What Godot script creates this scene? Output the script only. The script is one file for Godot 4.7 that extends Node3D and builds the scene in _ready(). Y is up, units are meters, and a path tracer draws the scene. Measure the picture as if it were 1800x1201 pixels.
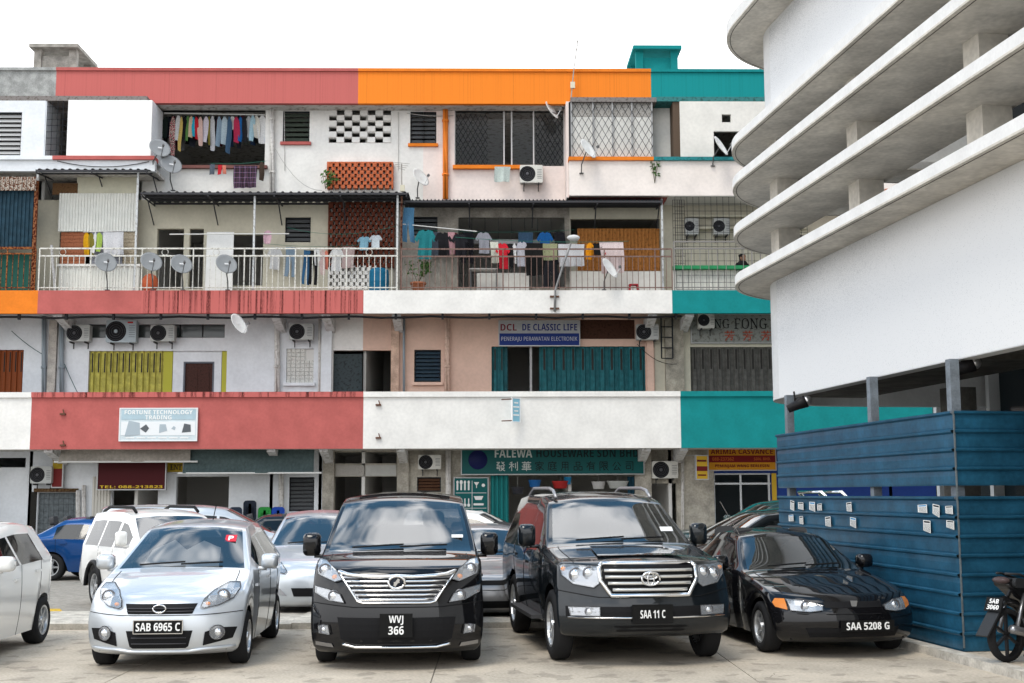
extends Node3D
# A rear lane in a tropical town: parked cars, a painted four-storey shophouse block and a white car-park building.
# Survey helper: at(px, py, z) is the point of the real plane z = const that the survey photograph (1800 x 1201) shows at px, py.

const CAM := Vector3(0, 1.84, 0)
const FOCAL := 2200.0
var view := Basis()
var taken := {}
var mats := {}
var tex := {}
var rng := RandomNumberGenerator.new()

const ZS := -37.85   # edge of the balcony slabs
const ZR := -38.65   # roof parapet
const ZW := -39.4    # outer wall of the flats
const ZB := -38.15   # front of the projecting bays
const ZG := -39.6    # shop fronts on the ground floor

func at(px: float, py: float, z: float) -> Vector3:
	var d := view * Vector3(px - 900.0, 600.5 - py, -FOCAL)
	return CAM + d * ((z - CAM.z) / d.z)

func pr(a: float, b: float, c: float, d: float, z: float) -> Array:
	# [x0, y0, x1, y1] in metres of the photo rectangle a, b - c, d on the plane z
	var p := at(a, (b + d) / 2, z)
	var q := at(c, (b + d) / 2, z)
	var u := at((a + c) / 2, b, z)
	var v := at((a + c) / 2, d, z)
	return [p.x, v.y, q.x, u.y]

# ---------- naming and metadata ----------
func numbered(called: String) -> String:
	if not taken.has(called):
		taken[called] = 0
		return called
	taken[called] += 1
	return "%s_%03d" % [called, taken[called]]

func tag(o: Node, label: String, category: String, group := "", kind := "") -> Node:
	if label: o.set_meta("label", label)
	if category: o.set_meta("category", category)
	if group: o.set_meta("group", group)
	if kind: o.set_meta("kind", kind)
	return o

func thing(called: String, label: String, category: String, pos := Vector3.ZERO, group := "") -> Node3D:
	var o := Node3D.new()
	o.name = numbered(called)
	add_child(o)
	o.position = pos
	tag(o, label, category, group)
	return o

# ---------- mesh helpers ----------
func mk(smooth := false) -> SurfaceTool:
	var st := SurfaceTool.new()
	st.begin(Mesh.PRIMITIVE_TRIANGLES)
	st.set_smooth_group(0 if smooth else -1)
	return st

func put(st: SurfaceTool, called: String, mat: Material, parent: Node = self) -> MeshInstance3D:
	st.generate_normals()
	return hang(st.commit(), called, mat, parent)

func hang(mesh: Mesh, called: String, mat: Material, parent: Node = self) -> MeshInstance3D:
	var o := MeshInstance3D.new()
	o.mesh = mesh
	o.material_override = mat
	o.name = numbered(called) if parent == self else called
	parent.add_child(o, true)
	return o

func tri(st: SurfaceTool, a: Vector3, b: Vector3, c: Vector3) -> void:
	st.add_vertex(a); st.add_vertex(b); st.add_vertex(c)

func quad(st: SurfaceTool, a: Vector3, b: Vector3, c: Vector3, d: Vector3) -> void:
	tri(st, a, b, c); tri(st, a, c, d)

func uvquad(st: SurfaceTool, p: Array) -> void:
	# p: bottom-left, top-left, top-right, bottom-right seen from the front
	var t := [Vector2(0, 1), Vector2(0, 0), Vector2(1, 0), Vector2(1, 1)]
	for k in [0, 1, 2, 0, 2, 3]:
		st.set_uv(t[k]); st.add_vertex(p[k])

func box(st: SurfaceTool, c: Vector3, s: Vector3, b := Basis()) -> void:
	var h := s / 2
	var v := []
	for i in 8:
		v.append(c + b * Vector3(h.x if i & 1 else -h.x, h.y if i & 2 else -h.y, h.z if i & 4 else -h.z))
	for f in [[4, 6, 7, 5], [1, 3, 2, 0], [0, 2, 6, 4], [5, 7, 3, 1], [6, 2, 3, 7], [0, 4, 5, 1]]:
		quad(st, v[f[0]], v[f[1]], v[f[2]], v[f[3]])

func rbox(st: SurfaceTool, r: Array, z0: float, z1: float) -> void:
	# box over the rectangle r = [x0, y0, x1, y1] from z0 back to z1
	box(st, Vector3((r[0] + r[2]) / 2, (r[1] + r[3]) / 2, (z0 + z1) / 2), Vector3(absf(r[2] - r[0]), absf(r[3] - r[1]), absf(z0 - z1)))

func round_rect(w: float, h: float, r: float, n := 4) -> PackedVector2Array:
	var p := PackedVector2Array()
	for k in 4:
		var c := Vector2((w / 2 - r) * (1 if k == 0 or k == 3 else -1), (h / 2 - r) * (1 if k < 2 else -1))
		for i in n + 1:
			var a := PI / 2 * (k + float(i) / n)
			p.append(c + Vector2(cos(a), sin(a)) * r)
	return p

func circle(r: float, n := 20, c := Vector2.ZERO, sy := 1.0) -> PackedVector2Array:
	var p := PackedVector2Array()
	for i in n:
		p.append(c + Vector2(cos(TAU * i / n), sin(TAU * i / n) * sy) * r)
	return p

func prism(st: SurfaceTool, poly: PackedVector2Array, z0: float, z1: float, xf := Transform3D()) -> void:
	# z0 is the front (greater z)
	if Geometry2D.is_polygon_clockwise(poly):
		poly = poly.duplicate(); poly.reverse()
	var idx := Geometry2D.triangulate_polygon(poly)
	for i in range(0, idx.size(), 3):
		var a := poly[idx[i]]; var b := poly[idx[i + 1]]; var c := poly[idx[i + 2]]
		if (b - a).cross(c - a) > 0:
			var w := b; b = c; c = w
		tri(st, xf * Vector3(a.x, a.y, z0), xf * Vector3(b.x, b.y, z0), xf * Vector3(c.x, c.y, z0))
		tri(st, xf * Vector3(a.x, a.y, z1), xf * Vector3(c.x, c.y, z1), xf * Vector3(b.x, b.y, z1))
	for i in poly.size():
		var a := poly[i]; var b := poly[(i + 1) % poly.size()]
		quad(st, xf * Vector3(a.x, a.y, z0), xf * Vector3(b.x, b.y, z0), xf * Vector3(b.x, b.y, z1), xf * Vector3(a.x, a.y, z1))

func tube(st: SurfaceTool, pts: Array, r: float, n := 7, closed := false) -> void:
	var rings := []
	for i in pts.size():
		var d: Vector3 = (pts[mini(i + 1, pts.size() - 1)] - pts[maxi(i - 1, 0)]).normalized()
		var s := d.cross(Vector3.UP if absf(d.y) < 0.9 else Vector3.RIGHT).normalized()
		var u := s.cross(d)
		var ring := []
		for k in n:
			ring.append(pts[i] + (s * cos(TAU * k / n) + u * sin(TAU * k / n)) * r)
		rings.append(ring)
	for i in pts.size() - 1:
		for k in n:
			var q := (k + 1) % n
			quad(st, rings[i][k], rings[i + 1][k], rings[i + 1][q], rings[i][q])
	if not closed:
		for k in range(1, n - 1):
			tri(st, rings[0][0], rings[0][k], rings[0][k + 1])
			tri(st, rings[-1][0], rings[-1][k + 1], rings[-1][k])

func lathe(st: SurfaceTool, prof: Array, n: int, xf := Transform3D()) -> void:
	# prof: Vector2(radius, height) from bottom to top round the y axis
	for i in prof.size() - 1:
		for k in n:
			var a := TAU * k / n; var b := TAU * (k + 1) / n
			var p: Vector2 = prof[i]; var q: Vector2 = prof[i + 1]
			var p0 := xf * Vector3(cos(a) * p.x, p.y, sin(a) * p.x)
			var p1 := xf * Vector3(cos(b) * p.x, p.y, sin(b) * p.x)
			var q0 := xf * Vector3(cos(a) * q.x, q.y, sin(a) * q.x)
			var q1 := xf * Vector3(cos(b) * q.x, q.y, sin(b) * q.x)
			if p.x > 1e-5: tri(st, p0, p1, q1)
			if q.x > 1e-5: tri(st, p0, q1, q0)

func ball(st: SurfaceTool, c: Vector3, r: Vector3, n := 10) -> void:
	var prof := []
	for i in n + 1:
		var a := -PI / 2 + PI * i / n
		prof.append(Vector2(cos(a), sin(a)))
	lathe(st, prof, n + 4, Transform3D(Basis.from_scale(r), c))

func sheet(st: SurfaceTool, poly: PackedVector2Array, cell: float, f: Callable, thick: float) -> void:
	# a polygon cut into cells and laid on the surface f(Vector2) -> Vector3, with a rim thick deep (towards -z of f)
	var lo := poly[0]; var hi := poly[0]
	for p in poly:
		lo = lo.min(p); hi = hi.max(p)
	var nx := maxi(1, ceili((hi.x - lo.x) / cell)); var ny := maxi(1, ceili((hi.y - lo.y) / cell))
	var back := Vector3(0, 0, -thick)
	for i in nx:
		for j in ny:
			var a := Vector2(lo.x + (hi.x - lo.x) * i / nx - 1e-5, lo.y + (hi.y - lo.y) * j / ny - 1e-5)
			var b := Vector2(lo.x + (hi.x - lo.x) * (i + 1) / nx + 1e-5, lo.y + (hi.y - lo.y) * (j + 1) / ny + 1e-5)
			for piece in Geometry2D.intersect_polygons(poly, PackedVector2Array([a, Vector2(b.x, a.y), b, Vector2(a.x, b.y)])):
				var idx := Geometry2D.triangulate_polygon(piece)
				for k in range(0, idx.size(), 3):
					var p: Vector2 = piece[idx[k]]; var q: Vector2 = piece[idx[k + 1]]; var s: Vector2 = piece[idx[k + 2]]
					if (q - p).cross(s - p) > 0:
						var w := q; q = s; s = w
					var P: Vector3 = f.call(p); var Q: Vector3 = f.call(q); var S: Vector3 = f.call(s)
					tri(st, P, Q, S)
					tri(st, P + back, S + back, Q + back)
	for i in poly.size():
		var p := poly[i]; var q := poly[(i + 1) % poly.size()]
		var n := maxi(1, ceili(p.distance_to(q) / cell))
		for k in n:
			var P: Vector3 = f.call(p.lerp(q, float(k) / n)); var Q: Vector3 = f.call(p.lerp(q, float(k + 1) / n))
			quad(st, P, Q, Q + back, P + back)

func pierced(st: SurfaceTool, r: Array, holes: Array, z: float, deep: float) -> void:
	# a wall face over r with real openings: their reveals go back by deep
	var xs := [r[0], r[2]]; var ys := [r[1], r[3]]
	for h in holes:
		xs.append_array([clampf(h[0], r[0], r[2]), clampf(h[2], r[0], r[2])])
		ys.append_array([clampf(h[1], r[1], r[3]), clampf(h[3], r[1], r[3])])
	xs.sort(); ys.sort()
	for i in xs.size() - 1:
		for j in ys.size() - 1:
			var x0: float = xs[i]; var x1: float = xs[i + 1]; var y0: float = ys[j]; var y1: float = ys[j + 1]
			if x1 - x0 < 1e-4 or y1 - y0 < 1e-4: continue
			var c := Vector2((x0 + x1) / 2, (y0 + y1) / 2)
			var open := false
			for h in holes:
				open = open or (c.x > h[0] and c.x < h[2] and c.y > h[1] and c.y < h[3])
			if open: continue
			quad(st, Vector3(x0, y0, z), Vector3(x0, y1, z), Vector3(x1, y1, z), Vector3(x1, y0, z))
			quad(st, Vector3(x1, y0, z - deep), Vector3(x1, y1, z - deep), Vector3(x0, y1, z - deep), Vector3(x0, y0, z - deep))
	for h in holes + [r]:
		var a := Vector3(h[0], h[1], z); var b := Vector3(h[0], h[3], z); var c := Vector3(h[2], h[3], z); var d := Vector3(h[2], h[1], z)
		var k := Vector3(0, 0, -deep)
		for e in [[a, b], [b, c], [c, d], [d, a]]:
			quad(st, e[0], e[0] + k, e[1] + k, e[1])

# ---------- materials ----------
func lin(r: float, g: float, b: float, a := 1.0) -> Color:
	var c := Color(r, g, b).linear_to_srgb()
	c.a = a
	return c

func m(called: String, c: Color, rough := 0.85, t := "", s := 0.4, metal := 0.0, bump := 0.0) -> StandardMaterial3D:
	if mats.has(called): return mats[called]
	var o := StandardMaterial3D.new()
	o.resource_name = called
	o.albedo_color = c
	o.roughness = rough
	o.metallic = metal
	o.metallic_specular = 0.5 if metal > 0.2 or rough < 0.2 else 0.25
	if t:
		o.albedo_texture = tex[t]
		o.uv1_triplanar = true
		o.uv1_world_triplanar = true
		o.uv1_scale = Vector3(s, s, s)
		if bump > 0:
			o.heightmap_enabled = true
			o.heightmap_texture = tex[t]
			o.heightmap_scale = bump
	mats[called] = o
	return o

func coat(o: StandardMaterial3D, k := 1.0, r := 0.03) -> StandardMaterial3D:
	o.clearcoat_enabled = true
	o.clearcoat = k
	o.clearcoat_roughness = r
	return o

func noise_image(freq: float, octaves: int, sd: int, n := 512, kind := FastNoiseLite.TYPE_SIMPLEX_SMOOTH) -> Image:
	var f := FastNoiseLite.new()
	f.seed = sd
	f.noise_type = kind
	f.frequency = freq
	f.fractal_octaves = octaves
	var im := f.get_seamless_image(n, n)
	im.convert(Image.FORMAT_L8)
	return im

func toned(a: PackedByteArray, b: PackedByteArray, n: int, f: Callable) -> ImageTexture:
	# mixes two grey noises into a colour texture with f(a, b) -> Color
	var d := PackedByteArray()
	d.resize(n * n * 3)
	for i in n * n:
		var c: Color = f.call(a[i] / 255.0, b[i] / 255.0)
		d[i * 3] = int(clampf(c.r, 0, 1) * 255); d[i * 3 + 1] = int(clampf(c.g, 0, 1) * 255); d[i * 3 + 2] = int(clampf(c.b, 0, 1) * 255)
	return ImageTexture.create_from_image(Image.create_from_data(n, n, false, Image.FORMAT_RGB8, d))

func make_textures() -> void:
	var n := 512
	var coarse := noise_image(0.008, 5, 3).get_data()
	var fine := noise_image(0.06, 4, 11).get_data()
	var mid := noise_image(0.02, 5, 21).get_data()
	tex.plaster = toned(coarse, fine, n, func(a, b):
		var v: float = 0.96 + (a - 0.5) * 0.07 + (b - 0.5) * 0.05
		if b > 0.86: v -= 0.06
		return Color(v, v, v * 0.995))
	tex.worn = toned(mid, fine, n, func(a, b):
		var v: float = 0.97 + (b - 0.5) * 0.12
		var s: float = smoothstep(0.50, 0.90, a + (b - 0.5) * 0.30)
		return Color(v, v, v).lerp(Color(0.55, 0.52, 0.48), s * 0.6))
	tex.paint = toned(coarse, fine, n, func(a, b):
		var v: float = 0.95 + (a - 0.5) * 0.10 + (b - 0.5) * 0.05
		var c := Color(v, v, v)
		return c.lerp(Color(1, 1, 1), 0.2) if b > 0.88 else c)
	tex.concrete = toned(coarse, fine, n, func(a, b):
		var v: float = 0.88 + (a - 0.5) * 0.30 + (b - 0.5) * 0.16
		return Color(v, v * 0.985, v * 0.96))
	tex.soffit = toned(coarse, fine, n, func(a, b):
		var v: float = 0.90 + (a - 0.5) * 0.18 + (b - 0.5) * 0.12
		return Color(v, v * 0.985, v * 0.96))
	tex.ground = toned(mid, fine, n, func(a, b):
		var v: float = 0.92 + (a - 0.5) * 0.16 + (b - 0.5) * 0.14
		if b < 0.14: v -= 0.12
		return Color(v, v * 0.98, v * 0.95))
	# worn concrete: aggregate, old oil and tyre dirt with their own outlines, hairline cracks
	var big := noise_image(0.005, 4, 51, 1024).get_data()
	var grit := noise_image(0.12, 3, 52, 1024).get_data()
	var spill := noise_image(0.011, 5, 53, 1024).get_data()
	var gd := PackedByteArray()
	gd.resize(1024 * 1024 * 3)
	for i in 1024 * 1024:
		var v: float = 0.90 + (big[i] / 255.0 - 0.5) * 0.16 + (grit[i] / 255.0 - 0.5) * 0.16
		var oil := smoothstep(0.66, 0.72, spill[i] / 255.0 + (grit[i] / 255.0 - 0.5) * 0.08)
		v *= 1.0 - 0.13 * oil
		gd[i * 3] = int(clampf(v, 0, 1) * 255); gd[i * 3 + 1] = int(clampf(v * 0.975, 0, 1) * 255); gd[i * 3 + 2] = int(clampf(v * 0.94, 0, 1) * 255)
	var gim := Image.create_from_data(1024, 1024, false, Image.FORMAT_RGB8, gd)
	rng.seed = 19
	for k in 9:
		var p := Vector2(rng.randf() * 1023, rng.randf() * 1023)
		var dir := rng.randf() * TAU
		for s in rng.randi_range(120, 420):
			dir += rng.randf_range(-0.25, 0.25)
			p += Vector2(cos(dir), sin(dir))
			var q := Vector2i(posmod(int(p.x), 1024), posmod(int(p.y), 1024))
			gim.set_pixelv(q, gim.get_pixelv(q) * 0.62)
	tex.apron = ImageTexture.create_from_image(gim)
	tex.rust = toned(mid, fine, n, func(a, b):
		var s: float = smoothstep(0.45, 0.62, a + (b - 0.5) * 0.3)
		return Color(0.80, 0.78, 0.75).lerp(Color(0.42, 0.20, 0.09), s))
	tex.metal = toned(coarse, fine, n, func(a, b):
		var v: float = 0.9 + (a - 0.5) * 0.3 + (b - 0.5) * 0.14
		return Color(v, v, v))
	tex.cloth = toned(mid, fine, n, func(a, b):
		var v: float = 0.92 + (a - 0.5) * 0.2 + (b - 0.5) * 0.1
		return Color(v, v, v))
	tex.floral = toned(noise_image(0.03, 2, 5).get_data(), noise_image(0.035, 2, 8).get_data(), n, func(a, b):
		var c := Color(0.12, 0.06, 0.07)
		if a > 0.56: c = Color(0.75, 0.30, 0.38)
		if b > 0.58: c = Color(0.85, 0.80, 0.74)
		return c)
	# tartan blanket
	var im := Image.create(128, 128, false, Image.FORMAT_RGB8)
	for y in 128:
		for x in 128:
			var c := Color(0.10, 0.07, 0.11)
			if x % 32 < 5: c = c.lerp(Color(0.55, 0.42, 0.55), 0.6)
			if y % 32 < 5: c = c.lerp(Color(0.55, 0.42, 0.55), 0.6)
			if x % 32 > 16 and x % 32 < 20 or y % 32 > 16 and y % 32 < 20: c = c.lerp(Color(0.4, 0.14, 0.2), 0.5)
			im.set_pixel(x, y, c)
	tex.tartan = ImageTexture.create_from_image(im)
	# run-off streaks below a coping: columns of different length and strength, dark where water ran
	for kind in ["drip", "drip_light"]:
		rng.seed = 77 if kind == "drip" else 78
		var w := 2048; var h := 64
		im = Image.create(w, h, false, Image.FORMAT_RGB8)
		im.fill(Color(1, 1, 1))
		var strong := 1.0 if kind == "drip" else 0.085
		for k in 520:
			var x := rng.randi_range(0, w - 1)
			var wide := rng.randi_range(1, 4)
			var long := pow(rng.randf(), 1.6) * h * 1.1 + 5.0
			var dark := rng.randf_range(0.12, 0.62) * strong
			for dx in wide:
				var walk := 0.0
				for y in h:
					walk += rng.randf_range(-0.35, 0.35)
					var f := clampf((long - y) / 30.0, 0, 1) * dark * rng.randf_range(0.35, 1.2)
					var p := Vector2i(posmod(x + dx + int(walk), w), y)
					im.set_pixelv(p, im.get_pixelv(p).lerp(Color(0.13, 0.07, 0.07), f * rng.randf_range(0.7, 1.0)))
		tex[kind] = ImageTexture.create_from_image(im)
	# grains of black mould on white render: thick below the first fin at the far end, a few elsewhere
	rng.seed = 61
	im = Image.create(2048, 512, false, Image.FORMAT_RGB8)
	im.fill(Color(1, 1, 1))
	var patch := noise_image(0.012, 4, 33)
	for k in 400000:
		var u := rng.randf(); var v := rng.randf()
		var near := pow(maxf(0.0, 1.0 - u * 1.6), 1.6) * pow(maxf(0.0, 1.0 - v * 1.35), 1.5) + 0.03
		if rng.randf() > near * (0.35 + 1.3 * patch.get_pixel(int(u * 511), int(v * 180)).r): continue
		var p := Vector2i(int(u * 2047), int(v * 511))
		im.set_pixelv(p, im.get_pixelv(p).lerp(Color(0.35, 0.37, 0.40), rng.randf_range(0.18, 0.55)))
		if rng.randf() < 0.5 and p.y < 509: im.set_pixel(p.x, p.y + 1, im.get_pixel(p.x, p.y + 1).lerp(Color(0.4, 0.42, 0.45), 0.25))
	tex.mould = ImageTexture.create_from_image(im)
	# small printed handbills
	for k in 3:
		rng.seed = 40 + k
		im = Image.create(48, 64, false, Image.FORMAT_RGB8)
		im.fill(Color(0.86, 0.86, 0.84))
		im.fill_rect(Rect2i(4, 4, 40, 9), Color(0.2, 0.2, 0.22) if k < 2 else Color(0.2, 0.5, 0.7))
		for y in range(18, 60, 5):
			var x := 4
			while x < 42:
				var w := rng.randi_range(2, 7)
				im.fill_rect(Rect2i(x, y, mini(w, 44 - x), 3), Color(0.35, 0.35, 0.37))
				x += w + 2
		tex["bill%d" % k] = ImageTexture.create_from_image(im)

# ---------- sky ----------
func sky_picture() -> ImageTexture:
	var f := FastNoiseLite.new()
	f.seed = 9
	f.noise_type = FastNoiseLite.TYPE_SIMPLEX_SMOOTH
	f.frequency = 1.5
	f.fractal_octaves = 6
	f.fractal_gain = 0.52
	var w := 1024; var h := 512
	var d := PackedFloat32Array()
	d.resize(w * h * 3)
	for y in h:
		var up := sin(PI * (0.5 - (y + 0.5) / h))
		var flat := sqrt(1 - up * up)
		for x in w:
			var c := Color(1.35, 1.37, 1.40)
			if up > 0.0:
				var a := TAU * (x + 0.5) / w
				var s := 1.0 / (up + 0.16)
				var px := sin(a) * flat * s; var pz := cos(a) * flat * s
				var v := f.get_noise_3d(px, 3.0, pz)
				var u := f.get_noise_3d(px * 2.3 + 7.0, 9.0, pz * 2.3)
				var cover := smoothstep(-0.06, 0.20, v)
				cover = maxf(cover, 1.0 - smoothstep(0.32, 0.66, up))
				var blue := Color(0.12, 0.34, 0.62) * (1.25 - 0.4 * up)
				var cloud := Color(1.32, 1.335, 1.36) * (1.0 + 0.30 * u * smoothstep(0.2, 0.5, up) + 1.15 * up)
				c = blue.lerp(cloud, cover)
			var i := (y * w + x) * 3
			d[i] = c.r; d[i + 1] = c.g; d[i + 2] = c.b
	return ImageTexture.create_from_image(Image.create_from_data(w, h, false, Image.FORMAT_RGBF, d.to_byte_array()))

func _ready() -> void:
	# camera
	view = Basis(Vector3.UP, deg_to_rad(-0.93)) * Basis(Vector3.RIGHT, deg_to_rad(6.95)) * Basis(Vector3.BACK, deg_to_rad(-0.17))
	var cam := Camera3D.new()
	cam.name = "camera"
	add_child(cam)
	cam.transform = Transform3D(view, CAM)
	cam.fov = rad_to_deg(2.0 * atan(600.5 / FOCAL))
	cam.near = 0.1
	cam.far = 900.0
	cam.current = true
	# sky, exposure
	var env := Environment.new()
	env.background_mode = Environment.BG_SKY
	var sky := Sky.new()
	var sm := PanoramaSkyMaterial.new()
	sm.panorama = sky_picture()
	sky.sky_material = sm
	env.sky = sky
	env.background_energy_multiplier = 1.0
	env.tonemap_mode = Environment.TONE_MAPPER_LINEAR
	env.tonemap_exposure = 1.35
	env.sdfgi_enabled = true
	env.ssao_enabled = true
	env.ssil_enabled = true
	var we := WorldEnvironment.new()
	we.name = "environment"
	we.environment = env
	add_child(we)
	# sun behind thin cloud, high, from behind the camera and a little from the left
	var sun := DirectionalLight3D.new()
	sun.name = "sun"
	sun.light_energy = 0.5
	sun.light_angular_distance = 24.0
	sun.light_color = Color(1.0, 0.97, 0.92)
	sun.shadow_enabled = true
	add_child(sun)
	sun.look_at_from_position(Vector3(-6, 18, 10), Vector3(0, 0, 0))
	make_textures()
	build_ground()
	build_block()
	build_white_building()
	build_fence()
	build_balconies()
	build_units()
	build_signs()
	build_laundry()
	build_small_things()
	build_cars()
	build_motorbike()

# ---------- ground ----------
func build_ground() -> void:
	var st := mk()
	quad(st, Vector3(-250, 0, 60), Vector3(-250, 0, -300), Vector3(250, 0, -300), Vector3(250, 0, 60))
	var asphalt := m("asphalt", lin(0.34, 0.33, 0.31), 0.95, "ground", 0.35)
	asphalt.uv1_scale = Vector3(0.35, 0.35, 0.35)
	put(st, "ground", asphalt).set_meta("kind", "structure")
	# pale concrete parking apron, laid in slabs with open joints
	var conc := m("apron_concrete", lin(0.56, 0.52, 0.46), 0.9, "apron", 0.17)
	var apron := Node3D.new()
	apron.name = "parking_apron"
	add_child(apron)
	apron.set_meta("kind", "structure")
	rng.seed = 5
	for i in 10:
		for j in 5:
			var x := -15.0 + i * 3.2; var z := 0.6 - j * 3.65
			var s := mk()
			box(s, Vector3(x, 0.0, z - 1.8), Vector3(3.188, 0.024 + rng.randf_range(0, 0.003), 3.636))
			put(s, "concrete_slab", conc, apron)
	# low broken divider between the two rows of cars
	var div := thing("kerb_divider", "low cracked concrete divider between the two rows of parked cars", "kerb")
	var cm := m("kerb_concrete", lin(0.60, 0.58, 0.54), 0.95, "concrete", 0.7, 0.0, 0.6)
	for i in 17:
		var x := -14.0 + i * 1.25
		var h := rng.randf_range(0.10, 0.13)
		if x > 3.2: break
		var s := mk()
		prism(s, PackedVector2Array([Vector2(-17.55, 0), Vector2(-17.53, h * 0.8), Vector2(-17.62, h), Vector2(-17.95, h + 0.01), Vector2(-17.98, 0)]), x + 1.243, x, Transform3D(Basis(Vector3(0, 0, 1), Vector3(0, 1, 0), Vector3(1, 0, 0)), Vector3(0, 0, 0)))
		put(s, "kerb_stone", cm, div)
		s = mk()
		box(s, Vector3(x + 0.62, h / 2 - 0.01 , -18.66), Vector3(1.235, h - 0.015, 1.34))
		put(s, "paving_slab", cm, div)
	# kerb and strip of pavement along the hoarding
	var side := Node3D.new()
	side.name = "pavement"
	add_child(side)
	side.set_meta("kind", "structure")
	var dirv := Vector3(0.1205, 0, 0.9927)
	var out := Vector3(-0.9927, 0, 0.1205)
	var corner := Vector3(5.2, 0, -14.03)
	var bs := Basis(out, Vector3.UP, dirv)
	for k in 6:
		var s := mk()
		var c := corner + dirv * (-5.2 + k * 1.5) 
		box(s, c + out * 0.12 + Vector3(0, 0.052, 0), Vector3(0.18, 0.104, 1.49), bs)
		put(s, "kerb_stone", cm, side)
	var s2 := mk()
	box(s2, corner - out * 3.5 + dirv * -1.0 + Vector3(0, 0.047, 0), Vector3(7.0, 0.094, 9.0), bs)
	put(s2, "pavement_slab", conc, side)
	# worn yellow bay marking on the lane
	var p := at(123, 1071, -21.0)
	var y := mk()
	quad(y, Vector3(-6.95, 0.006, -20.2), Vector3(-7.25, 0.006, -20.9), Vector3(-7.05, 0.006, -20.9), Vector3(-6.75, 0.006, -20.2))
	tag(put(y, "bay_marking", m("yellow_paint", lin(0.62, 0.40, 0.05), 0.8, "worn", 1.5)), "short worn yellow paint stripe on the lane beside the white off-roader", "marking")

# ---------- the painted shophouse block ----------
var block: Node3D
func wallmat(called: String, c: Color, t := "plaster", s := 0.22) -> StandardMaterial3D:
	return m(called, c, 0.9, t, s)

func part_box(called: String, r: Array, z0: float, z1: float, mat: Material, parent: Node = null) -> MeshInstance3D:
	var st := mk()
	rbox(st, r, z0, z1)
	return put(st, called, mat, parent if parent else block)

func band(px0: float, px1: float, py0: float, py1: float, z: float, deep: float, mat: Material, called := "band") -> void:
	var r := pr(px0, py0, px1, py1, z)
	part_box(called, r, z, z - deep, mat)

func band_y(x0: float, x1: float, y0: float, y1: float, z: float, deep: float, mat: Material, called := "band") -> void:
	part_box(called, [x0, y0, x1, y1], z, z - deep, mat)

func bx(px: float, z: float) -> float:
	return at(px, 600, z).x

func louvre(r: Array, z: float, slats: int, frame: Material, slat: Material, sill: Material = null, tilt := 0.6) -> void:
	# louvred window set in its opening: frame, glass or timber blades, sill
	var w := Node3D.new()
	w.name = "window"
	block.add_child(w, true)
	var st := mk()
	var t := 0.035
	for q in [[r[0], r[1], r[0] + t, r[3]], [r[2] - t, r[1], r[2], r[3]], [r[0] + t, r[3] - t, r[2] - t, r[3]], [r[0] + t, r[1], r[2] - t, r[1] + t]]:
		rbox(st, q, z - 0.06, z - 0.13)
	put(st, "frame", frame, w)
	var h: float = (r[3] - r[1] - 2 * t) / slats
	for k in slats:
		var s := mk()
		box(s, Vector3((r[0] + r[2]) / 2, r[1] + t + h * (k + 0.5), z - 0.10), Vector3(r[2] - r[0] - 2 * t - 0.004, h * 0.92, 0.012), Basis(Vector3.RIGHT, -tilt))
		put(s, "slat", slat, w)
	if sill:
		var s := mk()
		rbox(s, [r[0] - 0.06, r[1] - 0.10, r[2] + 0.06, r[1] - 0.004], z + 0.10, z - 0.05)
		put(s, "sill", sill, w)

func folds(called: String, r: Array, z: float, pitch: float, deep: float, mat: Material, low: Material = null, split := 0.5) -> void:
	# folding shutter or corrugated sheet: each fold is a part
	var g := Node3D.new()
	g.name = called
	block.add_child(g, true)
	var n := maxi(2, roundi((r[2] - r[0]) / pitch))
	for k in n:
		var x0: float = lerpf(r[0], r[2], float(k) / n); var x1: float = lerpf(r[0], r[2], float(k + 1) / n)
		var e := (x1 - x0)
		for half in 2:
			if half == 1: break
			var y0: float = r[1]
			var y1: float = r[3]
			var st := mk()
			var prof := [Vector2(x0, 0), Vector2(x0 + e * 0.2, 0), Vector2(x0 + e * 0.32, deep), Vector2(x0 + e * 0.72, deep), Vector2(x0 + e * 0.84, 0), Vector2(x1, 0)]
			for i in 5:
				var a: Vector2 = prof[i]; var b: Vector2 = prof[i + 1]
				quad(st, Vector3(a.x, y0, z + a.y), Vector3(a.x, y1, z + a.y), Vector3(b.x, y1, z + b.y), Vector3(b.x, y0, z + b.y))
				quad(st, Vector3(b.x, y0, z + b.y - 0.01), Vector3(b.x, y1, z + b.y - 0.01), Vector3(a.x, y1, z + a.y - 0.01), Vector3(a.x, y0, z + a.y - 0.01))
			put(st, "fold", low if low else mat, g)
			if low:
				# dark strip laid on each upper fold, painting the shade of its ventilation slots
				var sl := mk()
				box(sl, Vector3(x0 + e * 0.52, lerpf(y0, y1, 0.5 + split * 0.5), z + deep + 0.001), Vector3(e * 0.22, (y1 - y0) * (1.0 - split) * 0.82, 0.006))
				put(sl, "slot_strip", m("slot_shade", lin(0.03, 0.028, 0.026), 0.9), g)

func pipe(called: String, pts: Array, r: float, mat: Material) -> void:
	var st := mk(true)
	tube(st, pts, r, 10)
	put(st, called, mat, block)

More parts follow.
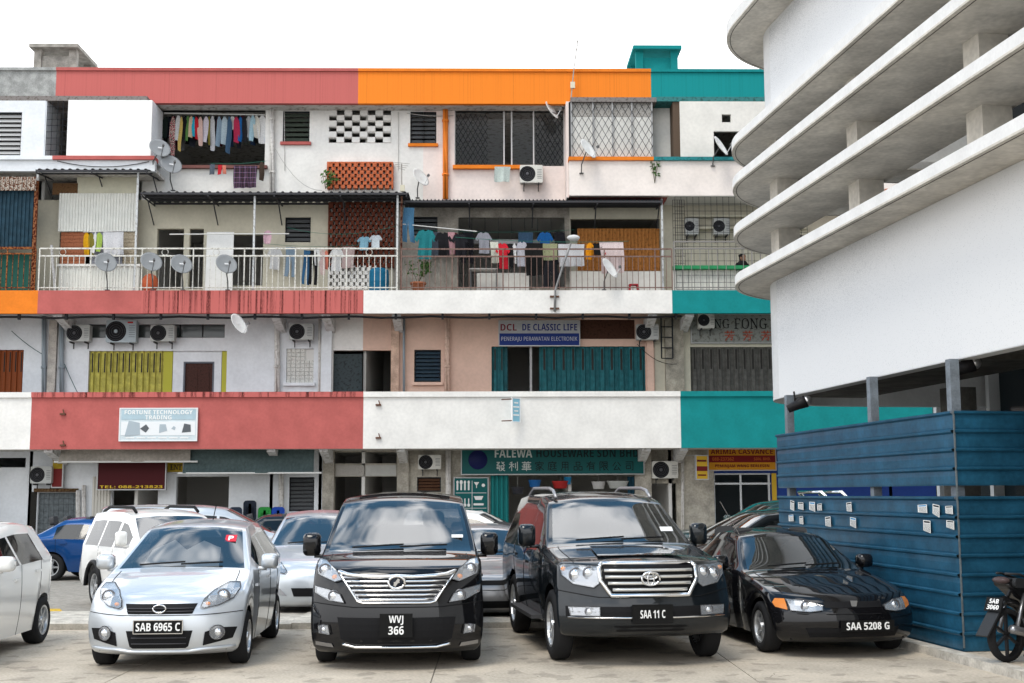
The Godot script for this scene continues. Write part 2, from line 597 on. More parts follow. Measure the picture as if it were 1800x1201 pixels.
func runoff(x0: float, x1: float, y0: float, y1: float, z: float, like: StandardMaterial3D) -> void:
	# the weathered paint skin of a band: faint rain streaks below the coping
	var key := like.resource_name + "_runoff"
	if not mats.has(key):
		var o: StandardMaterial3D = like.duplicate()
		o.resource_name = key
		o.uv1_triplanar = false
		o.albedo_texture = tex.drip_light
		mats[key] = o
	var n := maxi(1, roundi((x1 - x0) / 5.0))
	for k in n:
		var st := mk()
		var a := lerpf(x0, x1, float(k) / n); var b := lerpf(x0, x1, float(k + 1) / n)
		uvquad(st, [Vector3(a, y0 + 0.003, z + 0.004), Vector3(a, y1 - 0.003, z + 0.004), Vector3(b, y1 - 0.003, z + 0.004), Vector3(b, y0 + 0.003, z + 0.004)])
		put(st, "weathered_paint", mats[key], block)

func build_block() -> void:
	block = thing("shophouse_block", "long four-storey shophouse block painted in red, orange, white and teal bands", "building")
	var XL := bx(-90, ZS); var XR := bx(2100, ZS)
	var red := wallmat("red_paint", lin(0.47, 0.125, 0.113), "paint", 0.3)
	var orange := wallmat("orange_paint", lin(0.78, 0.215, 0.025), "paint", 0.3)
	var teal := wallmat("teal_paint", lin(0.010, 0.24, 0.245), "paint", 0.3)
	var white := wallmat("white_paint", lin(0.80, 0.785, 0.76))
	var bluish := wallmat("pale_paint", lin(0.74, 0.765, 0.80))
	var pinkish := wallmat("pale_pink_paint", lin(0.84, 0.73, 0.69))
	var peach := wallmat("peach_paint", lin(0.68, 0.47, 0.38))
	var cream := wallmat("cream_paint", lin(0.60, 0.565, 0.46))
	var grey := wallmat("stained_concrete", lin(0.40, 0.42, 0.43), "concrete", 0.5)
	var dirty := wallmat("stained_soffit", lin(0.62, 0.60, 0.57), "worn", 0.35)
	var dark := m("room_plaster", lin(0.64, 0.63, 0.60), 0.95)
	var glassy := m("louvre_glass", lin(0.05, 0.06, 0.06), 0.12)
	var steel := m("dark_steel", lin(0.018, 0.02, 0.024), 0.6)
	var Y1 := at(600, 689, ZS).y     # top of the first-floor parapet
	var Y0 := at(600, 789, ZS).y     # its underside
	var Y2 := at(600, 510.5, ZS).y   # balcony floor edge, top
	var Y2b := at(600, 551, ZS).y
	var YT := at(600, 120.5, ZR).y
	var YTb := at(600, 182, ZR).y
	# --- roof parapet with its coping
	var segs := [[-90, 79, grey], [79, 624, red], [624, 1152, orange], [1152, 2100, teal]]
	for s in segs:
		var x0 := bx(s[0], ZR); var x1 := bx(s[1], ZR)
		band_y(x0, x1, YTb, YT - 0.10, ZR, 0.18, s[2], "parapet")
		if s[0] != -90: runoff(x0, x1, YTb, YT - 0.10, ZR, s[2])
		band_y(x0, x1, YT - 0.10, YT, ZR + 0.06, 0.30, s[2], "coping")
	# soffit of the roof slab and the roof itself
	band_y(XL, XR, YTb, YTb + 0.14, ZR - 0.18, 7.4, dirty, "roof_slab")
	# --- stained ledges above the projecting bays
	var led := wallmat("ledge_stain", lin(0.22, 0.20, 0.19), "worn", 0.8)
	band(-90, 258, 168.5, 177, ZB, 0.9, led, "ledge")
	band(1003, 1154, 171, 179, ZB, 0.9, led, "ledge")
	band(1154, 2100, 171, 179, ZB, 0.9, wallmat("ledge_teal", lin(0.05, 0.2, 0.2), "worn", 0.6), "ledge")
	# --- first-floor parapet, each unit in its own colour, coping on top
	for s in [[-90, 60, white], [60, 640, red], [640, 1194, white], [1194, 2100, teal]]:
		var x0 := bx(s[0], ZS); var x1 := bx(s[1], ZS)
		band_y(x0, x1, Y0, Y1 - 0.16, ZS, 0.16, s[2], "parapet")
		if s[0] == 60:
			var dm := wallmat("red_coping_stained", lin(0.47, 0.125, 0.113), "drip", 0.25)
			dm.uv1_triplanar = false
			var st := mk()
			rbox(st, [x0, Y1 - 0.16, x1, Y1], ZS + 0.06, ZS - 0.20)
			put(st, "coping", red, block)
			st = mk()
			uvquad(st, [Vector3(x0, Y1 - 0.158, ZS + 0.063), Vector3(x0, Y1 - 0.002, ZS + 0.063), Vector3(x1, Y1 - 0.002, ZS + 0.063), Vector3(x1, Y1 - 0.158, ZS + 0.063)])
			put(st, "coping_face", dm, block)
		else:
			band_y(x0, x1, Y1 - 0.16, Y1, ZS + 0.06, 0.26, s[2], "coping")
	band_y(XL, XR, Y0, Y0 + 0.14, ZS - 0.16, ZS - ZG - 0.10, dirty, "floor_slab")
	# --- second-floor slab edge
	for s in [[-90, 63, orange], [63, 638, red], [638, 1183, white], [1183, 2100, teal]]:
		var x0 := bx(s[0], ZS); var x1 := bx(s[1], ZS)
		band_y(x0, x1, Y2b, Y2, ZS, 0.16, s[2], "slab_edge")
	var drip := wallmat("red_runoff", lin(0.47, 0.125, 0.113), "drip", 0.25)
	drip.uv1_triplanar = false
	var sd := mk()
	var xa := bx(246, ZS); var xb := bx(637, ZS)
	uvquad(sd, [Vector3(xa, Y2b + 0.004, ZS + 0.004), Vector3(xa, Y2 - 0.004, ZS + 0.004), Vector3(xb, Y2 - 0.004, ZS + 0.004), Vector3(xb, Y2b + 0.004, ZS + 0.004)])
	put(sd, "stained_render", drip, block)
	band_y(XL, XR, Y2 - 0.16, Y2 - 0.02, ZS - 0.16, ZS - ZW - 0.10, dirty, "floor_slab")
	# --- cantilever beams under both slabs
	var beam := wallmat("beam_paint", lin(0.66, 0.66, 0.66), "worn", 0.4)
	for lvl in [[Y2b, [95, 480, 570, 695, 1150, 1215]], [Y0, [88, 478, 570, 705, 1135, 1200]]]:
		for px in lvl[1]:
			var x := bx(px, ZS)
			var st := mk()
			var zf := ZS - 0.2
			prism(st, PackedVector2Array([Vector2(zf, lvl[0]), Vector2(zf, lvl[0] - 0.08), Vector2(ZG + 0.12, lvl[0] - 0.42), Vector2(ZG + 0.12, lvl[0])]), x + 0.13, x - 0.13, Transform3D(Basis(Vector3(0, 0, 1), Vector3.UP, Vector3(1, 0, 0)), Vector3.ZERO))
			put(st, "beam", beam, block)
	# ================= outer walls =================
	# ground floor
	var g_holes := [pr(-40, 805, 45, 822, ZG), pr(195, 858, 276, 980, ZG), pr(308, 838, 401, 980, ZG), pr(508, 839, 552, 899, ZG), pr(587, 795, 697, 815, ZG), pr(587, 838, 697, 980, ZG), pr(733, 839, 775, 865, ZG), pr(893, 836, 1115, 980, ZG), pr(1145, 850, 1190, 980, ZG), pr(1256, 832, 1356, 935, ZG), pr(65, 866, 135, 960, ZG)]
	var yG := -0.02
	for h in g_holes:
		if h[1] < 0.4: h[1] = 0.02
	for seg in [[XL, bx(585, ZG), bluish], [bx(585, ZG), bx(1250, ZG), wallmat("cream_shop", lin(0.52, 0.50, 0.45), "concrete", 0.35)], [bx(1250, ZG), XR, wallmat("blue_shop", lin(0.02, 0.05, 0.22), "plaster", 0.3)]]:
		var st := mk()
		var hs := []
		for h in g_holes:
			if h[2] > seg[0] and h[0] < seg[1]: hs.append([maxf(h[0], seg[0]), h[1], minf(h[2], seg[1]), h[3]])
		pierced(st, [seg[0], yG, seg[1], Y0 + 0.14], hs, ZG, 0.2)
		put(st, "shop_wall", seg[2], block)
	# first floor
	var f1 := [pr(-40, 615, 40, 692, ZW), pr(155, 570, 395, 594, ZW), pr(155, 617, 398, 692, ZW), pr(503, 613, 551, 673, ZW), pr(585, 616, 693, 692, ZW), pr(728, 615, 775, 672, ZW), pr(1019, 562, 1116, 596, ZW), pr(864, 609, 1135, 692, ZW), pr(1214, 610, 1420, 692, ZW)]
	for h in f1:
		if h[1] < Y0 + 0.6: h[1] = Y0 + 0.15
	for seg in [[XL, bx(560, ZW), bluish], [bx(560, ZW), bx(638, ZW), white], [bx(638, ZW), bx(1150, ZW), peach], [bx(1150, ZW), XR, cream]]:
		var st := mk()
		var hs := []
		for h in f1:
			if h[2] > seg[0] and h[0] < seg[1]: hs.append([maxf(h[0], seg[0]), h[1], minf(h[2], seg[1]), h[3]])
		pierced(st, [seg[0], Y0 + 0.14, seg[1], Y2 - 0.16], hs, ZW, 0.2)
		put(st, "flat_wall", seg[2], block)
	# second and third floors share one wall plane; the bays stand in front of it
	var Y3 := at(600, 352, ZW).y
	var f2 := [pr(275, 402, 322, 508, ZW), pr(332, 402, 357, 508, ZW), pr(407, 412, 462, 502, ZW), pr(501, 382, 546, 426, ZW), pr(722, 381, 769, 414, ZW), pr(806, 383, 992, 505, ZW), pr(1003, 385, 1160, 415, ZW), pr(104, 408, 240, 466, ZW)]
	for h in f2:
		if h[1] < Y2 + 0.15: h[1] = Y2 - 0.02
	for seg in [[XL, bx(690, ZW), cream], [bx(690, ZW), bx(1003, ZW), wallmat("grey_paint", lin(0.42, 0.40, 0.37), "concrete", 0.35)], [bx(1003, ZW), XR, cream]]:
		var st := mk()
		var hs := []
		for h in f2:
			if h[2] > seg[0] and h[0] < seg[1]: hs.append([maxf(h[0], seg[0]), h[1], minf(h[2], seg[1]), h[3]])
		pierced(st, [seg[0], Y2 - 0.16, seg[1], Y3], hs, ZW, 0.2)
		put(st, "flat_wall", seg[2], block)
	var f3 := [pr(263, 193, 466, 292, ZW), pr(497, 195, 544, 250, ZW), pr(578, 193, 687, 251, ZW), pr(721, 196, 767, 253, ZW), pr(799, 195, 992, 292, ZW)]
	for seg in [[bx(240, ZW), bx(742, ZW), white], [bx(742, ZW), bx(1012, ZW), pinkish]]:
		var st := mk()
		var hs := []
		for h in f3:
			if h[2] > seg[0] and h[0] < seg[1]: hs.append([maxf(h[0], seg[0]), h[1], minf(h[2], seg[1]), h[3]])
		pierced(st, [seg[0], Y3, seg[1], YTb], hs, ZW, 0.2)
		put(st, "flat_wall", seg[2], block)
	# rooms behind: back wall, floors and party walls
	for y in [Y0 + 0.02, Y2 - 0.15, Y3 - 0.1]:
		band_y(XL, XR, y, y + 0.12, ZW - 0.2, 6.3, dark, "room_floor")
	band_y(XL, XR, 0.0, YT - 0.3, ZW - 6.5, 0.2, dark, "room_wall")
	for px in [-90, 60, 245, 480, 565, 640, 705, 790, 1000, 1175, 1559, 2095]:
		band_y(bx(px, ZW) - 0.05, bx(px, ZW) + 0.05, 0.0, YT - 0.3, ZW - 0.2, 6.3, dark, "party_wall")
	part_box("end_wall", [XL - 0.2, 0.0, XL - 0.003, YT - 0.2], ZS + 0.01, ZW - 6.7, bluish)
	# ================= third floor =================
	var slat_dark := m("grey_slat", lin(0.10, 0.105, 0.11), 0.35)
	var slat_pale := m("pale_slat", lin(0.38, 0.38, 0.38), 0.5)
	louvre(f3[1], ZW, 6, steel, m("green_glass", lin(0.06, 0.075, 0.06), 0.15), red)
	louvre(f3[3], ZW, 7, steel, slat_dark, orange)
	# loggia: deep recess with back wall, sill
	part_box("sill", [f3[0][0] + 0.7, f3[0][1] - 0.10, f3[0][2] + 0.1, f3[0][1] - 0.003], ZW + 0.14, ZW - 0.1, wallmat("brown_sill", lin(0.20, 0.09, 0.08)))
	# big window of the pink flat: frames and panes
	var bw := Node3D.new(); bw.name = "window"; block.add_child(bw, true)
	var r: Array = f3[4]
	var fr := mk()
	for k in 5:
		var x: float = lerpf(r[0], r[2], [0.0, 0.45, 0.52, 0.72, 1.0][k])
		box(fr, Vector3(x, (r[1] + r[3]) / 2, ZW - 0.05), Vector3(0.045, r[3] - r[1], 0.05))
	put(fr, "frame", m("white_frame", lin(0.55, 0.55, 0.55), 0.5), bw)
	var gl := m("dark_pane", lin(0.012, 0.018, 0.022, 0.4), 0.05)
	gl.metallic_specular = 0.3
	gl.transparency = BaseMaterial3D.TRANSPARENCY_ALPHA
	for k in 3:
		var s := mk()
		var a: float = lerpf(r[0], r[2], [0.01, 0.53, 0.73][k]); var b: float = lerpf(r[0], r[2], [0.44, 0.71, 0.99][k])
		quad(s, Vector3(a, r[1], ZW - 0.08), Vector3(a, r[3], ZW - 0.08), Vector3(b, r[3], ZW - 0.08), Vector3(b, r[1], ZW - 0.08))
		put(s, "pane", gl, bw)
	lattice(bw, [r[0] + 0.05, r[1] + 0.03, lerpf(r[0], r[2], 0.3), r[3] - 0.1], ZW - 0.03, 0.16, steel)
	lattice(bw, [lerpf(r[0], r[2], 0.74), r[1] + 0.03, r[2] - 0.05, r[3] - 0.1], ZW - 0.03, 0.16, steel)
	part_box("sill", [r[0] - 0.05, r[1] - 0.12, r[2] - 0.75, r[1] - 0.003], ZW + 0.16, ZW - 0.1, orange)
	part_box("lintel", [r[0] - 0.02, r[3] + 0.004, r[2] + 0.25, r[3] + 0.09], ZW + 0.35, ZW + 0.002, dirty)
	# white ventilation panel of pierced blocks: staggered holes, each block its own piece
	var vent := Node3D.new(); vent.name = "vent_panel"; block.add_child(vent, true)
	r = f3[2]
	var cw: float = (r[2] - r[0]) / 8.0; var ch: float = (r[3] - r[1]) / 6.0
	for i in 8:
		for j in 6:
			var x: float = r[0] + cw * i; var y: float = r[1] + ch * j
			if (i + j) % 2 == 1:
				part_box("block", [x + 0.002, y + 0.002, x + cw - 0.002, y + ch - 0.002], ZW + 0.03, ZW - 0.16, white, vent)
			else:
				part_box("block_rim", [x + 0.003, y + ch * 0.86, x + cw - 0.003, y + ch - 0.003], ZW - 0.0, ZW - 0.16, white, vent)
	# orange brick screen below it
	brick_screen(pr(577, 287, 688, 331, ZW + 0.22), ZW + 0.22, 0.2, 10, 7, m("orange_brick", lin(0.50, 0.135, 0.06), 0.9, "worn", 0.9))
	# rain pipes
	var pvc := m("white_pipe", lin(0.68, 0.66, 0.63), 0.5, "worn", 0.6)
	var opipe := m("orange_pipe", lin(0.80, 0.22, 0.03), 0.5, "paint", 0.5)
	for q in [[478, 190, 345, pvc, 0.075], [783, 192, 350, opipe, 0.09]]:
		var a := at(q[0], q[1], ZW + 0.12); var b := at(q[0], q[2], ZW + 0.12)
		pipe("rain_pipe", [a, b], q[4], q[3])
		for f in [0.12, 0.72]:
			pipe("pipe_collar", [a.lerp(b, f), a.lerp(b, f) - Vector3(0, 0.07, 0)], q[4] + 0.022, q[3])
	# --- left bay: white wall with louvres, barred recess, plain white panel
	var yb1 := at(100, 275, ZB).y; var yb0 := at(100, 301, ZB).y; var ybt := at(100, 176, ZB).y
	var bl := pr(-40, 197, 37, 273, ZB)
	var st := mk()
	pierced(st, [XL, yb1, bx(62, ZB), ybt], [[XL + 0.2, bl[1], bl[2], bl[3]]], ZB, 0.2)
	put(st, "bay_wall", bluish, block)
	louvre([XL + 0.2, bl[1], bl[2], bl[3]], ZB, 9, steel, slat_pale)
	part_box("bay_side", [bx(61, ZB), yb1, bx(64, ZB), ybt], ZB - 0.02, ZW, bluish)
	part_box("panel", [bx(103, ZB), yb1 + 0.002, bx(254, ZB), ybt - 0.002], ZB + 0.02, ZB - 0.06, wallmat("panel_white", lin(0.86, 0.86, 0.85), "plaster", 0.1))
	part_box("bay_side", [bx(250, ZB), yb1, bx(254, ZB), ybt], ZB - 0.06, ZW, bluish)
	bars([bx(64, ZB), yb1, bx(103, ZB), ybt], ZB - 0.03, 4, 9, steel)
	part_box("apron", [XL, yb0, bx(262, ZB), yb1 - 0.12], ZB, ZB - 0.2, bluish)
	part_box("bay_floor", [XL, yb0, bx(262, ZB), yb0 + 0.1], ZB - 0.2, ZW, dirty)
	part_box("sill", [XL, yb1 - 0.12, bx(80, ZB), yb1], ZB + 0.09, ZB - 0.4, bluish)
	part_box("sill", [bx(80, ZB), yb1 - 0.12, bx(262, ZB), yb1], ZB + 0.10, ZB - 0.4, red)
	# --- right bay: latticed balcony, recess, patched white wall
	var yr1 := at(1100, 277, ZB).y; var yr0 := at(1100, 344, ZB).y; var yrt := at(1100, 178, ZB).y
	var x1008 := bx(1008, ZB); var x1154 := bx(1154, ZB)
	part_box("panel", [x1008, yr1 + 0.01, x1154, lerpf(yr1, yrt, 0.74)], ZB - 0.14, ZB - 0.18, wallmat("panel_grey_white", lin(0.76, 0.75, 0.72), "plaster", 0.3))
	part_box("upper_panel", [x1008, lerpf(yr1, yrt, 0.745), x1154, yrt], ZB - 0.14, ZB - 0.18, wallmat("panel_stain", lin(0.48, 0.46, 0.43), "worn", 1.2))
	var lat := Node3D.new(); lat.name = "security_grille"; block.add_child(lat, true)
	lattice(lat, [x1008, yr1 + 0.01, x1154, yrt - 0.01], ZB - 0.03, 0.21, steel)
	for px in [1008, 1047, 1082, 1117, 1153]:
		part_box("stile", [bx(px, ZB) - 0.022, yr1, bx(px, ZB) + 0.022, yrt], ZB - 0.045, ZB - 0.085, m("pale_steel", lin(0.35, 0.35, 0.35), 0.5), lat)
	part_box("bay_side", [bx(1004, ZB), yr1, bx(1007, ZB), yrt], ZB - 0.1, ZW, steel)
	part_box("recess_wall", [x1154 + 0.05, yr1, bx(1196, ZB), yrt], ZB - 0.7, ZB - 0.8, wallmat("patched_white", lin(0.76, 0.74, 0.70)))
	part_box("side_frame", [bx(1191, ZB), yr1, bx(1203, ZB), yrt], ZB - 0.05, ZB - 0.8, m("brown_timber", lin(0.10, 0.07, 0.05), 0.8))
	var wr := [bx(1203, ZB), yr1, XR, yrt]
	var small := pr(1269, 201, 1285, 215, ZB); var open_w := pr(1255, 231, 1420, 277, ZB)
	open_w[1] = yr1
	st = mk()
	pierced(st, wr, [small, open_w], ZB, 0.12)
	put(st, "bay_wall", wallmat("patched_white", lin(0.76, 0.74, 0.70), "plaster", 0.5), block)
	part_box("apron", [bx(1003, ZB), yr0, XR, yr1 - 0.11], ZB + 0.02, ZB - 0.2, wallmat("apron_pink", lin(0.84, 0.77, 0.73)))
	part_box("bay_floor", [bx(1003, ZB), yr0, XR, yr0 + 0.1], ZB - 0.2, ZW, red)
	part_box("sill", [bx(1002, ZB), yr1 - 0.11, x1154, yr1], ZB + 0.11, ZB - 0.3, orange)
	part_box("sill", [x1154, yr1 - 0.11, XR, yr1], ZB + 0.11, ZB - 0.3, wallmat("teal_sill", lin(0.03, 0.22, 0.24), "worn", 0.8))
	# wall strip between the pink wall and the bay
	part_box("bay_return", [bx(995, ZW), yr0, bx(1006, ZB), YTb], ZB - 0.25, ZW, pinkish)
	# ================= second floor =================
	louvre(f2[3], ZW, 5, steel, slat_dark)
	louvre(f2[4], ZW, 4, steel, slat_dark)
	# screen of dark red brick up to the ceiling, lower part white blocks
	var pb := pr(579, 358, 690, 470, ZW + 0.2)
	brick_screen(pb, ZW + 0.2, 0.18, 12, 15, m("dark_brick", lin(0.16, 0.048, 0.03), 0.95, "concrete", 0.9))
	brick_screen(pr(579, 470, 660, 509, ZW + 0.2), ZW + 0.2, 0.18, 8, 6, white)
	# closed-in balcony at the left: white corrugated sheet over shutters and an apron
	folds("sheet_cladding", pr(103, 340, 241, 407, ZW + 0.55), ZW + 0.55, 0.09, 0.025, m("white_sheet", lin(0.74, 0.74, 0.70), 0.6, "plaster", 0.6))
	folds("apron_cladding", pr(103, 467, 245, 511, ZW + 0.55), ZW + 0.55, 0.09, 0.02, m("white_sheet", lin(0.7, 0.7, 0.7)))
	part_box("shelf_rail", pr(100, 464, 246, 468, ZW + 0.62), ZW + 0.62, ZW + 0.4, white)
	part_box("cream_board", pr(135, 310, 242, 341, ZW + 0.5), ZW + 0.5, ZW + 0.45, wallmat("board_cream", lin(0.62, 0.60, 0.48)))
	part_box("brown_board", pr(92, 322, 136, 342, ZW + 0.52), ZW + 0.52, ZW + 0.48, m("hardboard", lin(0.14, 0.075, 0.035), 0.8, "worn", 1.0))
	for q in [[106, 150, lin(0.34, 0.12, 0.06)], [158, 215, lin(0.30, 0.31, 0.36)], [216, 241, lin(0.45, 0.38, 0.28)]]:
		var rr := pr(q[0], 408, q[1], 464, ZW + 0.5)
		var sh := Node3D.new(); sh.name = "shutter"; block.add_child(sh, true)
		var mt := m("shutter_%d" % q[0], q[2], 0.8, "worn", 1.6)
		for k in 9:
			var h: float = (rr[3] - rr[1]) / 9
			part_box("slat", [rr[0], rr[1] + h * k + 0.004, rr[2], rr[1] + h * (k + 1) - 0.004], ZW + 0.5 + 0.006 * (k % 2), ZW + 0.46, mt, sh)
	# bars on the big second-floor windows
	bars([f2[5][0], f2[5][1], f2[5][2], f2[5][3]], ZW + 0.02, 8, 5, steel)
	part_box("transom", [f2[5][0], lerpf(f2[5][1], f2[5][3], 0.62), f2[5][2], lerpf(f2[5][1], f2[5][3], 0.68)], ZW + 0.06, ZW + 0.03, m("pale_steel", lin(0.35, 0.35, 0.35)))
	folds("brown_sheet", pr(1015, 402, 1160, 476, ZW + 0.4), ZW + 0.4, 0.115, 0.03, m("rust_sheet", lin(0.33, 0.135, 0.035), 0.8, "worn", 0.8))
	part_box("apron", pr(1002, 477, 1163, 511, ZW + 0.45), ZW + 0.45, ZW + 0.35, wallmat("apron_white", lin(0.66, 0.65, 0.62)))
	part_box("apron", pr(838, 480, 930, 511, ZW + 0.35), ZW + 0.35, ZW + 0.25, wallmat("apron_white", lin(0.66, 0.65, 0.62)))
	# wide barred cage at the right
	var cage := pr(1188, 346, 1420, 509, ZS - 0.35)
	bars(cage, ZS - 0.35, 22, 13, steel, 0.011)
	bars([cage[0] - 0.02, cage[1], cage[0] + 0.35, cage[3]], ZS - 0.75, 5, 13, steel, 0.013)
	part_box("green_ledge", [cage[0] - 0.1, at(1250, 473, ZS - 0.3).y, cage[2], at(1250, 467, ZS - 0.3).y], ZS - 0.25, ZS - 0.5, m("green_paint", lin(0.03, 0.25, 0.10), 0.6))
	folds("apron_cladding", [cage[0] - 0.1, Y2, cage[2], at(1250, 474, ZS - 0.3).y], ZS - 0.45, 0.16, 0.012, m("white_boards", lin(0.72, 0.71, 0.66), 0.7, "plaster", 0.5))
	part_box("cage_beam", [cage[0] - 0.2, cage[3], cage[2], cage[3] + 0.1], ZS - 0.3, ZW, dark)
	for py in [381, 402]:
		part_box("ledge", pr(1205, py - 3, 1420, py, ZW + 0.25), ZW + 0.25, ZW, cream)
	# ================= first floor =================
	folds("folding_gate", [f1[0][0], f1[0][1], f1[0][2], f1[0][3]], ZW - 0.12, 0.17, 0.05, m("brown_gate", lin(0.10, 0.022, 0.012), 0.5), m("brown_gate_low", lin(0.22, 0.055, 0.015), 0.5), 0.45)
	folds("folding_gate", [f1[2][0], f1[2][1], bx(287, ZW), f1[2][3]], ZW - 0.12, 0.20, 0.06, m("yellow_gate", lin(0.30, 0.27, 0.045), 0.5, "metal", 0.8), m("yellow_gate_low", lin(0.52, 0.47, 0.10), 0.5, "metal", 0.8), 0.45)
	part_box("gate_leaf", [bx(287, ZW) + 0.01, f1[2][1], bx(303, ZW), f1[2][3]], ZW - 0.08, ZW - 0.14, m("yellow_leaf", lin(0.42, 0.40, 0.05), 0.5))
	var dr := pr(322, 636, 376, 692, ZW - 0.1)
	dr[1] = Y0 + 0.16
	st = mk()
	pierced(st, [bx(303, ZW) + 0.01, Y0 + 0.15, bx(389, ZW), f1[2][3]], [dr], ZW - 0.1, 0.1)
	put(st, "infill_wall", bluish, block)
	part_box("gate_leaf", [bx(390, ZW), f1[2][1], f1[2][2], f1[2][3]], ZW - 0.08, ZW - 0.14, m("yellow_leaf", lin(0.42, 0.40, 0.05)))
	var door := Node3D.new(); door.name = "door"; block.add_child(door, true)
	var wood := m("dark_timber", lin(0.055, 0.018, 0.012), 0.45, "worn", 1.2)
	part_box("leaf", [dr[0] + 0.05, dr[1], dr[2] - 0.05, dr[3] - 0.05], ZW - 0.15, ZW - 0.19, wood, door)
	for i in 2:
		for j in 2:
			var cx: float = lerpf(dr[0] + 0.05, dr[2] - 0.05, 0.28 + 0.44 * i); var cy: float = lerpf(dr[1], dr[3], 0.36 + 0.4 * j)
			part_box("panel", [cx - 0.14, cy - 0.38, cx + 0.14, cy + 0.34], ZW - 0.135, ZW - 0.151, wood, door)
	st = mk()
	for q in [[dr[0], dr[1], dr[0] + 0.05, dr[3]], [dr[2] - 0.05, dr[1], dr[2], dr[3]], [dr[0] + 0.05, dr[3] - 0.05, dr[2] - 0.05, dr[3]]]:
		rbox(st, q, ZW - 0.09, ZW - 0.18)
	put(st, "frame", m("grey_frame", lin(0.12, 0.13, 0.15), 0.6), door)
	# strip window above the gate
	for k in 6:
		var a: float = lerpf(f1[1][0], f1[1][2], k / 6.0); var b: float = lerpf(f1[1][0], f1[1][2], (k + 1) / 6.0)
		part_box("strip_window", [a + 0.02, f1[1][1] + 0.02, b - 0.02, f1[1][3] - 0.02], ZW - 0.10, ZW - 0.13, glassy)
	# papered block panel with one dark square, and its sill
	var bp: Array = f1[3]
	part_box("backing", bp, ZW - 0.10, ZW - 0.14, m("room_plaster", lin(0.64, 0.63, 0.60), 0.95))
	var gb := Node3D.new(); gb.name = "glass_block_panel"; block.add_child(gb, true)
	for i in 6:
		for j in 9:
			if i > 3 and j > 5: continue
			var w: float = (bp[2] - bp[0]) / 6; var h: float = (bp[3] - bp[1]) / 9
			part_box("glass_block", [bp[0] + w * i + 0.006, bp[1] + h * j + 0.006, bp[0] + w * (i + 1) - 0.006, bp[1] + h * (j + 1) - 0.006], ZW - 0.05, ZW - 0.10, wallmat("block_white", lin(0.70, 0.70, 0.66), "worn", 2.0), gb)
	part_box("sill", [bp[0] - 0.06, bp[1] - 0.10, bp[2] + 0.06, bp[1] - 0.004], ZW + 0.10, ZW - 0.02, bluish)
	part_box("board_screen", [f1[4][0], f1[4][1], lerpf(f1[4][0], f1[4][2], 0.47), f1[4][3] - 0.1], ZW - 0.14, ZW - 0.18, m("dark_board", lin(0.055, 0.07, 0.075), 0.8, "worn", 0.8))
	louvre(f1[5], ZW, 8, steel, m("blue_glass", lin(0.03, 0.05, 0.07), 0.15), peach)
	var pp := m("peach_pipe", lin(0.66, 0.47, 0.38), 0.6, "worn", 0.5)
	for q in [[786, 553, 690, pp, 0.085], [487, 553, 690, pvc, 0.085], [108, 556, 690, m("grey_pipe", lin(0.25, 0.29, 0.32), 0.5), 0.07], [77, 556, 690, m("grey_pipe", lin(0.25, 0.29, 0.32)), 0.07], [710, 556, 690, m("grey_pipe", lin(0.25, 0.29, 0.32)), 0.04], [561, 556, 690, pvc, 0.03], [568, 556, 690, pvc, 0.03]]:
		var a := at(q[0], q[1], ZW + 0.12); var b := at(q[0], q[2] + 8, ZW + 0.12)
		pipe("rain_pipe", [a, b], q[4], q[3])
		if q[4] > 0.06: pipe("pipe_collar", [a.lerp(b, 0.62), a.lerp(b, 0.62) - Vector3(0, 0.08, 0)], q[4] + 0.02, q[3])
	# teal folding shutters with a doorway left open
	var ts := m("teal_shutter", lin(0.012, 0.085, 0.10), 0.5, "metal", 0.9); var tl := m("teal_shutter_low", lin(0.02, 0.13, 0.15), 0.5, "metal", 0.9)
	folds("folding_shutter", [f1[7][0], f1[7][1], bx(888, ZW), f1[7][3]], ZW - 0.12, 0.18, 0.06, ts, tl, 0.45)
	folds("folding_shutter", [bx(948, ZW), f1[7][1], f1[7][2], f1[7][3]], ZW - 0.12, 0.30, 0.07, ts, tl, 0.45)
	part_box("door_post", [bx(931, ZW), f1[7][1], bx(935, ZW), f1[7][3]], ZW - 0.04, ZW - 0.12, m("pale_steel", lin(0.35, 0.35, 0.35)))
	part_box("door_post", [bx(888, ZW), f1[7][1], bx(892, ZW), f1[7][3]], ZW - 0.04, ZW - 0.12, ts)
	part_box("dark_panel", [f1[6][0], f1[6][1], f1[6][2], f1[6][3]], ZW - 0.06, ZW - 0.10, m("brown_panel", lin(0.06, 0.025, 0.015), 0.7, "worn", 0.8))
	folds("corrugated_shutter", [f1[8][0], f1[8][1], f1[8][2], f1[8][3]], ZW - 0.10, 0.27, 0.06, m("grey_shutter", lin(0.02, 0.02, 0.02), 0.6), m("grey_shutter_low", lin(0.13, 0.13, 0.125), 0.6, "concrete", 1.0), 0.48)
	part_box("column", [bx(1136, ZW), Y0 + 0.14, bx(1148, ZW), Y2b], ZW + 0.12, ZW + 0.002, peach)
	part_box("column", [bx(1168, ZW), Y0 + 0.14, bx(1200, ZW), Y2b], ZW + 0.2, ZW + 0.002, wallmat("dirty_column", lin(0.40, 0.38, 0.33), "concrete", 0.6))
	for px in [95, 695]:
		part_box("column", [bx(px - 7, ZW), Y0 + 0.14, bx(px + 7, ZW), Y2b], ZW + 0.15, ZW + 0.002, wallmat("column_%d" % px, lin(0.5, 0.48, 0.46) if px < 100 else lin(0.66, 0.47, 0.38), "concrete", 0.5))
	part_box("column", [bx(566, ZW), Y0 + 0.14, bx(584, ZW), Y2b], ZW + 0.15, ZW + 0.002, bluish)
	# black service pipe and cables along the underside of the slab
	var blackp := m("black_cable", lin(0.012, 0.012, 0.014), 0.5)
	var run := []
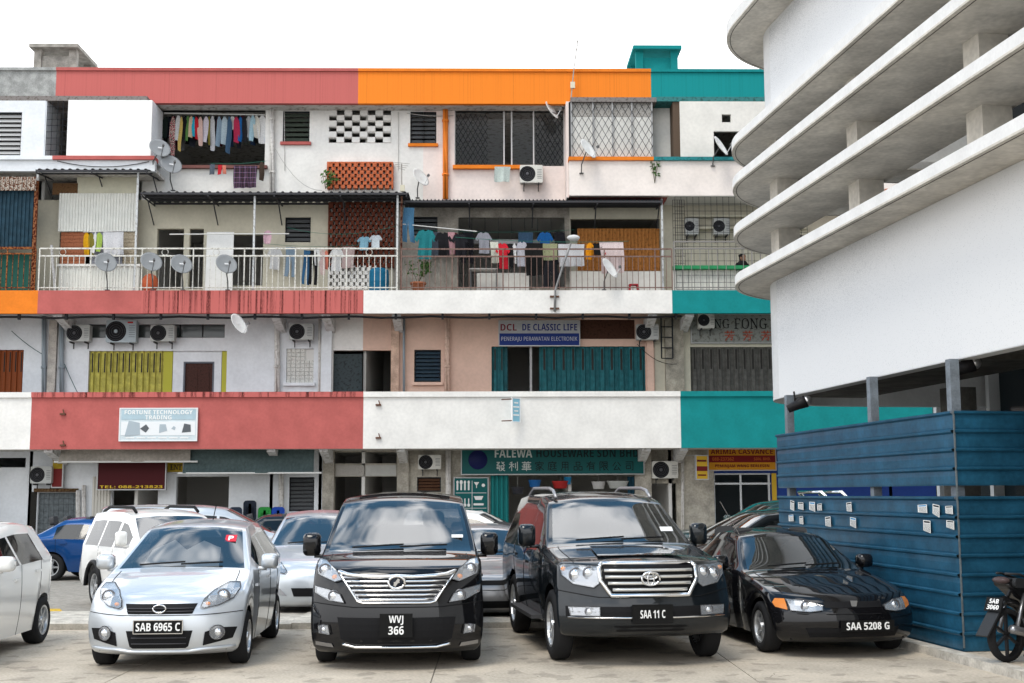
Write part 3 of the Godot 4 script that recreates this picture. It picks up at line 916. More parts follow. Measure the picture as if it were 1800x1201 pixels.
	for k in 30:
		run.append(Vector3(lerpf(XL, bx(1200, ZS), k / 29.0), Y2b - 0.10 - 0.025 * sin(k * 1.9), ZS - 0.12))
	pipe("service_pipe", run, 0.035, blackp)
	for k in 16:
		var x: float = lerpf(XL + 0.6, bx(1190, ZS), k / 15.0)
		part_box("pipe_bracket", [x - 0.035, Y2b - 0.17, x + 0.035, Y2b], ZS - 0.07, ZS - 0.17, blackp)
	# ladder frame on the dirty column
	var lad := Node3D.new(); lad.name = "wall_ladder"; block.add_child(lad, true)
	var la := at(1162, 556, ZW + 0.3); var lb := at(1183, 630, ZW + 0.3)
	for x in [la.x, lb.x]:
		part_box("stile", [x - 0.02, lb.y, x + 0.02, la.y], ZW + 0.30, ZW + 0.25, steel, lad)
	for k in 5:
		var y := lerpf(lb.y, la.y, k / 4.0)
		part_box("rung", [la.x, y - 0.015, lb.x, y + 0.015], ZW + 0.29, ZW + 0.26, steel, lad)
	# ================= ground floor =================
	louvre(g_holes[3], ZG, 8, steel, slat_dark, bluish)
	louvre([g_holes[6][0], g_holes[6][1], g_holes[6][2], g_holes[6][3]], ZG, 4, steel, m("brown_glass", lin(0.10, 0.05, 0.03), 0.3))
	part_box("board", pr(590, 818, 640, 837, ZG + 0.1), ZG + 0.03, ZG + 0.004, wallmat("notice_board", lin(0.45, 0.43, 0.40), "worn", 2.0))
	part_box("board", pr(642, 818, 696, 837, ZG + 0.1), ZG + 0.03, ZG + 0.004, wallmat("board_grey", lin(0.50, 0.50, 0.48)))
	folds("folding_gate", pr(160, 838, 192, 975, ZG + 0.08), ZG + 0.05, 0.1, 0.03, m("pale_gate", lin(0.55, 0.53, 0.48), 0.6))
	folds("folding_gate", pr(862, 836, 894, 975, ZG + 0.08), ZG + 0.03, 0.14, 0.06, m("teal_gate", lin(0.01, 0.17, 0.17), 0.5))
	folds("folding_gate", pr(1104, 838, 1117, 975, ZG + 0.08), ZG + 0.03, 0.1, 0.05, m("dark_teal_gate", lin(0.01, 0.05, 0.08), 0.5))
	var tiles := Node3D.new(); tiles.name = "tile_panel"; block.add_child(tiles, true)
	var tr: Array = g_holes[10]
	for i in 8:
		for j in 10:
			var w: float = (tr[2] - tr[0]) / 8; var h: float = (tr[3] - 0.02) / 10
			part_box("tile", [tr[0] + w * i + 0.004, 0.02 + h * j + 0.004, tr[0] + w * (i + 1) - 0.004, 0.02 + h * (j + 1) - 0.004], ZG - 0.10, ZG - 0.13, m("grey_tile", lin(0.13, 0.15, 0.16), 0.4, "metal", 1.5), tiles)
	for q in [[137, 862, 960, 0.07], [147, 853, 960, 0.06], [494, 795, 960, 0.08], [788, 792, 960, 0.09], [800 - 92, 795, 900, 0.035], [1200, 795, 960, 0.05]]:
		pipe("waste_pipe", [at(q[0], q[1], ZG + 0.12), at(q[0], q[2], ZG + 0.12)], q[3], pvc)
	pipe("waste_pipe", [at(60, 862, ZG + 0.12), at(137, 862, ZG + 0.12)], 0.06, m("stained_pipe", lin(0.25, 0.18, 0.10), 0.8, "rust", 1.0))
	part_box("soot_streak", pr(52, 865, 62, 960, ZG + 0.05), ZG + 0.05, ZG + 0.002, m("black_pipe_box", lin(0.03, 0.028, 0.025), 0.9, "worn", 1.5))
	for q in [[566, 586], [698, 718], [1117, 1146]]:
		part_box("column", pr(q[0], 790, q[1], 985, ZG + 0.2), ZG + 0.2, ZG + 0.002, wallmat("shop_column", lin(0.46, 0.44, 0.40), "concrete", 0.5))
	# blue shop front with white glazing bars
	var sf := Node3D.new(); sf.name = "shop_window"; block.add_child(sf, true)
	var sr: Array = g_holes[9]
	var wb := m("glazing_bar", lin(0.52, 0.54, 0.55), 0.5)
	for f in [0.0, 0.47, 0.97]:
		var x: float = lerpf(sr[0], sr[2], f)
		part_box("glazing_bar", [x - 0.03, sr[1], x + 0.03, sr[3]], ZG - 0.02, ZG - 0.06, wb, sf)
	for f in [0.82, 0.99]:
		var y: float = lerpf(sr[1], sr[3], f)
		part_box("glazing_bar", [sr[0], y - 0.03, sr[2], y + 0.03], ZG - 0.025, ZG - 0.055, wb, sf)
	st = mk()
	quad(st, Vector3(sr[0], sr[1], ZG - 0.07), Vector3(sr[0], sr[3], ZG - 0.07), Vector3(sr[2], sr[3], ZG - 0.07), Vector3(sr[2], sr[1], ZG - 0.07))
	put(st, "pane", gl, sf)
	part_box("yellow_jamb", pr(1358, 832, 1366, 935, ZG + 0.05), ZG + 0.05, ZG, m("yellow_jamb", lin(0.5, 0.32, 0.03), 0.6))
	# rooftop ventilator huts
	for q in [[52, 145, 82, 118, -40.2, wallmat("hut_grey", lin(0.38, 0.37, 0.35), "concrete", 0.6)], [1108, 1200, 85, 122, -40.2, teal]]:
		var hut := Node3D.new(); hut.name = "roof_vent"; block.add_child(hut, true)
		var h := pr(q[0], q[2], q[1], q[3], q[4])
		var cx: float = (h[0] + h[2]) / 2; var wd: float = (h[2] - h[0]) / 2 * 0.92
		st = mk()
		box(st, Vector3(cx, h[3] - 0.06, q[4] - 0.75), Vector3(wd * 2, 0.12, 2.1))
		put(st, "roof_slab", q[5], hut)
		for sx in [-1, 1]:
			for z in [0.0, -1.5]:
				part_box("pier", [cx + sx * wd * 0.72 - 0.12, h[1] - 0.6, cx + sx * wd * 0.72 + 0.12, h[3] - 0.12], q[4] + z + 0.1, q[4] + z - 0.14, q[5], hut)
		part_box("hut_wall", [cx - wd * 0.6, h[1] - 0.6, cx + wd * 0.6, h[3] - 0.34], q[4] + 0.03, q[4] - 0.07, q[5], hut)

func lattice(parent: Node, r: Array, z: float, pitch: float, mat: Material) -> void:
	# diamond lattice of flat bars, clipped to the rectangle; each bar a part
	var n := ceili((r[2] - r[0]) / pitch)
	var h: float = r[3] - r[1]
	for side in 2:
		var slope := 1.75 if side == 0 else -1.75
		var reach := h / 1.75
		var x := -reach
		while x < r[2] - r[0] + (reach if side == 1 else 0.0):
			# the bar passes (x0, bottom) and rises with slope
			var y0 := 0.0; var y1 := h
			var xa := x; var xb := x + h / slope
			if side == 1: xa = x; xb = x - reach
			var a := Vector2(xa, 0); var b := Vector2(xb, h)
			# clip to 0..w
			var w: float = r[2] - r[0]
			var ok := true
			for lim in [[0.0, 1.0], [w, -1.0]]:
				var da: float = (a.x - lim[0]) * lim[1]; var db: float = (b.x - lim[0]) * lim[1]
				if da < 0 and db < 0: ok = false; break
				if da < 0: a = a.lerp(b, da / (da - db))
				elif db < 0: b = b.lerp(a, db / (db - da))
			if ok and a.distance_to(b) > 0.04:
				var st := mk()
				var c := (a + b) / 2
				box(st, Vector3(r[0] + c.x, r[1] + c.y, z - 0.012 * side), Vector3(0.014, a.distance_to(b), 0.010), Basis(Vector3.BACK, -atan2(b.x - a.x, b.y - a.y)))
				put(st, "bar", mat, parent)
			x += pitch

func bars(r: Array, z: float, nx: int, ny: int, mat: Material, t := 0.014) -> void:
	var g := Node3D.new()
	g.name = "security_grille"
	block.add_child(g, true)
	for k in nx + 1:
		var x: float = lerpf(r[0], r[2], float(k) / nx)
		part_box("bar", [x - t / 2, r[1], x + t / 2, r[3]], z, z - t, mat, g)
	for k in ny + 1:
		var y: float = lerpf(r[1], r[3], float(k) / ny)
		part_box("cross_bar", [r[0], y - t / 2, r[2], y + t / 2], z - t - 0.001, z - 2 * t, mat, g)

func brick_screen(r: Array, z: float, deep: float, nx: int, ny: int, mat: Material) -> void:
	# open brickwork: bricks laid with gaps, every other course shifted
	var g := Node3D.new()
	g.name = "brick_screen"
	block.add_child(g, true)
	var w: float = (r[2] - r[0]) / nx; var h: float = (r[3] - r[1]) / ny
	for j in ny:
		for i in nx + 1:
			var x0: float = r[0] + w * (i - (0.5 if j % 2 else 0.0)); var x1: float = x0 + w * 0.64
			x0 = maxf(x0, r[0]); x1 = minf(x1, r[2])
			if x1 - x0 < 0.03: continue
			part_box("brick", [x0, r[1] + h * j + 0.003, x1, r[1] + h * (j + 1) - 0.003], z + 0.004 * ((i * 7 + j * 3) % 3), z - deep, mat, g)
	part_box("backing", [r[0], r[1], r[2], r[3]], z - deep, z - deep - 0.012, m("room_plaster", lin(0.64, 0.63, 0.60), 0.95), g)
	for x in [r[0] - 0.05, r[2]]:
		part_box("jamb", [x, r[1], x + 0.05, r[3]], z, ZW, mat, g)
	part_box("lintel", [r[0] - 0.05, r[3], r[2] + 0.05, r[3] + 0.05], z, ZW, mat, g)

# ---------- white car-park building on the right ----------
const RC := Vector3(4.626, 0, -20.46)      # far corner of its street wall
const RD := Vector3(0.1205, 0, 0.9927)     # along the wall, towards the camera
const RN := Vector3(-0.9927, 0, 0.1205)    # out of the wall

func outline(off: float, _round: float, near: float, deep: float) -> Array:
	# plan line at distance off outside the wall: along the wall, round the corner, along the end
	var pts := []
	pts.append(RC + RD * near + RN * off)
	var c := RC + RD * 0.3 - RN * 1.77
	for k in 25:
		var a := PI / 2 * k / 24.0
		pts.append(c + (RN * cos(a) - RD * sin(a)) * (1.77 + off))
	pts.append(c - RD * (1.77 + off) - RN * deep)
	return pts

func ribbon(st: SurfaceTool, pts: Array, y0: float, y1: float) -> void:
	for i in pts.size() - 1:
		var a: Vector3 = pts[i]; var b: Vector3 = pts[i + 1]
		quad(st, b + Vector3(0, y0, 0), b + Vector3(0, y1, 0), a + Vector3(0, y1, 0), a + Vector3(0, y0, 0))

func ring(outer: Array, inner: Array, y0: float, y1: float, called: String, mat: Material, parent: Node) -> void:
	var st := mk()
	ribbon(st, outer, y0, y1)
	var back := inner.duplicate()
	back.reverse()
	ribbon(st, back, y0, y1)
	for i in outer.size() - 1:
		var u := Vector3(0, y0, 0); var v := Vector3(0, y1, 0)
		quad(st, outer[i] + u, inner[i] + u, inner[i + 1] + u, outer[i + 1] + u)
		quad(st, outer[i] + v, outer[i + 1] + v, inner[i + 1] + v, inner[i] + v)
	for e in [0, outer.size() - 1]:
		quad(st, outer[e] + Vector3(0, y0, 0), outer[e] + Vector3(0, y1, 0), inner[e] + Vector3(0, y1, 0), inner[e] + Vector3(0, y0, 0))
	put(st, called, mat, parent)

func build_white_building() -> void:
	var b := thing("car_park_building", "white concrete building with round-ended horizontal fins above the blue hoarding", "building")
	var white := m("white_render", lin(0.67, 0.675, 0.68), 0.9, "plaster", 0.35)
	var fin := m("white_fin", lin(0.74, 0.735, 0.73), 0.9, "plaster", 0.5)
	var conc := m("bare_concrete", lin(0.70, 0.68, 0.64), 0.95, "soffit", 0.3)
	var near := 17.0
	var yA := 3.365
	var fins := [[5.30, 5.46], [6.13, 6.29], [6.96, 7.12], [7.62, 7.78]]
	# lower wall panel, with the stain under the first fin left to the weather texture
	ring(outline(0.0, 0.15, near, 9), outline(-0.2, 0.02, near, 9), yA, 5.30, "wall_panel", white, b)
	ring(outline(0.0, 0.15, near, 9), outline(-0.2, 0.02, near, 9), 7.78, 9.63, "wall_panel", white, b)
	var mould := StandardMaterial3D.new()
	mould.resource_name = "weathered_render"
	mould.albedo_color = lin(0.67, 0.675, 0.68)
	mould.albedo_texture = tex.mould
	mould.roughness = 0.9
	for q in [[yA + 0.01, 5.29], [7.79, 9.57]]:
		var ws := mk()
		var p0 := RC + RD * 0.30 + RN * 0.004; var p1 := RC + RD * 9.5 + RN * 0.004
		uvquad(ws, [p0 + Vector3(0, q[0], 0), p0 + Vector3(0, q[1], 0), p1 + Vector3(0, q[1], 0), p1 + Vector3(0, q[0], 0)])
		put(ws, "weathered_face", mould, b)
	for k in 4:
		ring(outline(0.58, 0.75, near, 9), outline(-0.40, 0.35, near, 9), fins[k][0], fins[k][0] + 0.025, "fin_soffit", conc, b)
		ring(outline(0.58, 0.75, near, 9), outline(-0.40, 0.35, near, 9), fins[k][0] + 0.025, fins[k][1], "fin", fin, b)
	ring(outline(0.62, 0.78, near, 9), outline(-0.2, 0.35, near, 9), 9.65, 9.85, "fin", fin, b)
	ring(outline(0.62, 0.78, near, 9), outline(-0.2, 0.35, near, 9), 9.625, 9.65, "fin_soffit", conc, b)
	# thin dark strips that paint the shade of drip grooves along each soffit
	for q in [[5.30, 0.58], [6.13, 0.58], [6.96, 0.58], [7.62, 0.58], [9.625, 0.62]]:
		ring(outline(q[1] - 0.055, 0.7, near, 9), outline(q[1] - 0.067, 0.6, near, 9), q[0] - 0.004, q[0] + 0.01, "drip_groove_shade", m("groove_shade", lin(0.10, 0.09, 0.08), 0.9), b)
	# columns between the fins
	var bs := Basis(RN, Vector3.UP, RD)
	for s in [0.35, 3.55, 6.9, 10.3]:
		for k in 3:
			var st := mk()
			box(st, RC + RD * s - RN * 0.16 + Vector3(0, (fins[k][1] + fins[k + 1][0]) / 2, 0), Vector3(0.36, fins[k + 1][0] - fins[k][1], 0.36), bs)
			put(st, "column", conc, b)
	# inside: gallery wall, ramps, roof deck
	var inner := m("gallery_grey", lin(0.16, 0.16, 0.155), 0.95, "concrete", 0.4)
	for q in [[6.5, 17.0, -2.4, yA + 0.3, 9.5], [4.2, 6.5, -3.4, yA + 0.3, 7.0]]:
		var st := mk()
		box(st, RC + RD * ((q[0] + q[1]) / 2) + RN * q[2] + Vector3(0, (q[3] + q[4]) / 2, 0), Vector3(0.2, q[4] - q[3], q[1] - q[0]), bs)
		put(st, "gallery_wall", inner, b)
	var deck := mk()
	box(deck, RC + RD * 8.5 - RN * 4.4 + Vector3(0, 9.45, 0), Vector3(8.4, 0.2, 17.0), bs)
	put(deck, "roof_deck", conc, b)
	deck = mk()
	box(deck, RC + RD * 11.5 - RN * 4.4 + Vector3(0, yA + 0.2, 0), Vector3(8.4, 0.2, 11.0), bs)
	put(deck, "floor_deck", inner, b)
	deck = mk()
	box(deck, RC + RD * 2.9 - RN * 0.9 + Vector3(0, yA + 0.15, 0), Vector3(1.4, 0.2, 6.0), bs)
	put(deck, "floor_deck", inner, b)
	# ground-floor core and columns in the shade
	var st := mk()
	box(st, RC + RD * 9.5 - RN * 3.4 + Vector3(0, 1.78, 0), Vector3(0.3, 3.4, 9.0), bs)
	put(st, "core_and_shade_wall", m("core_grey", lin(0.10, 0.11, 0.12), 0.9, "concrete", 0.5), b)
	for q in [[-2.0, 17.0, 0.3, 6.0], [-2.2, 11.5, 0.3, 0.2]]:  # two unseen walls, added to cut the light on the hoarding return
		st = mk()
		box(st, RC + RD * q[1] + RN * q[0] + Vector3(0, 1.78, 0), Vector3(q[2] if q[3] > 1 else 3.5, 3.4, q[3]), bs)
		put(st, "core_and_shade_wall", m("core_grey", lin(0.10, 0.11, 0.12)), b)
	# unseen front wall, added to keep skylight out of the alcove
	st = mk()
	box(st, RC + RD * 13.2 - RN * 0.1 + Vector3(0, 1.70, 0), Vector3(0.2, 3.3, 7.6), bs)
	put(st, "added_shade_wall", white, b)
	for s in [[1.2, -2.6], [4.6, -2.6]]:
		st = mk()
		box(st, RC + RD * s[0] + RN * s[1] + Vector3(0, 1.78, 0), Vector3(0.4, 3.4, 0.4), bs)
		put(st, "column", inner, b)
	# striped awning seen through the fins is on the block behind; dark tower rising behind the roof deck
	var tower := thing("dark_tower", "dark glass tower with pale vertical fins behind the white building", "building", RC + RD * 4.0 - RN * 9.0)
	tower.basis = bs
	st = mk()
	box(st, Vector3(0, 19, 0), Vector3(9.0, 38, 15.0))
	put(st, "curtain_wall", coat(m("tower_glass", lin(0.012, 0.02, 0.025), 0.2), 0.3, 0.1), tower)
	var pale := m("tower_fin", lin(0.62, 0.64, 0.64), 0.6)
	for k in 8:
		st = mk()
		box(st, Vector3(4.6, 19, -7.0 + k * 2.0), Vector3(0.2, 38, 0.12))
		put(st, "fin", pale, tower)
	for k in 5:
		st = mk()
		box(st, Vector3(-4.0 + k * 2.0, 19, 7.6), Vector3(0.12, 38, 0.2))
		put(st, "fin", pale, tower)

# ---------- blue hoarding ----------
func build_fence() -> void:
	var f := thing("blue_hoarding", "tall blue corrugated metal hoarding beside the black sedan", "fence", Vector3(5.2, 0, -14.03))
	var blue := coat(m("blue_sheet", lin(0.020, 0.115, 0.215), 0.45, "concrete", 0.45, 0.2), 0.35, 0.2)
	var bs := Basis(RN, Vector3.UP, RD)
	f.basis = bs
	# local x points out to the lane, z towards the camera; ribbed sheets, each a part
	var long := 5.75
	for q in [[1.92, 2.76, 4], [0.10, 1.80, 8]]:
		var n: int = q[2]
		for k in n:
			var y0: float = lerpf(q[0], q[1], float(k) / n); var y1: float = lerpf(q[0], q[1], float(k + 1) / n)
			for seg in [[0.0, -long, 0.0, 0.0]]:
				var st := mk()
				rib(st, Vector3(0, 0, seg[0]), Vector3(0, 0, seg[1]), Vector3(1, 0, 0), y0, y1)
				put(st, "sheet", blue, f)
			var s2 := mk()
			rib(s2, Vector3(-5.0, 0, 0), Vector3(0.0, 0, 0), Vector3(0, 0, 1), y0, y1)
			put(s2, "return_sheet", blue, f)
	# a bent flashing up the corner and timber uprights behind
	var st := mk()
	box(st, Vector3(0.0, 1.45, 0.015), Vector3(0.018, 2.62, 0.012))
	put(st, "corner_strip", m("corner_strip", lin(0.22, 0.26, 0.28), 0.5, "metal", 1.0, 0.5), f)
	var postm := m("grey_post", lin(0.20, 0.23, 0.26), 0.6, "metal", 0.8)
	for z in [-0.16, -2.35, -5.45]:
		st = mk()
		box(st, Vector3(-0.10, 1.70, z), Vector3(0.11, 3.32, 0.11))
		put(st, "post", postm, f)
	for y in [0.35, 1.5, 2.3]:
		st = mk()
		box(st, Vector3(-0.065, y, -2.8), Vector3(0.04, 0.06, 5.6))
		put(st, "back_rail", postm, f)
	# pasted handbills, each its own sheet of paper
	rng.seed = 31
	var k := 0
	for q in [[1393, 889], [1408, 890], [1428, 891], [1441, 892], [1493, 892], [1622, 895], [1646, 898], [1669, 897], [1391, 911], [1409, 915], [1456, 918], [1500, 919], [1630, 926], [1671, 923]]:
		# where the sight line meets the sheet
		var d := view * Vector3(q[0] - 900.0, 600.5 - q[1], -FOCAL)
		var n := RN
		var p := CAM + d * ((Vector3(5.2, 0, -14.03) + n * 0.035 - CAM).dot(n) / d.dot(n))
		var w := rng.randf_range(0.14, 0.24); var h := rng.randf_range(0.09, 0.15)
		var rot := rng.randf_range(-0.12, 0.12)
		var s := mk()
		var xf := Transform3D(Basis(RD * -1.0, Vector3.UP, RN).rotated(RN, rot), p)
		var c := [Vector3(-w, -h, 0), Vector3(-w, h, 0), Vector3(w, h, 0), Vector3(w, -h, 0)]
		var tear := rng.randf_range(0.1, 0.5)
		var pts := []
		for v in c: pts.append(xf * (v * 0.5 + Vector3(0, 0, 0.003)))
		pts[3] = pts[3].lerp(pts[2], tear * 0.5)
		uvquad(s, pts)
		var mt := m("handbill_%d" % (k % 3), Color.WHITE, 0.9)
		mt.albedo_texture = tex["bill%d" % (k % 3)]
		tag(put(s, "handbill", mt), "torn white handbill pasted on the blue hoarding under its open gap", "poster", "handbills pasted on the hoarding")
		k += 1
	# two floodlights under the soffit
	for q in [[1402, 712, -19.2, "small black floodlight with silver face under the white building's far corner"], [1690, 648, -14.4, "black floodlight with round silver cap at the corner post of the hoarding"]]:
		var l := thing("floodlight", q[3], "lamp", at(q[0], q[1], q[2]))
		var s := mk(true)
		lathe(s, [Vector2(0, -0.16), Vector2(0.06, -0.16), Vector2(0.075, 0.0), Vector2(0.10, 0.14), Vector2(0.085, 0.15)], 14, Transform3D(Basis(Vector3(0, 0, 1), -1.15) * Basis(Vector3.RIGHT, 0.3), Vector3.ZERO))
		put(s, "housing", m("black_plastic", lin(0.015, 0.014, 0.015), 0.4), l)
		s = mk(true)
		ball(s, Basis(Vector3(0, 0, 1), -1.15) * Vector3(0, 0.15, 0.04), Vector3(0.08, 0.08, 0.08))
		put(s, "reflector_cap", m("silver_cap", lin(0.6, 0.6, 0.6), 0.3, "", 1.0, 0.8), l)
		s = mk()
		var top := 3.40 - (l.position.y)
		tube(s, [Vector3(-0.03, 0, 0), Vector3(-0.05, top, 0.0)], 0.015)
		put(s, "bracket", m("black_plastic", lin(0.015, 0.014, 0.015)), l)

func rib(st: SurfaceTool, a: Vector3, b: Vector3, out: Vector3, y0: float, y1: float) -> void:
	# one trapezoid rib of profiled sheet between y0 and y1, from a to b
	var h := y1 - y0
	var prof := [Vector2(0, 0), Vector2(0.005, 0.10), Vector2(0.008, 0.50), Vector2(0.004, 0.76), Vector2(0.034, 0.86), Vector2(0.036, 0.95), Vector2(0, 1.0)]
	for i in prof.size() - 1:
		var p: Vector2 = prof[i]; var q: Vector2 = prof[i + 1]
		var P := Vector3(0, y0 + p.y * h, 0) + out * p.x; var Q := Vector3(0, y0 + q.y * h, 0) + out * q.x
		quad(st, a + P, a + Q, b + Q, b + P)
		quad(st, b + P - out * 0.004, b + Q - out * 0.004, a + Q - out * 0.004, a + P - out * 0.004)

# ---------- balcony railings and lean-to roofs ----------
func railing(called: String, label: String, px0: float, px1: float, pyt: float, pym: float, mat: Material, n: int, rings := true) -> void:
	var z := ZS - 0.10
	var a := at(px0, 509, z); var b := at(px1, 509, z)
	var yt := at((px0 + px1) / 2, pyt, z).y; var ym := at((px0 + px1) / 2, pym, z).y
	var y0 := at(600, 510.5, ZS).y
	var g := thing(called, label, "railing", Vector3((a.x + b.x) / 2, y0, z))
	var hw := (b.x - a.x) / 2
	for y in [yt - y0, ym - y0, 0.10]:
		var st := mk()
		box(st, Vector3(0, y, 0), Vector3(hw * 2, 0.045 if y > 1 else 0.03, 0.035))
		put(st, "rail", mat, g)
	var posts := maxi(2, n / 9)
	for k in n + 1:
		var x := lerpf(-hw, hw, float(k) / n)
		var big: bool = k % 9 == 0 or k == n
		var st := mk()
		box(st, Vector3(x, (yt - y0) / 2 if big else (ym - y0) / 2, 0), Vector3(0.036 if big else 0.017, (yt - y0) if big else (ym - y0), 0.03 if big else 0.017))
		put(st, "post" if big else "baluster", mat, g)
		if rings and k % 9 == 4:
			st = mk(true)
			var pts := []
			var rr := (yt - ym) * 0.42
			for i in 17: pts.append(Vector3(x + cos(TAU * i / 16) * rr, (yt + ym) / 2 - y0 + sin(TAU * i / 16) * rr, 0))
			tube(st, pts, 0.011, 5, true)
			put(st, "ring", mat, g)

func lean_to(called: String, label: String, px0: float, px1: float, pyf: float, pyb: float, zf: float, mat: Material, under: Material, pitch := 0.24) -> void:
	# corrugated sheet roof falling towards the lane, on rafters
	var f := at(px0, pyf, zf); var e := at(px1, pyf, zf)
	var yb := at((px0 + px1) / 2, pyb, ZW).y
	var g := thing(called, label, "awning", Vector3((f.x + e.x) / 2, f.y, zf))
	var hw := (e.x - f.x) / 2
	var zb := ZW - zf + 0.02; var rise := yb - f.y
	var n := maxi(3, roundi(hw * 2 / (pitch * 3)))
	for k in n:
		var st := mk()
		var x0 := lerpf(-hw, hw, float(k) / n); var x1 := lerpf(-hw, hw, float(k + 1) / n)
		for c in 3:
			var u0 := lerpf(x0, x1, c / 3.0); var w := (x1 - x0) / 3
			var prof := [Vector2(u0, 0), Vector2(u0 + w * 0.3, 0), Vector2(u0 + w * 0.42, 0.035), Vector2(u0 + w * 0.62, 0.035), Vector2(u0 + w * 0.74, 0), Vector2(u0 + w, 0)]
			for i in 5:
				var p: Vector2 = prof[i]; var q: Vector2 = prof[i + 1]
				quad(st, Vector3(p.x, p.y, 0), Vector3(p.x, p.y + rise, zb), Vector3(q.x, q.y + rise, zb), Vector3(q.x, q.y, 0))
				quad(st, Vector3(q.x, q.y - 0.012, 0), Vector3(q.x, q.y + rise - 0.012, zb), Vector3(p.x, p.y + rise - 0.012, zb), Vector3(p.x, p.y - 0.012, 0))
				quad(st, Vector3(p.x, p.y - 0.012, 0), Vector3(p.x, p.y, 0), Vector3(q.x, q.y, 0), Vector3(q.x, q.y - 0.012, 0))
		put(st, "roof_sheet", mat, g)
	for k in 4:
		var st := mk()
		var fz := lerpf(0.03, zb, k / 3.0)
		box(st, Vector3(0, rise * fz / zb - 0.05, fz), Vector3(hw * 2 - 0.05, 0.06, 0.05))
		put(st, "purlin", under, g)
	var nr := maxi(2, roundi(hw * 2 / 2.2))
	for k in nr + 1:
		var st := mk()
		var x := lerpf(-hw + 0.06, hw - 0.06, float(k) / nr)
		var a := Vector3(x, -0.12, 0.06); var c := Vector3(x, rise - 0.12, zb)
		tube(st, [a, c], 0.025, 6)
		put(st, "rafter", under, g)
		st = mk()
		tube(st, [Vector3(x, rise - 0.75, zb + 0.03), Vector3(x, rise * 0.45 - 0.12, zb * 0.45)], 0.02, 6)
		put(st, "strut", under, g)

func build_balconies() -> void:
	var cream := m("railing_cream", lin(0.66, 0.65, 0.60), 0.5, "worn", 1.0)
	var brown := m("railing_brown", lin(0.20, 0.13, 0.11), 0.6, "worn", 1.0)
	railing("balcony_railing", "white steel balcony railing with small rings above the stained red band", 67, 698, 437, 450, cream, 63)
	railing("balcony_railing", "brown steel balcony railing above the white band between two flats", 705, 1182, 438, 451, brown, 48, false)
	railing("balcony_railing", "grey steel balcony railing in front of the barred cage above the teal band", 1186, 1430, 425, 437, m("railing_grey", lin(0.22, 0.21, 0.20), 0.5), 16, false)
	var rail_o := m("railing_orange", lin(0.42, 0.16, 0.05), 0.6, "rust", 1.0)
	railing("balcony_railing", "rusty orange balcony railing over a green board beside the white railing", -80, 60, 437, 446, rail_o, 14, false)
	var sheet := m("dark_roof_sheet", lin(0.05, 0.053, 0.056), 0.6, "worn", 0.6)
	var under := m("roof_timber", lin(0.05, 0.05, 0.055), 0.7)
	lean_to("lean_to_roof", "dark corrugated lean-to roof over the white-clad balcony", 62, 262, 298, 311, ZS - 0.05, sheet, under)
	lean_to("lean_to_roof", "long dark corrugated lean-to roof over the white-railed balcony", 246, 718, 338, 356, ZS - 0.05, sheet, under)
	lean_to("lean_to_roof", "black corrugated lean-to roof over the brown-railed balcony", 708, 1166, 352, 361, ZS - 0.35, m("black_roof_sheet", lin(0.03, 0.035, 0.04), 0.6), under, 0.12)
	# steel posts that carry the roofs
	var post := m("post_white", lin(0.55, 0.57, 0.58), 0.5, "worn", 0.8)
	var ypost := at(600, 510.5, ZS).y
	for q in [[67, 300, post], [243, 300, post], [448, 345, post], [699, 340, post], [706, 345, m("post_rust", lin(0.20, 0.11, 0.08), 0.8, "rust", 0.8)], [1163, 350, post]]:
		var z := ZS - 0.45 if q[0] > 1000 else ZS - 0.22
		var a := at(q[0], q[1], z)
		var st := mk()
		box(st, Vector3(0, (a.y - ypost) / 2, 0), Vector3(0.06, a.y - ypost, 0.06))
		var o := put(st, "roof_post", q[2])
		o.position = Vector3(a.x, ypost, z)
		var beside: String = {67: "beside the closed-in blue sheet balcony", 243: "between the white-clad balcony and the long roof", 448: "in the middle of the long lean-to roof", 699: "at the end of the white railing", 706: "at the start of the brown railing", 1163: "beside the barred cage"}[q[0]]
		tag(o, ("rusty" if q[0] == 706 else "pale") + " steel post carrying a lean-to roof " + beside, "post")
	# closed-in balcony at the far left: dark blue sheet, rusty valance, green board
	var c := thing("sheet_enclosure", "balcony closed in with dark blue corrugated sheet under a rusty valance", "enclosure", at(25, 510, ZS - 0.2))
	var base := c.position
	var keep := block
	block = c
	var sh := func(r: Array) -> Array: return [r[0] - base.x, r[1] - base.y, r[2] - base.x, r[3] - base.y]
	folds("blue_sheet", sh.call(pr(-80, 334, 59, 436, ZS - 0.2)), -0.02, 0.12, 0.03, m("blue_cladding", lin(0.018, 0.05, 0.075), 0.6, "metal", 0.7))
	folds("green_board", sh.call(pr(-80, 444, 60, 510, ZS - 0.2)), -0.14, 0.25, 0.008, m("green_board", lin(0.02, 0.09, 0.07), 0.7))
	folds("rusty_valance", sh.call(pr(-80, 311, 63, 335, ZS - 0.05)), 0.15, 0.13, 0.03, m("rusty_sheet", lin(0.62, 0.60, 0.56), 0.8, "rust", 1.3))
	part_box("corner_post", sh.call(pr(58, 318, 64, 510, ZS - 0.2)), 0.06, -0.02, m("rust_post", lin(0.35, 0.15, 0.07), 0.8, "rust", 1.0), c)
	part_box("rail", sh.call(pr(-80, 434, 62, 438, ZS - 0.15)), 0.05, 0.01, rail_o, c)
	block = keep

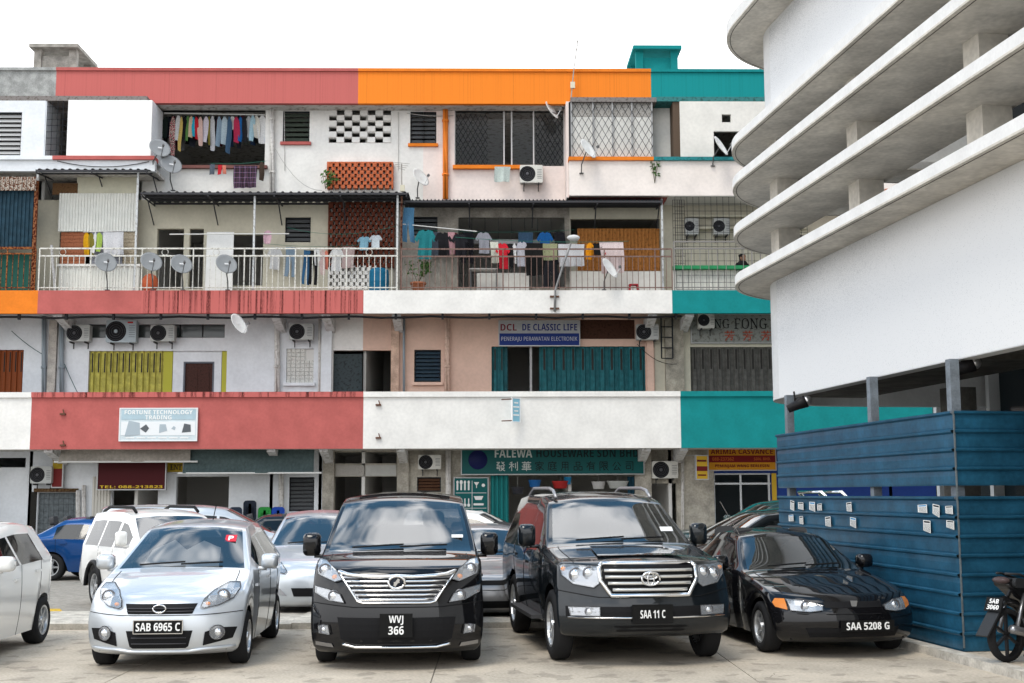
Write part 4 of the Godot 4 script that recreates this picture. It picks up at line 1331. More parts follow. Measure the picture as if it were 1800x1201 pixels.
# ---------- air conditioners and dishes ----------
func ac_unit(px0: float, py0: float, px1: float, py1: float, z: float, label: String, mat: Material, fan_left := true, deep := 0.30) -> void:
	var r := pr(px0, py0, px1, py1, z)
	var w: float = r[2] - r[0]; var h: float = r[3] - r[1]
	var t := thing("air_conditioner", label, "air conditioner", Vector3((r[0] + r[2]) / 2, r[1], z), "outdoor air-conditioner units on the block")
	var st := mk()
	prism(st, round_rect(w, h, 0.03, 2), 0.0, -deep, Transform3D(Basis(), Vector3(0, h / 2, 0)))
	put(st, "casing", mat, t)
	var fx := -w * 0.17 if fan_left else w * 0.05
	var rad := minf(h * 0.43, w * 0.31)
	st = mk(true)
	lathe(st, [Vector2(0.0, 0.004), Vector2(rad, 0.004), Vector2(rad + 0.012, 0.012), Vector2(rad + 0.03, 0.0)], 24, Transform3D(Basis(Vector3.RIGHT, PI / 2), Vector3(fx, h / 2, 0)))
	put(st, "fan_opening", m("fan_black", lin(0.012, 0.012, 0.014), 0.6), t)
	var grey := m("fan_guard", lin(0.10, 0.10, 0.11), 0.5)
	for k in 4:
		st = mk(true)
		var pts := []
		for i in 21: pts.append(Vector3(fx + cos(TAU * i / 20) * rad * (k + 1) / 4.2, h / 2 + sin(TAU * i / 20) * rad * (k + 1) / 4.2, 0.018))
		tube(st, pts, 0.004, 4, true)
		put(st, "guard_ring", grey, t)
	st = mk(true)
	ball(st, Vector3(fx, h / 2, 0.014), Vector3(rad * 0.2, rad * 0.2, 0.012), 6)
	put(st, "fan_hub", mat if w > 0.85 else grey, t)
	st = mk()
	for k in 6:
		box(st, Vector3(w * 0.36, h * (0.25 + 0.1 * k), 0.003), Vector3(w * 0.2, 0.012, 0.006))
	put(st, "vent_slots", grey, t)
	st = mk()
	for x in [-w * 0.32, w * 0.32]:
		st = mk()
		box(st, Vector3(x, -0.03, -deep * 0.5), Vector3(0.03, 0.05, deep + 0.12))
		box(st, Vector3(x, -0.11, -deep - 0.02), Vector3(0.03, 0.20, 0.03))
		put(st, "bracket", m("ac_bracket", lin(0.06, 0.06, 0.06), 0.6), t)

func dish(px: float, py: float, r: float, z: float, label: String, mat: Material, foot: Vector3, yaw := 0.55, wide := 1.0, tilt := 0.5) -> void:
	# offset dish: elliptical bowl, feed arm with head, mast to a foot
	var c := at(px, py, z)
	var t := thing("satellite_dish", label, "satellite dish", c, "satellite dishes on the block")
	var bs := Basis(Vector3.UP, yaw) * Basis(Vector3.RIGHT, -tilt)
	var st := mk(true)
	var prof := []
	for i in 7:
		var q := r * i / 6.0
		prof.append(Vector2(q, q * q / (r * 5.5)))
	for i in 7:
		var q := r * (6 - i) / 6.0
		prof.append(Vector2(q, q * q / (r * 5.5) - 0.012))
	lathe(st, prof, 24, Transform3D(bs * Basis(Vector3.RIGHT, PI / 2) * Basis.from_scale(Vector3(0.92 * wide, 1, 1.0)), Vector3.ZERO))
	put(st, "bowl", mat, t)
	var arm := m("dish_arm", lin(0.10, 0.10, 0.10), 0.5)
	var tip := bs * Vector3(0, -r * 0.55, r * 0.95)
	st = mk()
	tube(st, [bs * Vector3(0, -r * 0.98, 0.03), tip], 0.012, 6)
	put(st, "feed_arm", arm if mat.albedo_color.v < 0.7 else m("dish_arm_white", lin(0.6, 0.6, 0.6), 0.4), t)
	st = mk()
	box(st, tip + Vector3(0, 0.03, 0), Vector3(0.05, 0.07, 0.08), bs)
	put(st, "feed_head", arm, t)
	st = mk()
	box(st, bs * Vector3(0, 0, r * 0.17), Vector3(r * 0.34, r * 0.13, 0.006), bs)
	put(st, "badge", m("badge_white", lin(0.6, 0.6, 0.6), 0.6), t)
	st = mk()
	var f := foot - c
	tube(st, [bs * Vector3(0, -r * 0.1, -0.05), Vector3(f.x, minf(f.y + 0.25, 0), f.z * 0.6 - 0.05), f], 0.019, 7)
	box(st, f, Vector3(0.13, 0.02, 0.13))
	put(st, "mast", arm, t)

func build_units() -> void:
	var w := m("ac_white", lin(0.66, 0.65, 0.61), 0.5, "plaster", 0.8)
	var s := m("ac_grey", lin(0.46, 0.47, 0.46), 0.5, "plaster", 0.8)
	var z := ZW + 0.42
	ac_unit(117, 571, 157, 600, z, "grey air conditioner above the yellow gate, beside the louvred column", s)
	ac_unit(186, 563, 239, 602, z, "largest grey air conditioner with a red badge above the yellow gate", m("ac_blue_grey", lin(0.40, 0.46, 0.50), 0.5, "plaster", 0.8))
	ac_unit(264, 571, 306, 600, z, "grey air conditioner above the yellow gate, beside a small meter box", s)
	ac_unit(508, 569, 550, 597, z, "grey air conditioner above the white glass block panel", s)
	ac_unit(1119, 570, 1158, 597, z, "grey air conditioner above the teal shutters, beside the wall ladder", s)
	ac_unit(914, 290, 954, 321, z, "white air conditioner under the big window of the pink flat", w)
	ac_unit(53, 820, 90, 850, ZG + 0.42, "grey air conditioner over stained pipes on the shop wall", s)
	ac_unit(735, 800, 775, 825, ZG + 0.42, "white air conditioner above a small brown window on the ground floor", w)
	ac_unit(1147, 811, 1192, 841, ZG + 0.42, "white air conditioner beside the hanging yellow sign", w)
	ac_unit(1205, 383, 1228, 412, ZW + 0.36, "dark air conditioner inside the barred cage, nearer its open end", s, true)
	ac_unit(1255, 383, 1283, 412, ZW + 0.36, "dark air conditioner inside the barred cage, beside the white building", s, true)
	ac_unit(1228, 549, 1256, 577, ZW + 0.5, "small box air conditioner in front of the grey script sign", w)
	var red := mk()
	var p := at(229, 567, z + 0.003)
	box(red, Vector3(0, 0, 0), Vector3(0.17, 0.05, 0.006))
	var rb := put(red, "maker_badge", m("badge_red", lin(0.45, 0.03, 0.03), 0.5), get_node("air_conditioner_001"))
	rb.position = p - get_node("air_conditioner_001").position
	var g := m("dish_grey", lin(0.25, 0.26, 0.27), 0.5, "plaster", 1.0)
	var wh := m("dish_white", lin(0.70, 0.70, 0.69), 0.5, "plaster", 1.0)
	var y2 := at(600, 510.5, ZS).y
	var n := 0
	for q in [[185, 463, "in front of the white-clad balcony"], [265, 462, "beside the orange bag"], [318, 466, "in front of the dark doorway"], [397, 466, "below the tall white board"]]:
		var f := at(q[0] + 3, 510, ZS - 0.03)
		dish(q[0], q[1], 0.36, ZS + 0.18, "grey satellite dish on the white railing " + q[2], g, Vector3(f.x, y2 + 0.02, ZS - 0.05), 0.5)
	dish(280, 262, 0.36, ZB + 0.35, "dark grey satellite dish at the corner of the white panel, upper one", g, at(270, 300, ZB - 0.1), 0.55)
	dish(300, 291, 0.36, ZB + 0.35, "dark grey satellite dish on a tall mast over the lean-to roof", g, at(304, 335, ZW + 0.5), 0.55)
	dish(968, 195, 0.33, ZW + 0.75, "white satellite dish at the head of the pink flat's big window", wh, at(990, 190, ZW + 0.4), 1.05)
	dish(1032, 263, 0.36, ZB + 0.45, "white satellite dish in front of the diamond lattice", wh, at(1022, 305, ZB + 0.05), 0.9)
	dish(1265, 258, 0.36, ZB + 0.45, "white satellite dish in front of the dark opening in the patched wall", wh, at(1253, 292, ZB + 0.05), 1.0)
	dish(738, 313, 0.34, ZW + 0.6, "white satellite dish beside the orange rain pipe", wh, at(734, 348, ZW + 0.1), 0.85)
	dish(1070, 473, 0.36, ZS + 0.2, "white satellite dish on the brown railing in front of a pale sheet", wh, Vector3(at(1062, 500, ZS).x, y2 + 0.02, ZS - 0.05), 0.95)
	dish(418, 571, 0.36, ZS + 0.25, "white satellite dish hung under the second-floor slab", wh, at(412, 553, ZS - 0.12), 1.1)

# ---------- lettering ----------
func words(parent: Node, s: String, w: float, h: float, pos: Vector3, mat: Material, bold := true, serif := false, called := "lettering", deep := 0.008) -> MeshInstance3D:
	var f := SystemFont.new()
	f.font_names = PackedStringArray(["Droid Serif" if serif else "Droid Sans"])
	f.font_weight = 700 if bold else 400
	var t := TextMesh.new()
	t.text = s
	t.font = f
	t.font_size = 64
	t.pixel_size = 0.01
	t.depth = 0.1
	t.curve_step = 2.0
	var o := MeshInstance3D.new()
	o.mesh = t
	o.material_override = mat
	o.name = called
	parent.add_child(o, true)
	var b := t.get_aabb()
	var k := Vector3(w / maxf(b.size.x, 0.01), h / maxf(b.size.y, 0.01), deep / 0.1)
	o.scale = k
	o.position = pos - Vector3(b.get_center().x * k.x, b.get_center().y * k.y, 0)
	return o

const HAN := {
	"發": [[1, 9, 4, 9], [4, 9, 1, 6.2], [2, 7.8, 3, 7], [6, 9.5, 9, 6], [8.5, 9.2, 6.5, 7.5], [1.2, 5.5, 4, 5.5], [4, 5.5, 4, 4], [1.2, 4, 4, 4], [1.2, 4, 1.2, 2.6], [1.2, 2.6, 4, 2.6], [4, 2.6, 3.6, 0.5], [5.5, 5.5, 5.3, 3.6], [5.5, 5.5, 8, 5.5], [8, 5.5, 8.2, 4], [5.3, 3, 8.6, 3], [8.6, 3, 5, 0.3], [5.8, 2.2, 9.2, 0.3]],
	"利": [[3.5, 9.2, 1.5, 8.5], [0.5, 7, 5.5, 7], [3, 8.8, 3, 0.3], [3, 6.5, 0.6, 3.2], [3, 6.2, 5.2, 4.2], [7, 8, 7, 3], [9, 9.3, 9, 0.8], [9, 0.8, 8, 1.2]],
	"華": [[0.5, 8.7, 9.5, 8.7], [3.3, 9.6, 3.3, 8], [6.7, 9.6, 6.7, 8], [1.5, 7, 8.5, 7], [5, 7.7, 5, 0.2], [0.5, 5, 9.5, 5], [2.7, 6.6, 2.7, 4], [7.2, 6.6, 7.2, 4], [1.2, 3.2, 8.8, 3.2], [0.3, 1.7, 9.7, 1.7]],
	"家": [[5, 9.8, 5, 9], [1, 8.5, 9, 8.5], [1, 8.5, 1, 7.2], [9, 8.5, 8.8, 7.2], [2.2, 7, 7.8, 7], [5, 7, 1.5, 4.5], [4, 5.8, 6, 3.5], [6, 3.5, 5, 0.3], [5.3, 4.3, 1.2, 2.4], [5.6, 3, 1.5, 0.6], [8, 5.8, 6, 4.3], [6, 4.2, 9.3, 1]],
	"庭": [[5, 9.8, 5, 9], [1.3, 8.7, 9.3, 8.7], [1.5, 8.7, 0.6, 1], [2.6, 7, 4.2, 7], [4.2, 7, 2.8, 4.6], [2.8, 4.6, 4.2, 4.6], [4.2, 4.6, 2.2, 0.8], [2.4, 2.8, 4, 1], [4, 1, 9.5, 0.4], [8.8, 7.6, 5.5, 6.8], [5, 5, 9.3, 5], [7.2, 7.2, 7.2, 2.5], [5.3, 2.5, 9.2, 2.5]],
	"用": [[2, 9, 2, 3], [2, 3, 0.8, 0.4], [2, 9, 8, 9], [8, 9, 8, 0.6], [2, 6.4, 8, 6.4], [2, 3.9, 8, 3.9], [5, 9, 5, 0.8]],
	"品": [[3, 9, 7, 9], [3, 9, 3, 6], [7, 9, 7, 6], [3, 6, 7, 6], [0.8, 4.4, 4.2, 4.4], [0.8, 4.4, 0.8, 0.8], [4.2, 4.4, 4.2, 0.8], [0.8, 0.8, 4.2, 0.8], [5.8, 4.4, 9.2, 4.4], [5.8, 4.4, 5.8, 0.8], [9.2, 4.4, 9.2, 0.8], [5.8, 0.8, 9.2, 0.8]],
	"有": [[0.6, 8, 9.4, 8], [4.8, 9.7, 0.6, 3.5], [3.5, 6.2, 3.5, 0.3], [3.5, 6.2, 8, 6.2], [8, 6.2, 8, 0.6], [3.5, 4.4, 8, 4.4], [3.5, 2.7, 8, 2.7]],
	"限": [[1, 9.2, 1, 0.2], [1, 9.2, 3.8, 9.2], [3.8, 9.2, 2.8, 6.6], [2.8, 6.6, 3.8, 4.4], [3.8, 4.4, 2, 3.4], [5, 9.2, 8.6, 9.2], [8.6, 9.2, 8.6, 5.4], [5, 7.4, 8.6, 7.4], [5, 5.4, 8.6, 5.4], [5, 9.2, 5, 0.8], [5, 0.8, 6.6, 1.7], [9.2, 4.4, 7, 3], [6, 5.2, 9.6, 0.4]],
	"公": [[3.8, 9, 1, 5], [6.2, 9, 9.2, 5], [5, 5.6, 2.2, 1.2], [2.2, 1.2, 8, 1.8], [6.5, 3.6, 8.8, 0.4]],
	"司": [[1.2, 9.2, 8.6, 9.2], [8.6, 9.2, 8.6, 0.6], [8.6, 0.6, 7.4, 0.9], [1.2, 7, 6.8, 7], [1.6, 5.2, 6.2, 5.2], [1.6, 5.2, 1.6, 2.2], [6.2, 5.2, 6.2, 2.2], [1.6, 2.2, 6.2, 2.2]],
	"芳": [[0.5, 8.2, 9.5, 8.2], [3.3, 9.6, 3.3, 7.2], [6.7, 9.6, 6.7, 7.2], [5, 6.8, 5, 5.8], [0.6, 5.3, 9.4, 5.3], [4.6, 5.3, 1, 0.3], [4.2, 3.6, 7.6, 3.6], [7.6, 3.6, 7, 0.6], [7, 0.6, 5.6, 1]],
}

func han(parent: Node, ch: String, size: float, pos: Vector3, mat: Material) -> void:
	# one character drawn stroke by stroke
	var st := mk()
	var k := 0
	for q in HAN[ch]:
		var a := Vector2(q[0] - 5, q[1] - 5) * size / 10; var b := Vector2(q[2] - 5, q[3] - 5) * size / 10
		var c := (a + b) / 2
		box(st, Vector3(c.x, c.y, 0.004 + 0.0003 * k), Vector3(a.distance_to(b) + size * 0.05, size * 0.085, 0.006), Basis(Vector3.BACK, (b - a).angle()))
		k += 1
	var o := put(st, "character", mat, parent)
	o.position = pos

func board(called: String, label: String, a: float, b: float, c: float, d: float, z: float, face: Material, rim: Material, deep := 0.08) -> Array:
	# a sign board over the photo rectangle; returns [node, width, height], its origin in the middle of the face
	var r := pr(a, b, c, d, z)
	var w: float = r[2] - r[0]; var h: float = r[3] - r[1]
	var t := thing(called, label, "sign", Vector3((r[0] + r[2]) / 2, (r[1] + r[3]) / 2, z))
	var st := mk()
	box(st, Vector3(0, 0, -deep / 2 - 0.004), Vector3(w, h, deep))
	put(st, "panel", face, t)
	st = mk()
	for q in [[0, h / 2, w + 0.03, 0.03], [0, -h / 2, w + 0.03, 0.03]]:
		box(st, Vector3(q[0], q[1], -deep / 2 + 0.002), Vector3(q[2], q[3], deep + 0.016))
	for x in [-w / 2, w / 2]:
		box(st, Vector3(x, 0, -deep / 2 + 0.002), Vector3(0.03, h - 0.03, deep + 0.016))
	put(st, "frame", rim, t)
	return [t, w, h]

func build_signs() -> void:
	var alu := m("sign_frame", lin(0.40, 0.40, 0.40), 0.5, "", 1.0, 0.4)
	var wt := m("letter_white", lin(0.78, 0.78, 0.76), 0.6)
	# computer dealer's faded board on the red parapet
	var b := board("wall_sign", "faded pale blue computer dealer's sign on the red parapet", 210, 718, 346, 775, ZS + 0.09, m("sign_sky", lin(0.62, 0.70, 0.74), 0.5, "plaster", 0.5), m("sign_rim_white", lin(0.74, 0.74, 0.74), 0.5), 0.05)
	var t: Node3D = b[0]; var w: float = b[1]; var h: float = b[2]
	var st := mk()
	box(st, Vector3(0, h * 0.31, 0), Vector3(w * 0.96, h * 0.32, 0.006))
	put(st, "blue_field", m("sign_blue_field", lin(0.42, 0.55, 0.62), 0.6, "plaster", 0.8), t)
	st = mk()
	box(st, Vector3(0, -h * 0.12, 0), Vector3(w * 0.96, h * 0.42, 0.006))
	put(st, "white_field", m("sign_white_field", lin(0.72, 0.74, 0.75), 0.6), t)
	words(t, "FORTUNE TECHNOLOGY", w * 0.88, h * 0.13, Vector3(0, h * 0.38, 0.006), wt)
	words(t, "TRADING", w * 0.34, h * 0.13, Vector3(w * 0.0, h * 0.22, 0.006), wt)
	var dk := m("print_dark", lin(0.10, 0.11, 0.12), 0.6); var md := m("print_mid", lin(0.36, 0.42, 0.46), 0.6)
	for q in [[-0.34, 0.22, 0.26, 0.2, md], [-0.17, 0.10, 0.14, -0.5, dk], [0.05, 0.12, 0.16, 0.4, md], [0.20, 0.05, 0.2, -0.3, md], [0.36, 0.13, 0.18, 0.2, dk]]:
		st = mk()
		prism(st, PackedVector2Array([Vector2(-0.5, -0.4) * q[1] * w, Vector2(0.4, -0.5) * q[1] * w, Vector2(0.5, 0.2) * q[1] * w, Vector2(-0.1, 0.45) * q[1] * w]), 0.010, 0.003, Transform3D(Basis(Vector3.BACK, q[3]), Vector3(q[0] * w, -h * 0.10, 0)))
		put(st, "printed_device", q[4], t)
	st = mk()
	for k in 6: box(st, Vector3(w * (-0.36 + 0.14 * k), -h * 0.41, 0.002), Vector3(w * 0.11, h * 0.03, 0.006))
	put(st, "faded_small_print", wt, t)
	# electronics school board
	b = board("wall_sign", "white and blue electronics sign above the teal shutters", 877, 564, 1019, 608, ZW + 0.14, m("sign_grey_white", lin(0.40, 0.41, 0.42), 0.5, "plaster", 0.6), alu)
	t = b[0]; w = b[1]; h = b[2]
	st = mk()
	box(st, Vector3(0, -h * 0.24, 0), Vector3(w * 0.99, h * 0.47, 0.006))
	put(st, "blue_field", m("sign_navy", lin(0.012, 0.03, 0.16), 0.5), t)
	var nv := m("letter_navy", lin(0.012, 0.02, 0.14), 0.5)
	words(t, "DCL", w * 0.20, h * 0.27, Vector3(-w * 0.38, h * 0.24, 0.0), m("letter_maroon", lin(0.16, 0.02, 0.03), 0.5))
	words(t, "DE CLASSIC LIFE", w * 0.68, h * 0.27, Vector3(w * 0.13, h * 0.24, 0.0), nv)
	words(t, "PENERAJU PERAWATAN ELECTRONIK", w * 0.94, h * 0.20, Vector3(0, -h * 0.24, 0.004), m("letter_grey", lin(0.45, 0.46, 0.48), 0.6), false)
	# script sign
	b = board("wall_sign", "grey shop sign with black serif letters and red characters above the grey shutter", 1215, 553, 1440, 603, ZW + 0.10, m("sign_old_grey", lin(0.27, 0.28, 0.26), 0.7, "worn", 0.6), alu)
	t = b[0]; w = b[1]; h = b[2]
	var bk := m("letter_black", lin(0.02, 0.02, 0.022), 0.5); var rd := m("letter_red", lin(0.36, 0.06, 0.03), 0.5)
	var x0 := -w / 2
	words(t, "FONG", 0.95, 0.30, Vector3(x0 + 0.75, h * 0.18, 0.0), bk, false, true)
	words(t, "FONG", 1.05, 0.34, Vector3(x0 + 1.90, h * 0.18, 0.0), bk, false, true)
	for k in 3: han(t, "芳", 0.33, Vector3(x0 + 1.22 + k * 0.58, -h * 0.24, 0.0), rd)
	# maroon telephone sign
	b = board("wall_sign", "maroon shop sign with a yellow telephone number under the beige awning", 171, 811, 291, 861, ZG + 0.6, m("sign_maroon", lin(0.055, 0.005, 0.007), 0.5), alu)
	t = b[0]; w = b[1]; h = b[2]
	words(t, "TEL: 088-213823", w * 0.92, h * 0.10, Vector3(0, -h * 0.40, 0.0), m("letter_yellow", lin(0.62, 0.42, 0.03), 0.5))
	st = mk()
	for x in [-w * 0.4, w * 0.4]: tube(st, [Vector3(x, h / 2, -0.03), Vector3(x, h / 2 + 0.5, -0.03)], 0.012)
	put(st, "hanger", alu, t)
	b = board("wall_sign", "small yellow sign end reading ENT beside the green tarpaulin", 293, 812, 322, 831, ZG + 0.25, m("sign_mustard", lin(0.35, 0.24, 0.02), 0.6), alu, 0.3)
	words(b[0], "ENT", b[1] * 0.7, b[2] * 0.5, Vector3(0.03, 0, 0.0), bk, true, true)
	b = board("wall_sign", "narrow red and yellow sign behind the ground-floor pipe, beside an air conditioner", 91, 808, 110, 857, ZG + 0.25, m("sign_dim_red", lin(0.16, 0.02, 0.02), 0.6), alu, 0.1)
	st = mk()
	box(st, Vector3(0, b[2] * 0.32, 0.0), Vector3(b[1] * 0.9, b[2] * 0.3, 0.006))
	put(st, "yellow_field", m("sign_mustard", lin(0.35, 0.24, 0.02)), b[0])
	# houseware shop
	b = board("wall_sign", "dark green houseware shop sign with a navy disc and white letters", 811, 786, 1132, 834, ZG + 0.35, m("sign_green", lin(0.008, 0.085, 0.085), 0.4), alu)
	t = b[0]; w = b[1]; h = b[2]
	st = mk(true)
	prism(st, circle(0.30, 28), 0.006, -0.002, Transform3D(Basis(), Vector3(-w * 0.41, 0.03, 0)))
	put(st, "disc", m("sign_disc", lin(0.008, 0.012, 0.07), 0.4), t)
	var lg := m("letter_pale", lin(0.48, 0.52, 0.50), 0.5); var dg := m("letter_dark_green", lin(0.006, 0.02, 0.022), 0.4)
	words(t, "FALEWA", w * 0.205, h * 0.30, Vector3(-w * 0.215, h * 0.27, 0.0), lg)
	words(t, "HOUSEWARE SDN BHD", w * 0.56, h * 0.30, Vector3(w * 0.19, h * 0.27, 0.0), dg)
	var chars := "發利華家庭用品有限公司"
	for k in chars.length():
		han(t, chars[k], 0.30, Vector3(-w * 0.285 + k * w * 0.0705, -h * 0.20, 0.0), lg if k < 3 else dg)
	# money lender
	b = board("wall_sign", "orange and red money lender's sign above the blue shop front", 1245, 787, 1364, 827, ZG + 0.30, m("sign_orange", lin(0.50, 0.22, 0.015), 0.5), alu)
	t = b[0]; w = b[1]; h = b[2]
	st = mk()
	box(st, Vector3(0, 0.0, 0), Vector3(w * 0.98, h * 0.30, 0.006))
	put(st, "red_field", m("sign_red_field", lin(0.16, 0.012, 0.012), 0.5), t)
	words(t, "ARIMIA CASVANCE", w * 0.92, h * 0.22, Vector3(0, h * 0.32, 0.0), m("letter_deep_red", lin(0.13, 0.012, 0.012), 0.5))
	words(t, "088-237362", w * 0.32, h * 0.15, Vector3(-w * 0.28, 0, 0.004), m("letter_orange", lin(0.42, 0.10, 0.02), 0.5))
	words(t, "SDN. BHD.", w * 0.25, h * 0.13, Vector3(w * 0.30, 0, 0.004), m("letter_orange", lin(0.42, 0.10, 0.02)))
	words(t, "PEMINJAM WANG BERLESEN", w * 0.80, h * 0.16, Vector3(0, -h * 0.32, 0.0), m("letter_deep_red", lin(0.13, 0.012, 0.012)))
	# hanging signs that stand out from the wall
	b = board("hanging_sign", "yellow and red sign hung at right angles beside the white air conditioner", 1221, 801, 1247, 843, ZG + 0.9, m("sign_yellow", lin(0.62, 0.38, 0.03), 0.5), alu, 0.04)
	t = b[0]
	t.rotation.y = 0.5
	st = mk(); box(st, Vector3(0, b[2] * 0.28, 0), Vector3(b[1] * 0.8, b[2] * 0.08, 0.006)); put(st, "printed_line", m("letter_deep_red", lin(0.13, 0.012, 0.012)), t)
	st = mk(); box(st, Vector3(0, -b[2] * 0.05, 0), Vector3(b[1] * 0.95, b[2] * 0.2, 0.006)); put(st, "red_field", m("sign_red_field", lin(0.16, 0.012, 0.012)), t)
	st = mk(); box(st, Vector3(0, -b[2] * 0.32, 0), Vector3(b[1] * 0.7, b[2] * 0.06, 0.006)); put(st, "printed_line", m("letter_deep_red", lin(0.13, 0.012, 0.012)), t)
	st = mk(); tube(st, [Vector3(-b[1] / 2, b[2] / 2, 0), Vector3(-b[1] / 2 - 0.3, b[2] / 2, -0.8)], 0.015); put(st, "bracket", alu, t)
	b = board("hanging_sign", "small pale blue sign projecting from the white parapet", 898, 700, 917, 742, ZS + 0.32, m("sign_light_blue", lin(0.25, 0.50, 0.62), 0.5), m("sign_rim_white", lin(0.74, 0.74, 0.74)), 0.04)
	t = b[0]
	t.rotation.y = 0.75
	for k in 4:
		st = mk(); box(st, Vector3(0, b[2] * (0.3 - 0.17 * k), 0.0), Vector3(b[1] * (0.75 if k % 2 else 0.5), b[2] * 0.06, 0.006)); put(st, "printed_line", wt, t)
	st = mk()
	for y in [-0.45, 0.45]: tube(st, [Vector3(-b[1] * 0.5, b[2] * y, 0), Vector3(-b[1] * 0.5 - 0.1, b[2] * y, -0.36)], 0.018)
	put(st, "bracket", m("rust_iron", lin(0.12, 0.06, 0.04), 0.8), t)
	# kitchenware poster beside the green shutters: white silhouettes in four fields
	b = board("poster", "dark green kitchenware poster with white cutlery and glass shapes", 798, 840, 858, 907, ZG + 0.14, m("poster_green", lin(0.008, 0.10, 0.10), 0.5), alu, 0.02)
	t = b[0]; w = b[1]; h = b[2]
	t.set_meta("category", "poster")
	var shapes := []
	for k in 4:
		shapes.append([round_rect(0.05, 0.20, 0.02, 2), Vector2(-0.40 + k * 0.11, 0.26)])
		shapes.append([circle(0.035 if k != 1 else 0.045, 12, Vector2.ZERO, 1.5), Vector2(-0.40 + k * 0.11, 0.38)])
		shapes.append([round_rect(0.03, 0.17, 0.012, 2), Vector2(-0.40 + k * 0.11, -0.12)])
		shapes.append([round_rect(0.08, 0.09, 0.03, 2), Vector2(-0.40 + k * 0.11, -0.22)])
	shapes.append([PackedVector2Array([Vector2(-0.08, 0.07), Vector2(0.08, 0.07), Vector2(0.01, -0.03), Vector2(0.01, -0.10), Vector2(-0.01, -0.10), Vector2(-0.01, -0.03)]), Vector2(0.16, 0.32)])
	shapes.append([circle(0.05, 12), Vector2(0.36, 0.30)])
	shapes.append([PackedVector2Array([Vector2(-0.14, 0.05), Vector2(0.14, 0.05), Vector2(0.09, -0.06), Vector2(-0.09, -0.06)]), Vector2(0.22, -0.03)])
	shapes.append([round_rect(0.3, 0.06, 0.02, 2), Vector2(0.22, -0.20)])
	shapes.append([round_rect(0.26, 0.08, 0.03, 2), Vector2(0.22, -0.40)])
	shapes.append([round_rect(0.9, 0.012, 0.004, 1), Vector2(0, 0.10)])
	shapes.append([round_rect(0.9, 0.012, 0.004, 1), Vector2(0, -0.30)])
	shapes.append([round_rect(0.012, 0.94, 0.004, 1), Vector2(0.03, 0.0)])
	var n := 0
	for q in shapes:
		st = mk()
		var pts := PackedVector2Array()
		for p in q[0]: pts.append(Vector2(p.x * w, p.y * w))
		prism(st, pts, 0.004 + 0.0006 * (n % 5), -0.001, Transform3D(Basis(), Vector3(q[1].x * w, q[1].y * h, 0)))
		put(st, "printed_shape", wt, t)
		n += 1
	# rolled and lowered cloth blinds of the shops
	for q in [[104, 333, 797, 812, lin(0.34, 0.31, 0.27), "beige", "rolled beige cloth blind above the maroon sign"], [322, 551, 796, 832, lin(0.07, 0.10, 0.10), "green", "dark green tarpaulin blind below the red parapet"]]:
		var r := pr(q[0], q[2], q[1], q[3], ZS - 0.5)
		var g := thing("shop_blind", q[6], "blind", Vector3((r[0] + r[2]) / 2, r[1], ZS - 0.5))
		var hw: float = (r[2] - r[0]) / 2; var hh: float = r[3] - r[1] + 0.1
		st = mk(true)
		sheet(st, PackedVector2Array([Vector2(-hw, 0), Vector2(hw, 0), Vector2(hw, hh), Vector2(-hw, hh)]), 0.16, func(p: Vector2) -> Vector3: return Vector3(p.x, p.y, 0.05 * sin(p.x * 2.1 + p.y * 5.0) + 0.03 * sin(p.x * 5.3 - p.y * 7.0) - p.y * 0.25), 0.012)
		put(st, "cloth", m("blind_" + q[5], q[4], 0.75, "cloth", 0.7), g)
		st = mk()
		tube(st, [Vector3(-hw - 0.15, 0.0, 0.02), Vector3(hw + 0.25, 0.0, 0.02)], 0.03)
		put(st, "bar", m("blind_bar", lin(0.55, 0.55, 0.53), 0.5), g)

# ---------- laundry ----------
func outline_of(kind: String, w: float, h: float) -> PackedVector2Array:
	# hangs down from y = 0
	match kind:
		"shirt":
			return PackedVector2Array([Vector2(-0.10 * w, 0), Vector2(-0.04 * w, -0.05 * h), Vector2(0.04 * w, -0.05 * h), Vector2(0.10 * w, 0), Vector2(0.30 * w, -0.05 * h), Vector2(0.50 * w, -0.34 * h), Vector2(0.36 * w, -0.42 * h), Vector2(0.29 * w, -0.30 * h), Vector2(0.31 * w, -h), Vector2(-0.30 * w, -0.98 * h), Vector2(-0.28 * w, -0.30 * h), Vector2(-0.36 * w, -0.42 * h), Vector2(-0.50 * w, -0.33 * h), Vector2(-0.30 * w, -0.05 * h)])
		"trousers":
			return PackedVector2Array([Vector2(-0.42 * w, 0), Vector2(0.42 * w, -0.01 * h), Vector2(0.50 * w, -h), Vector2(0.14 * w, -0.97 * h), Vector2(0.02 * w, -0.35 * h), Vector2(-0.12 * w, -0.98 * h), Vector2(-0.48 * w, -0.95 * h)])
		"edge":   # hung on a hanger and seen nearly edge-on
			return PackedVector2Array([Vector2(-0.12 * w, 0), Vector2(0.12 * w, 0), Vector2(0.45 * w, -0.16 * h), Vector2(0.5 * w, -0.6 * h), Vector2(0.34 * w, -h), Vector2(-0.40 * w, -0.96 * h), Vector2(-0.5 * w, -0.5 * h), Vector2(-0.42 * w, -0.14 * h)])
	return PackedVector2Array([Vector2(-0.5 * w, 0), Vector2(0.5 * w, -0.01 * h), Vector2(0.48 * w, -0.97 * h), Vector2(-0.47 * w, -h)])

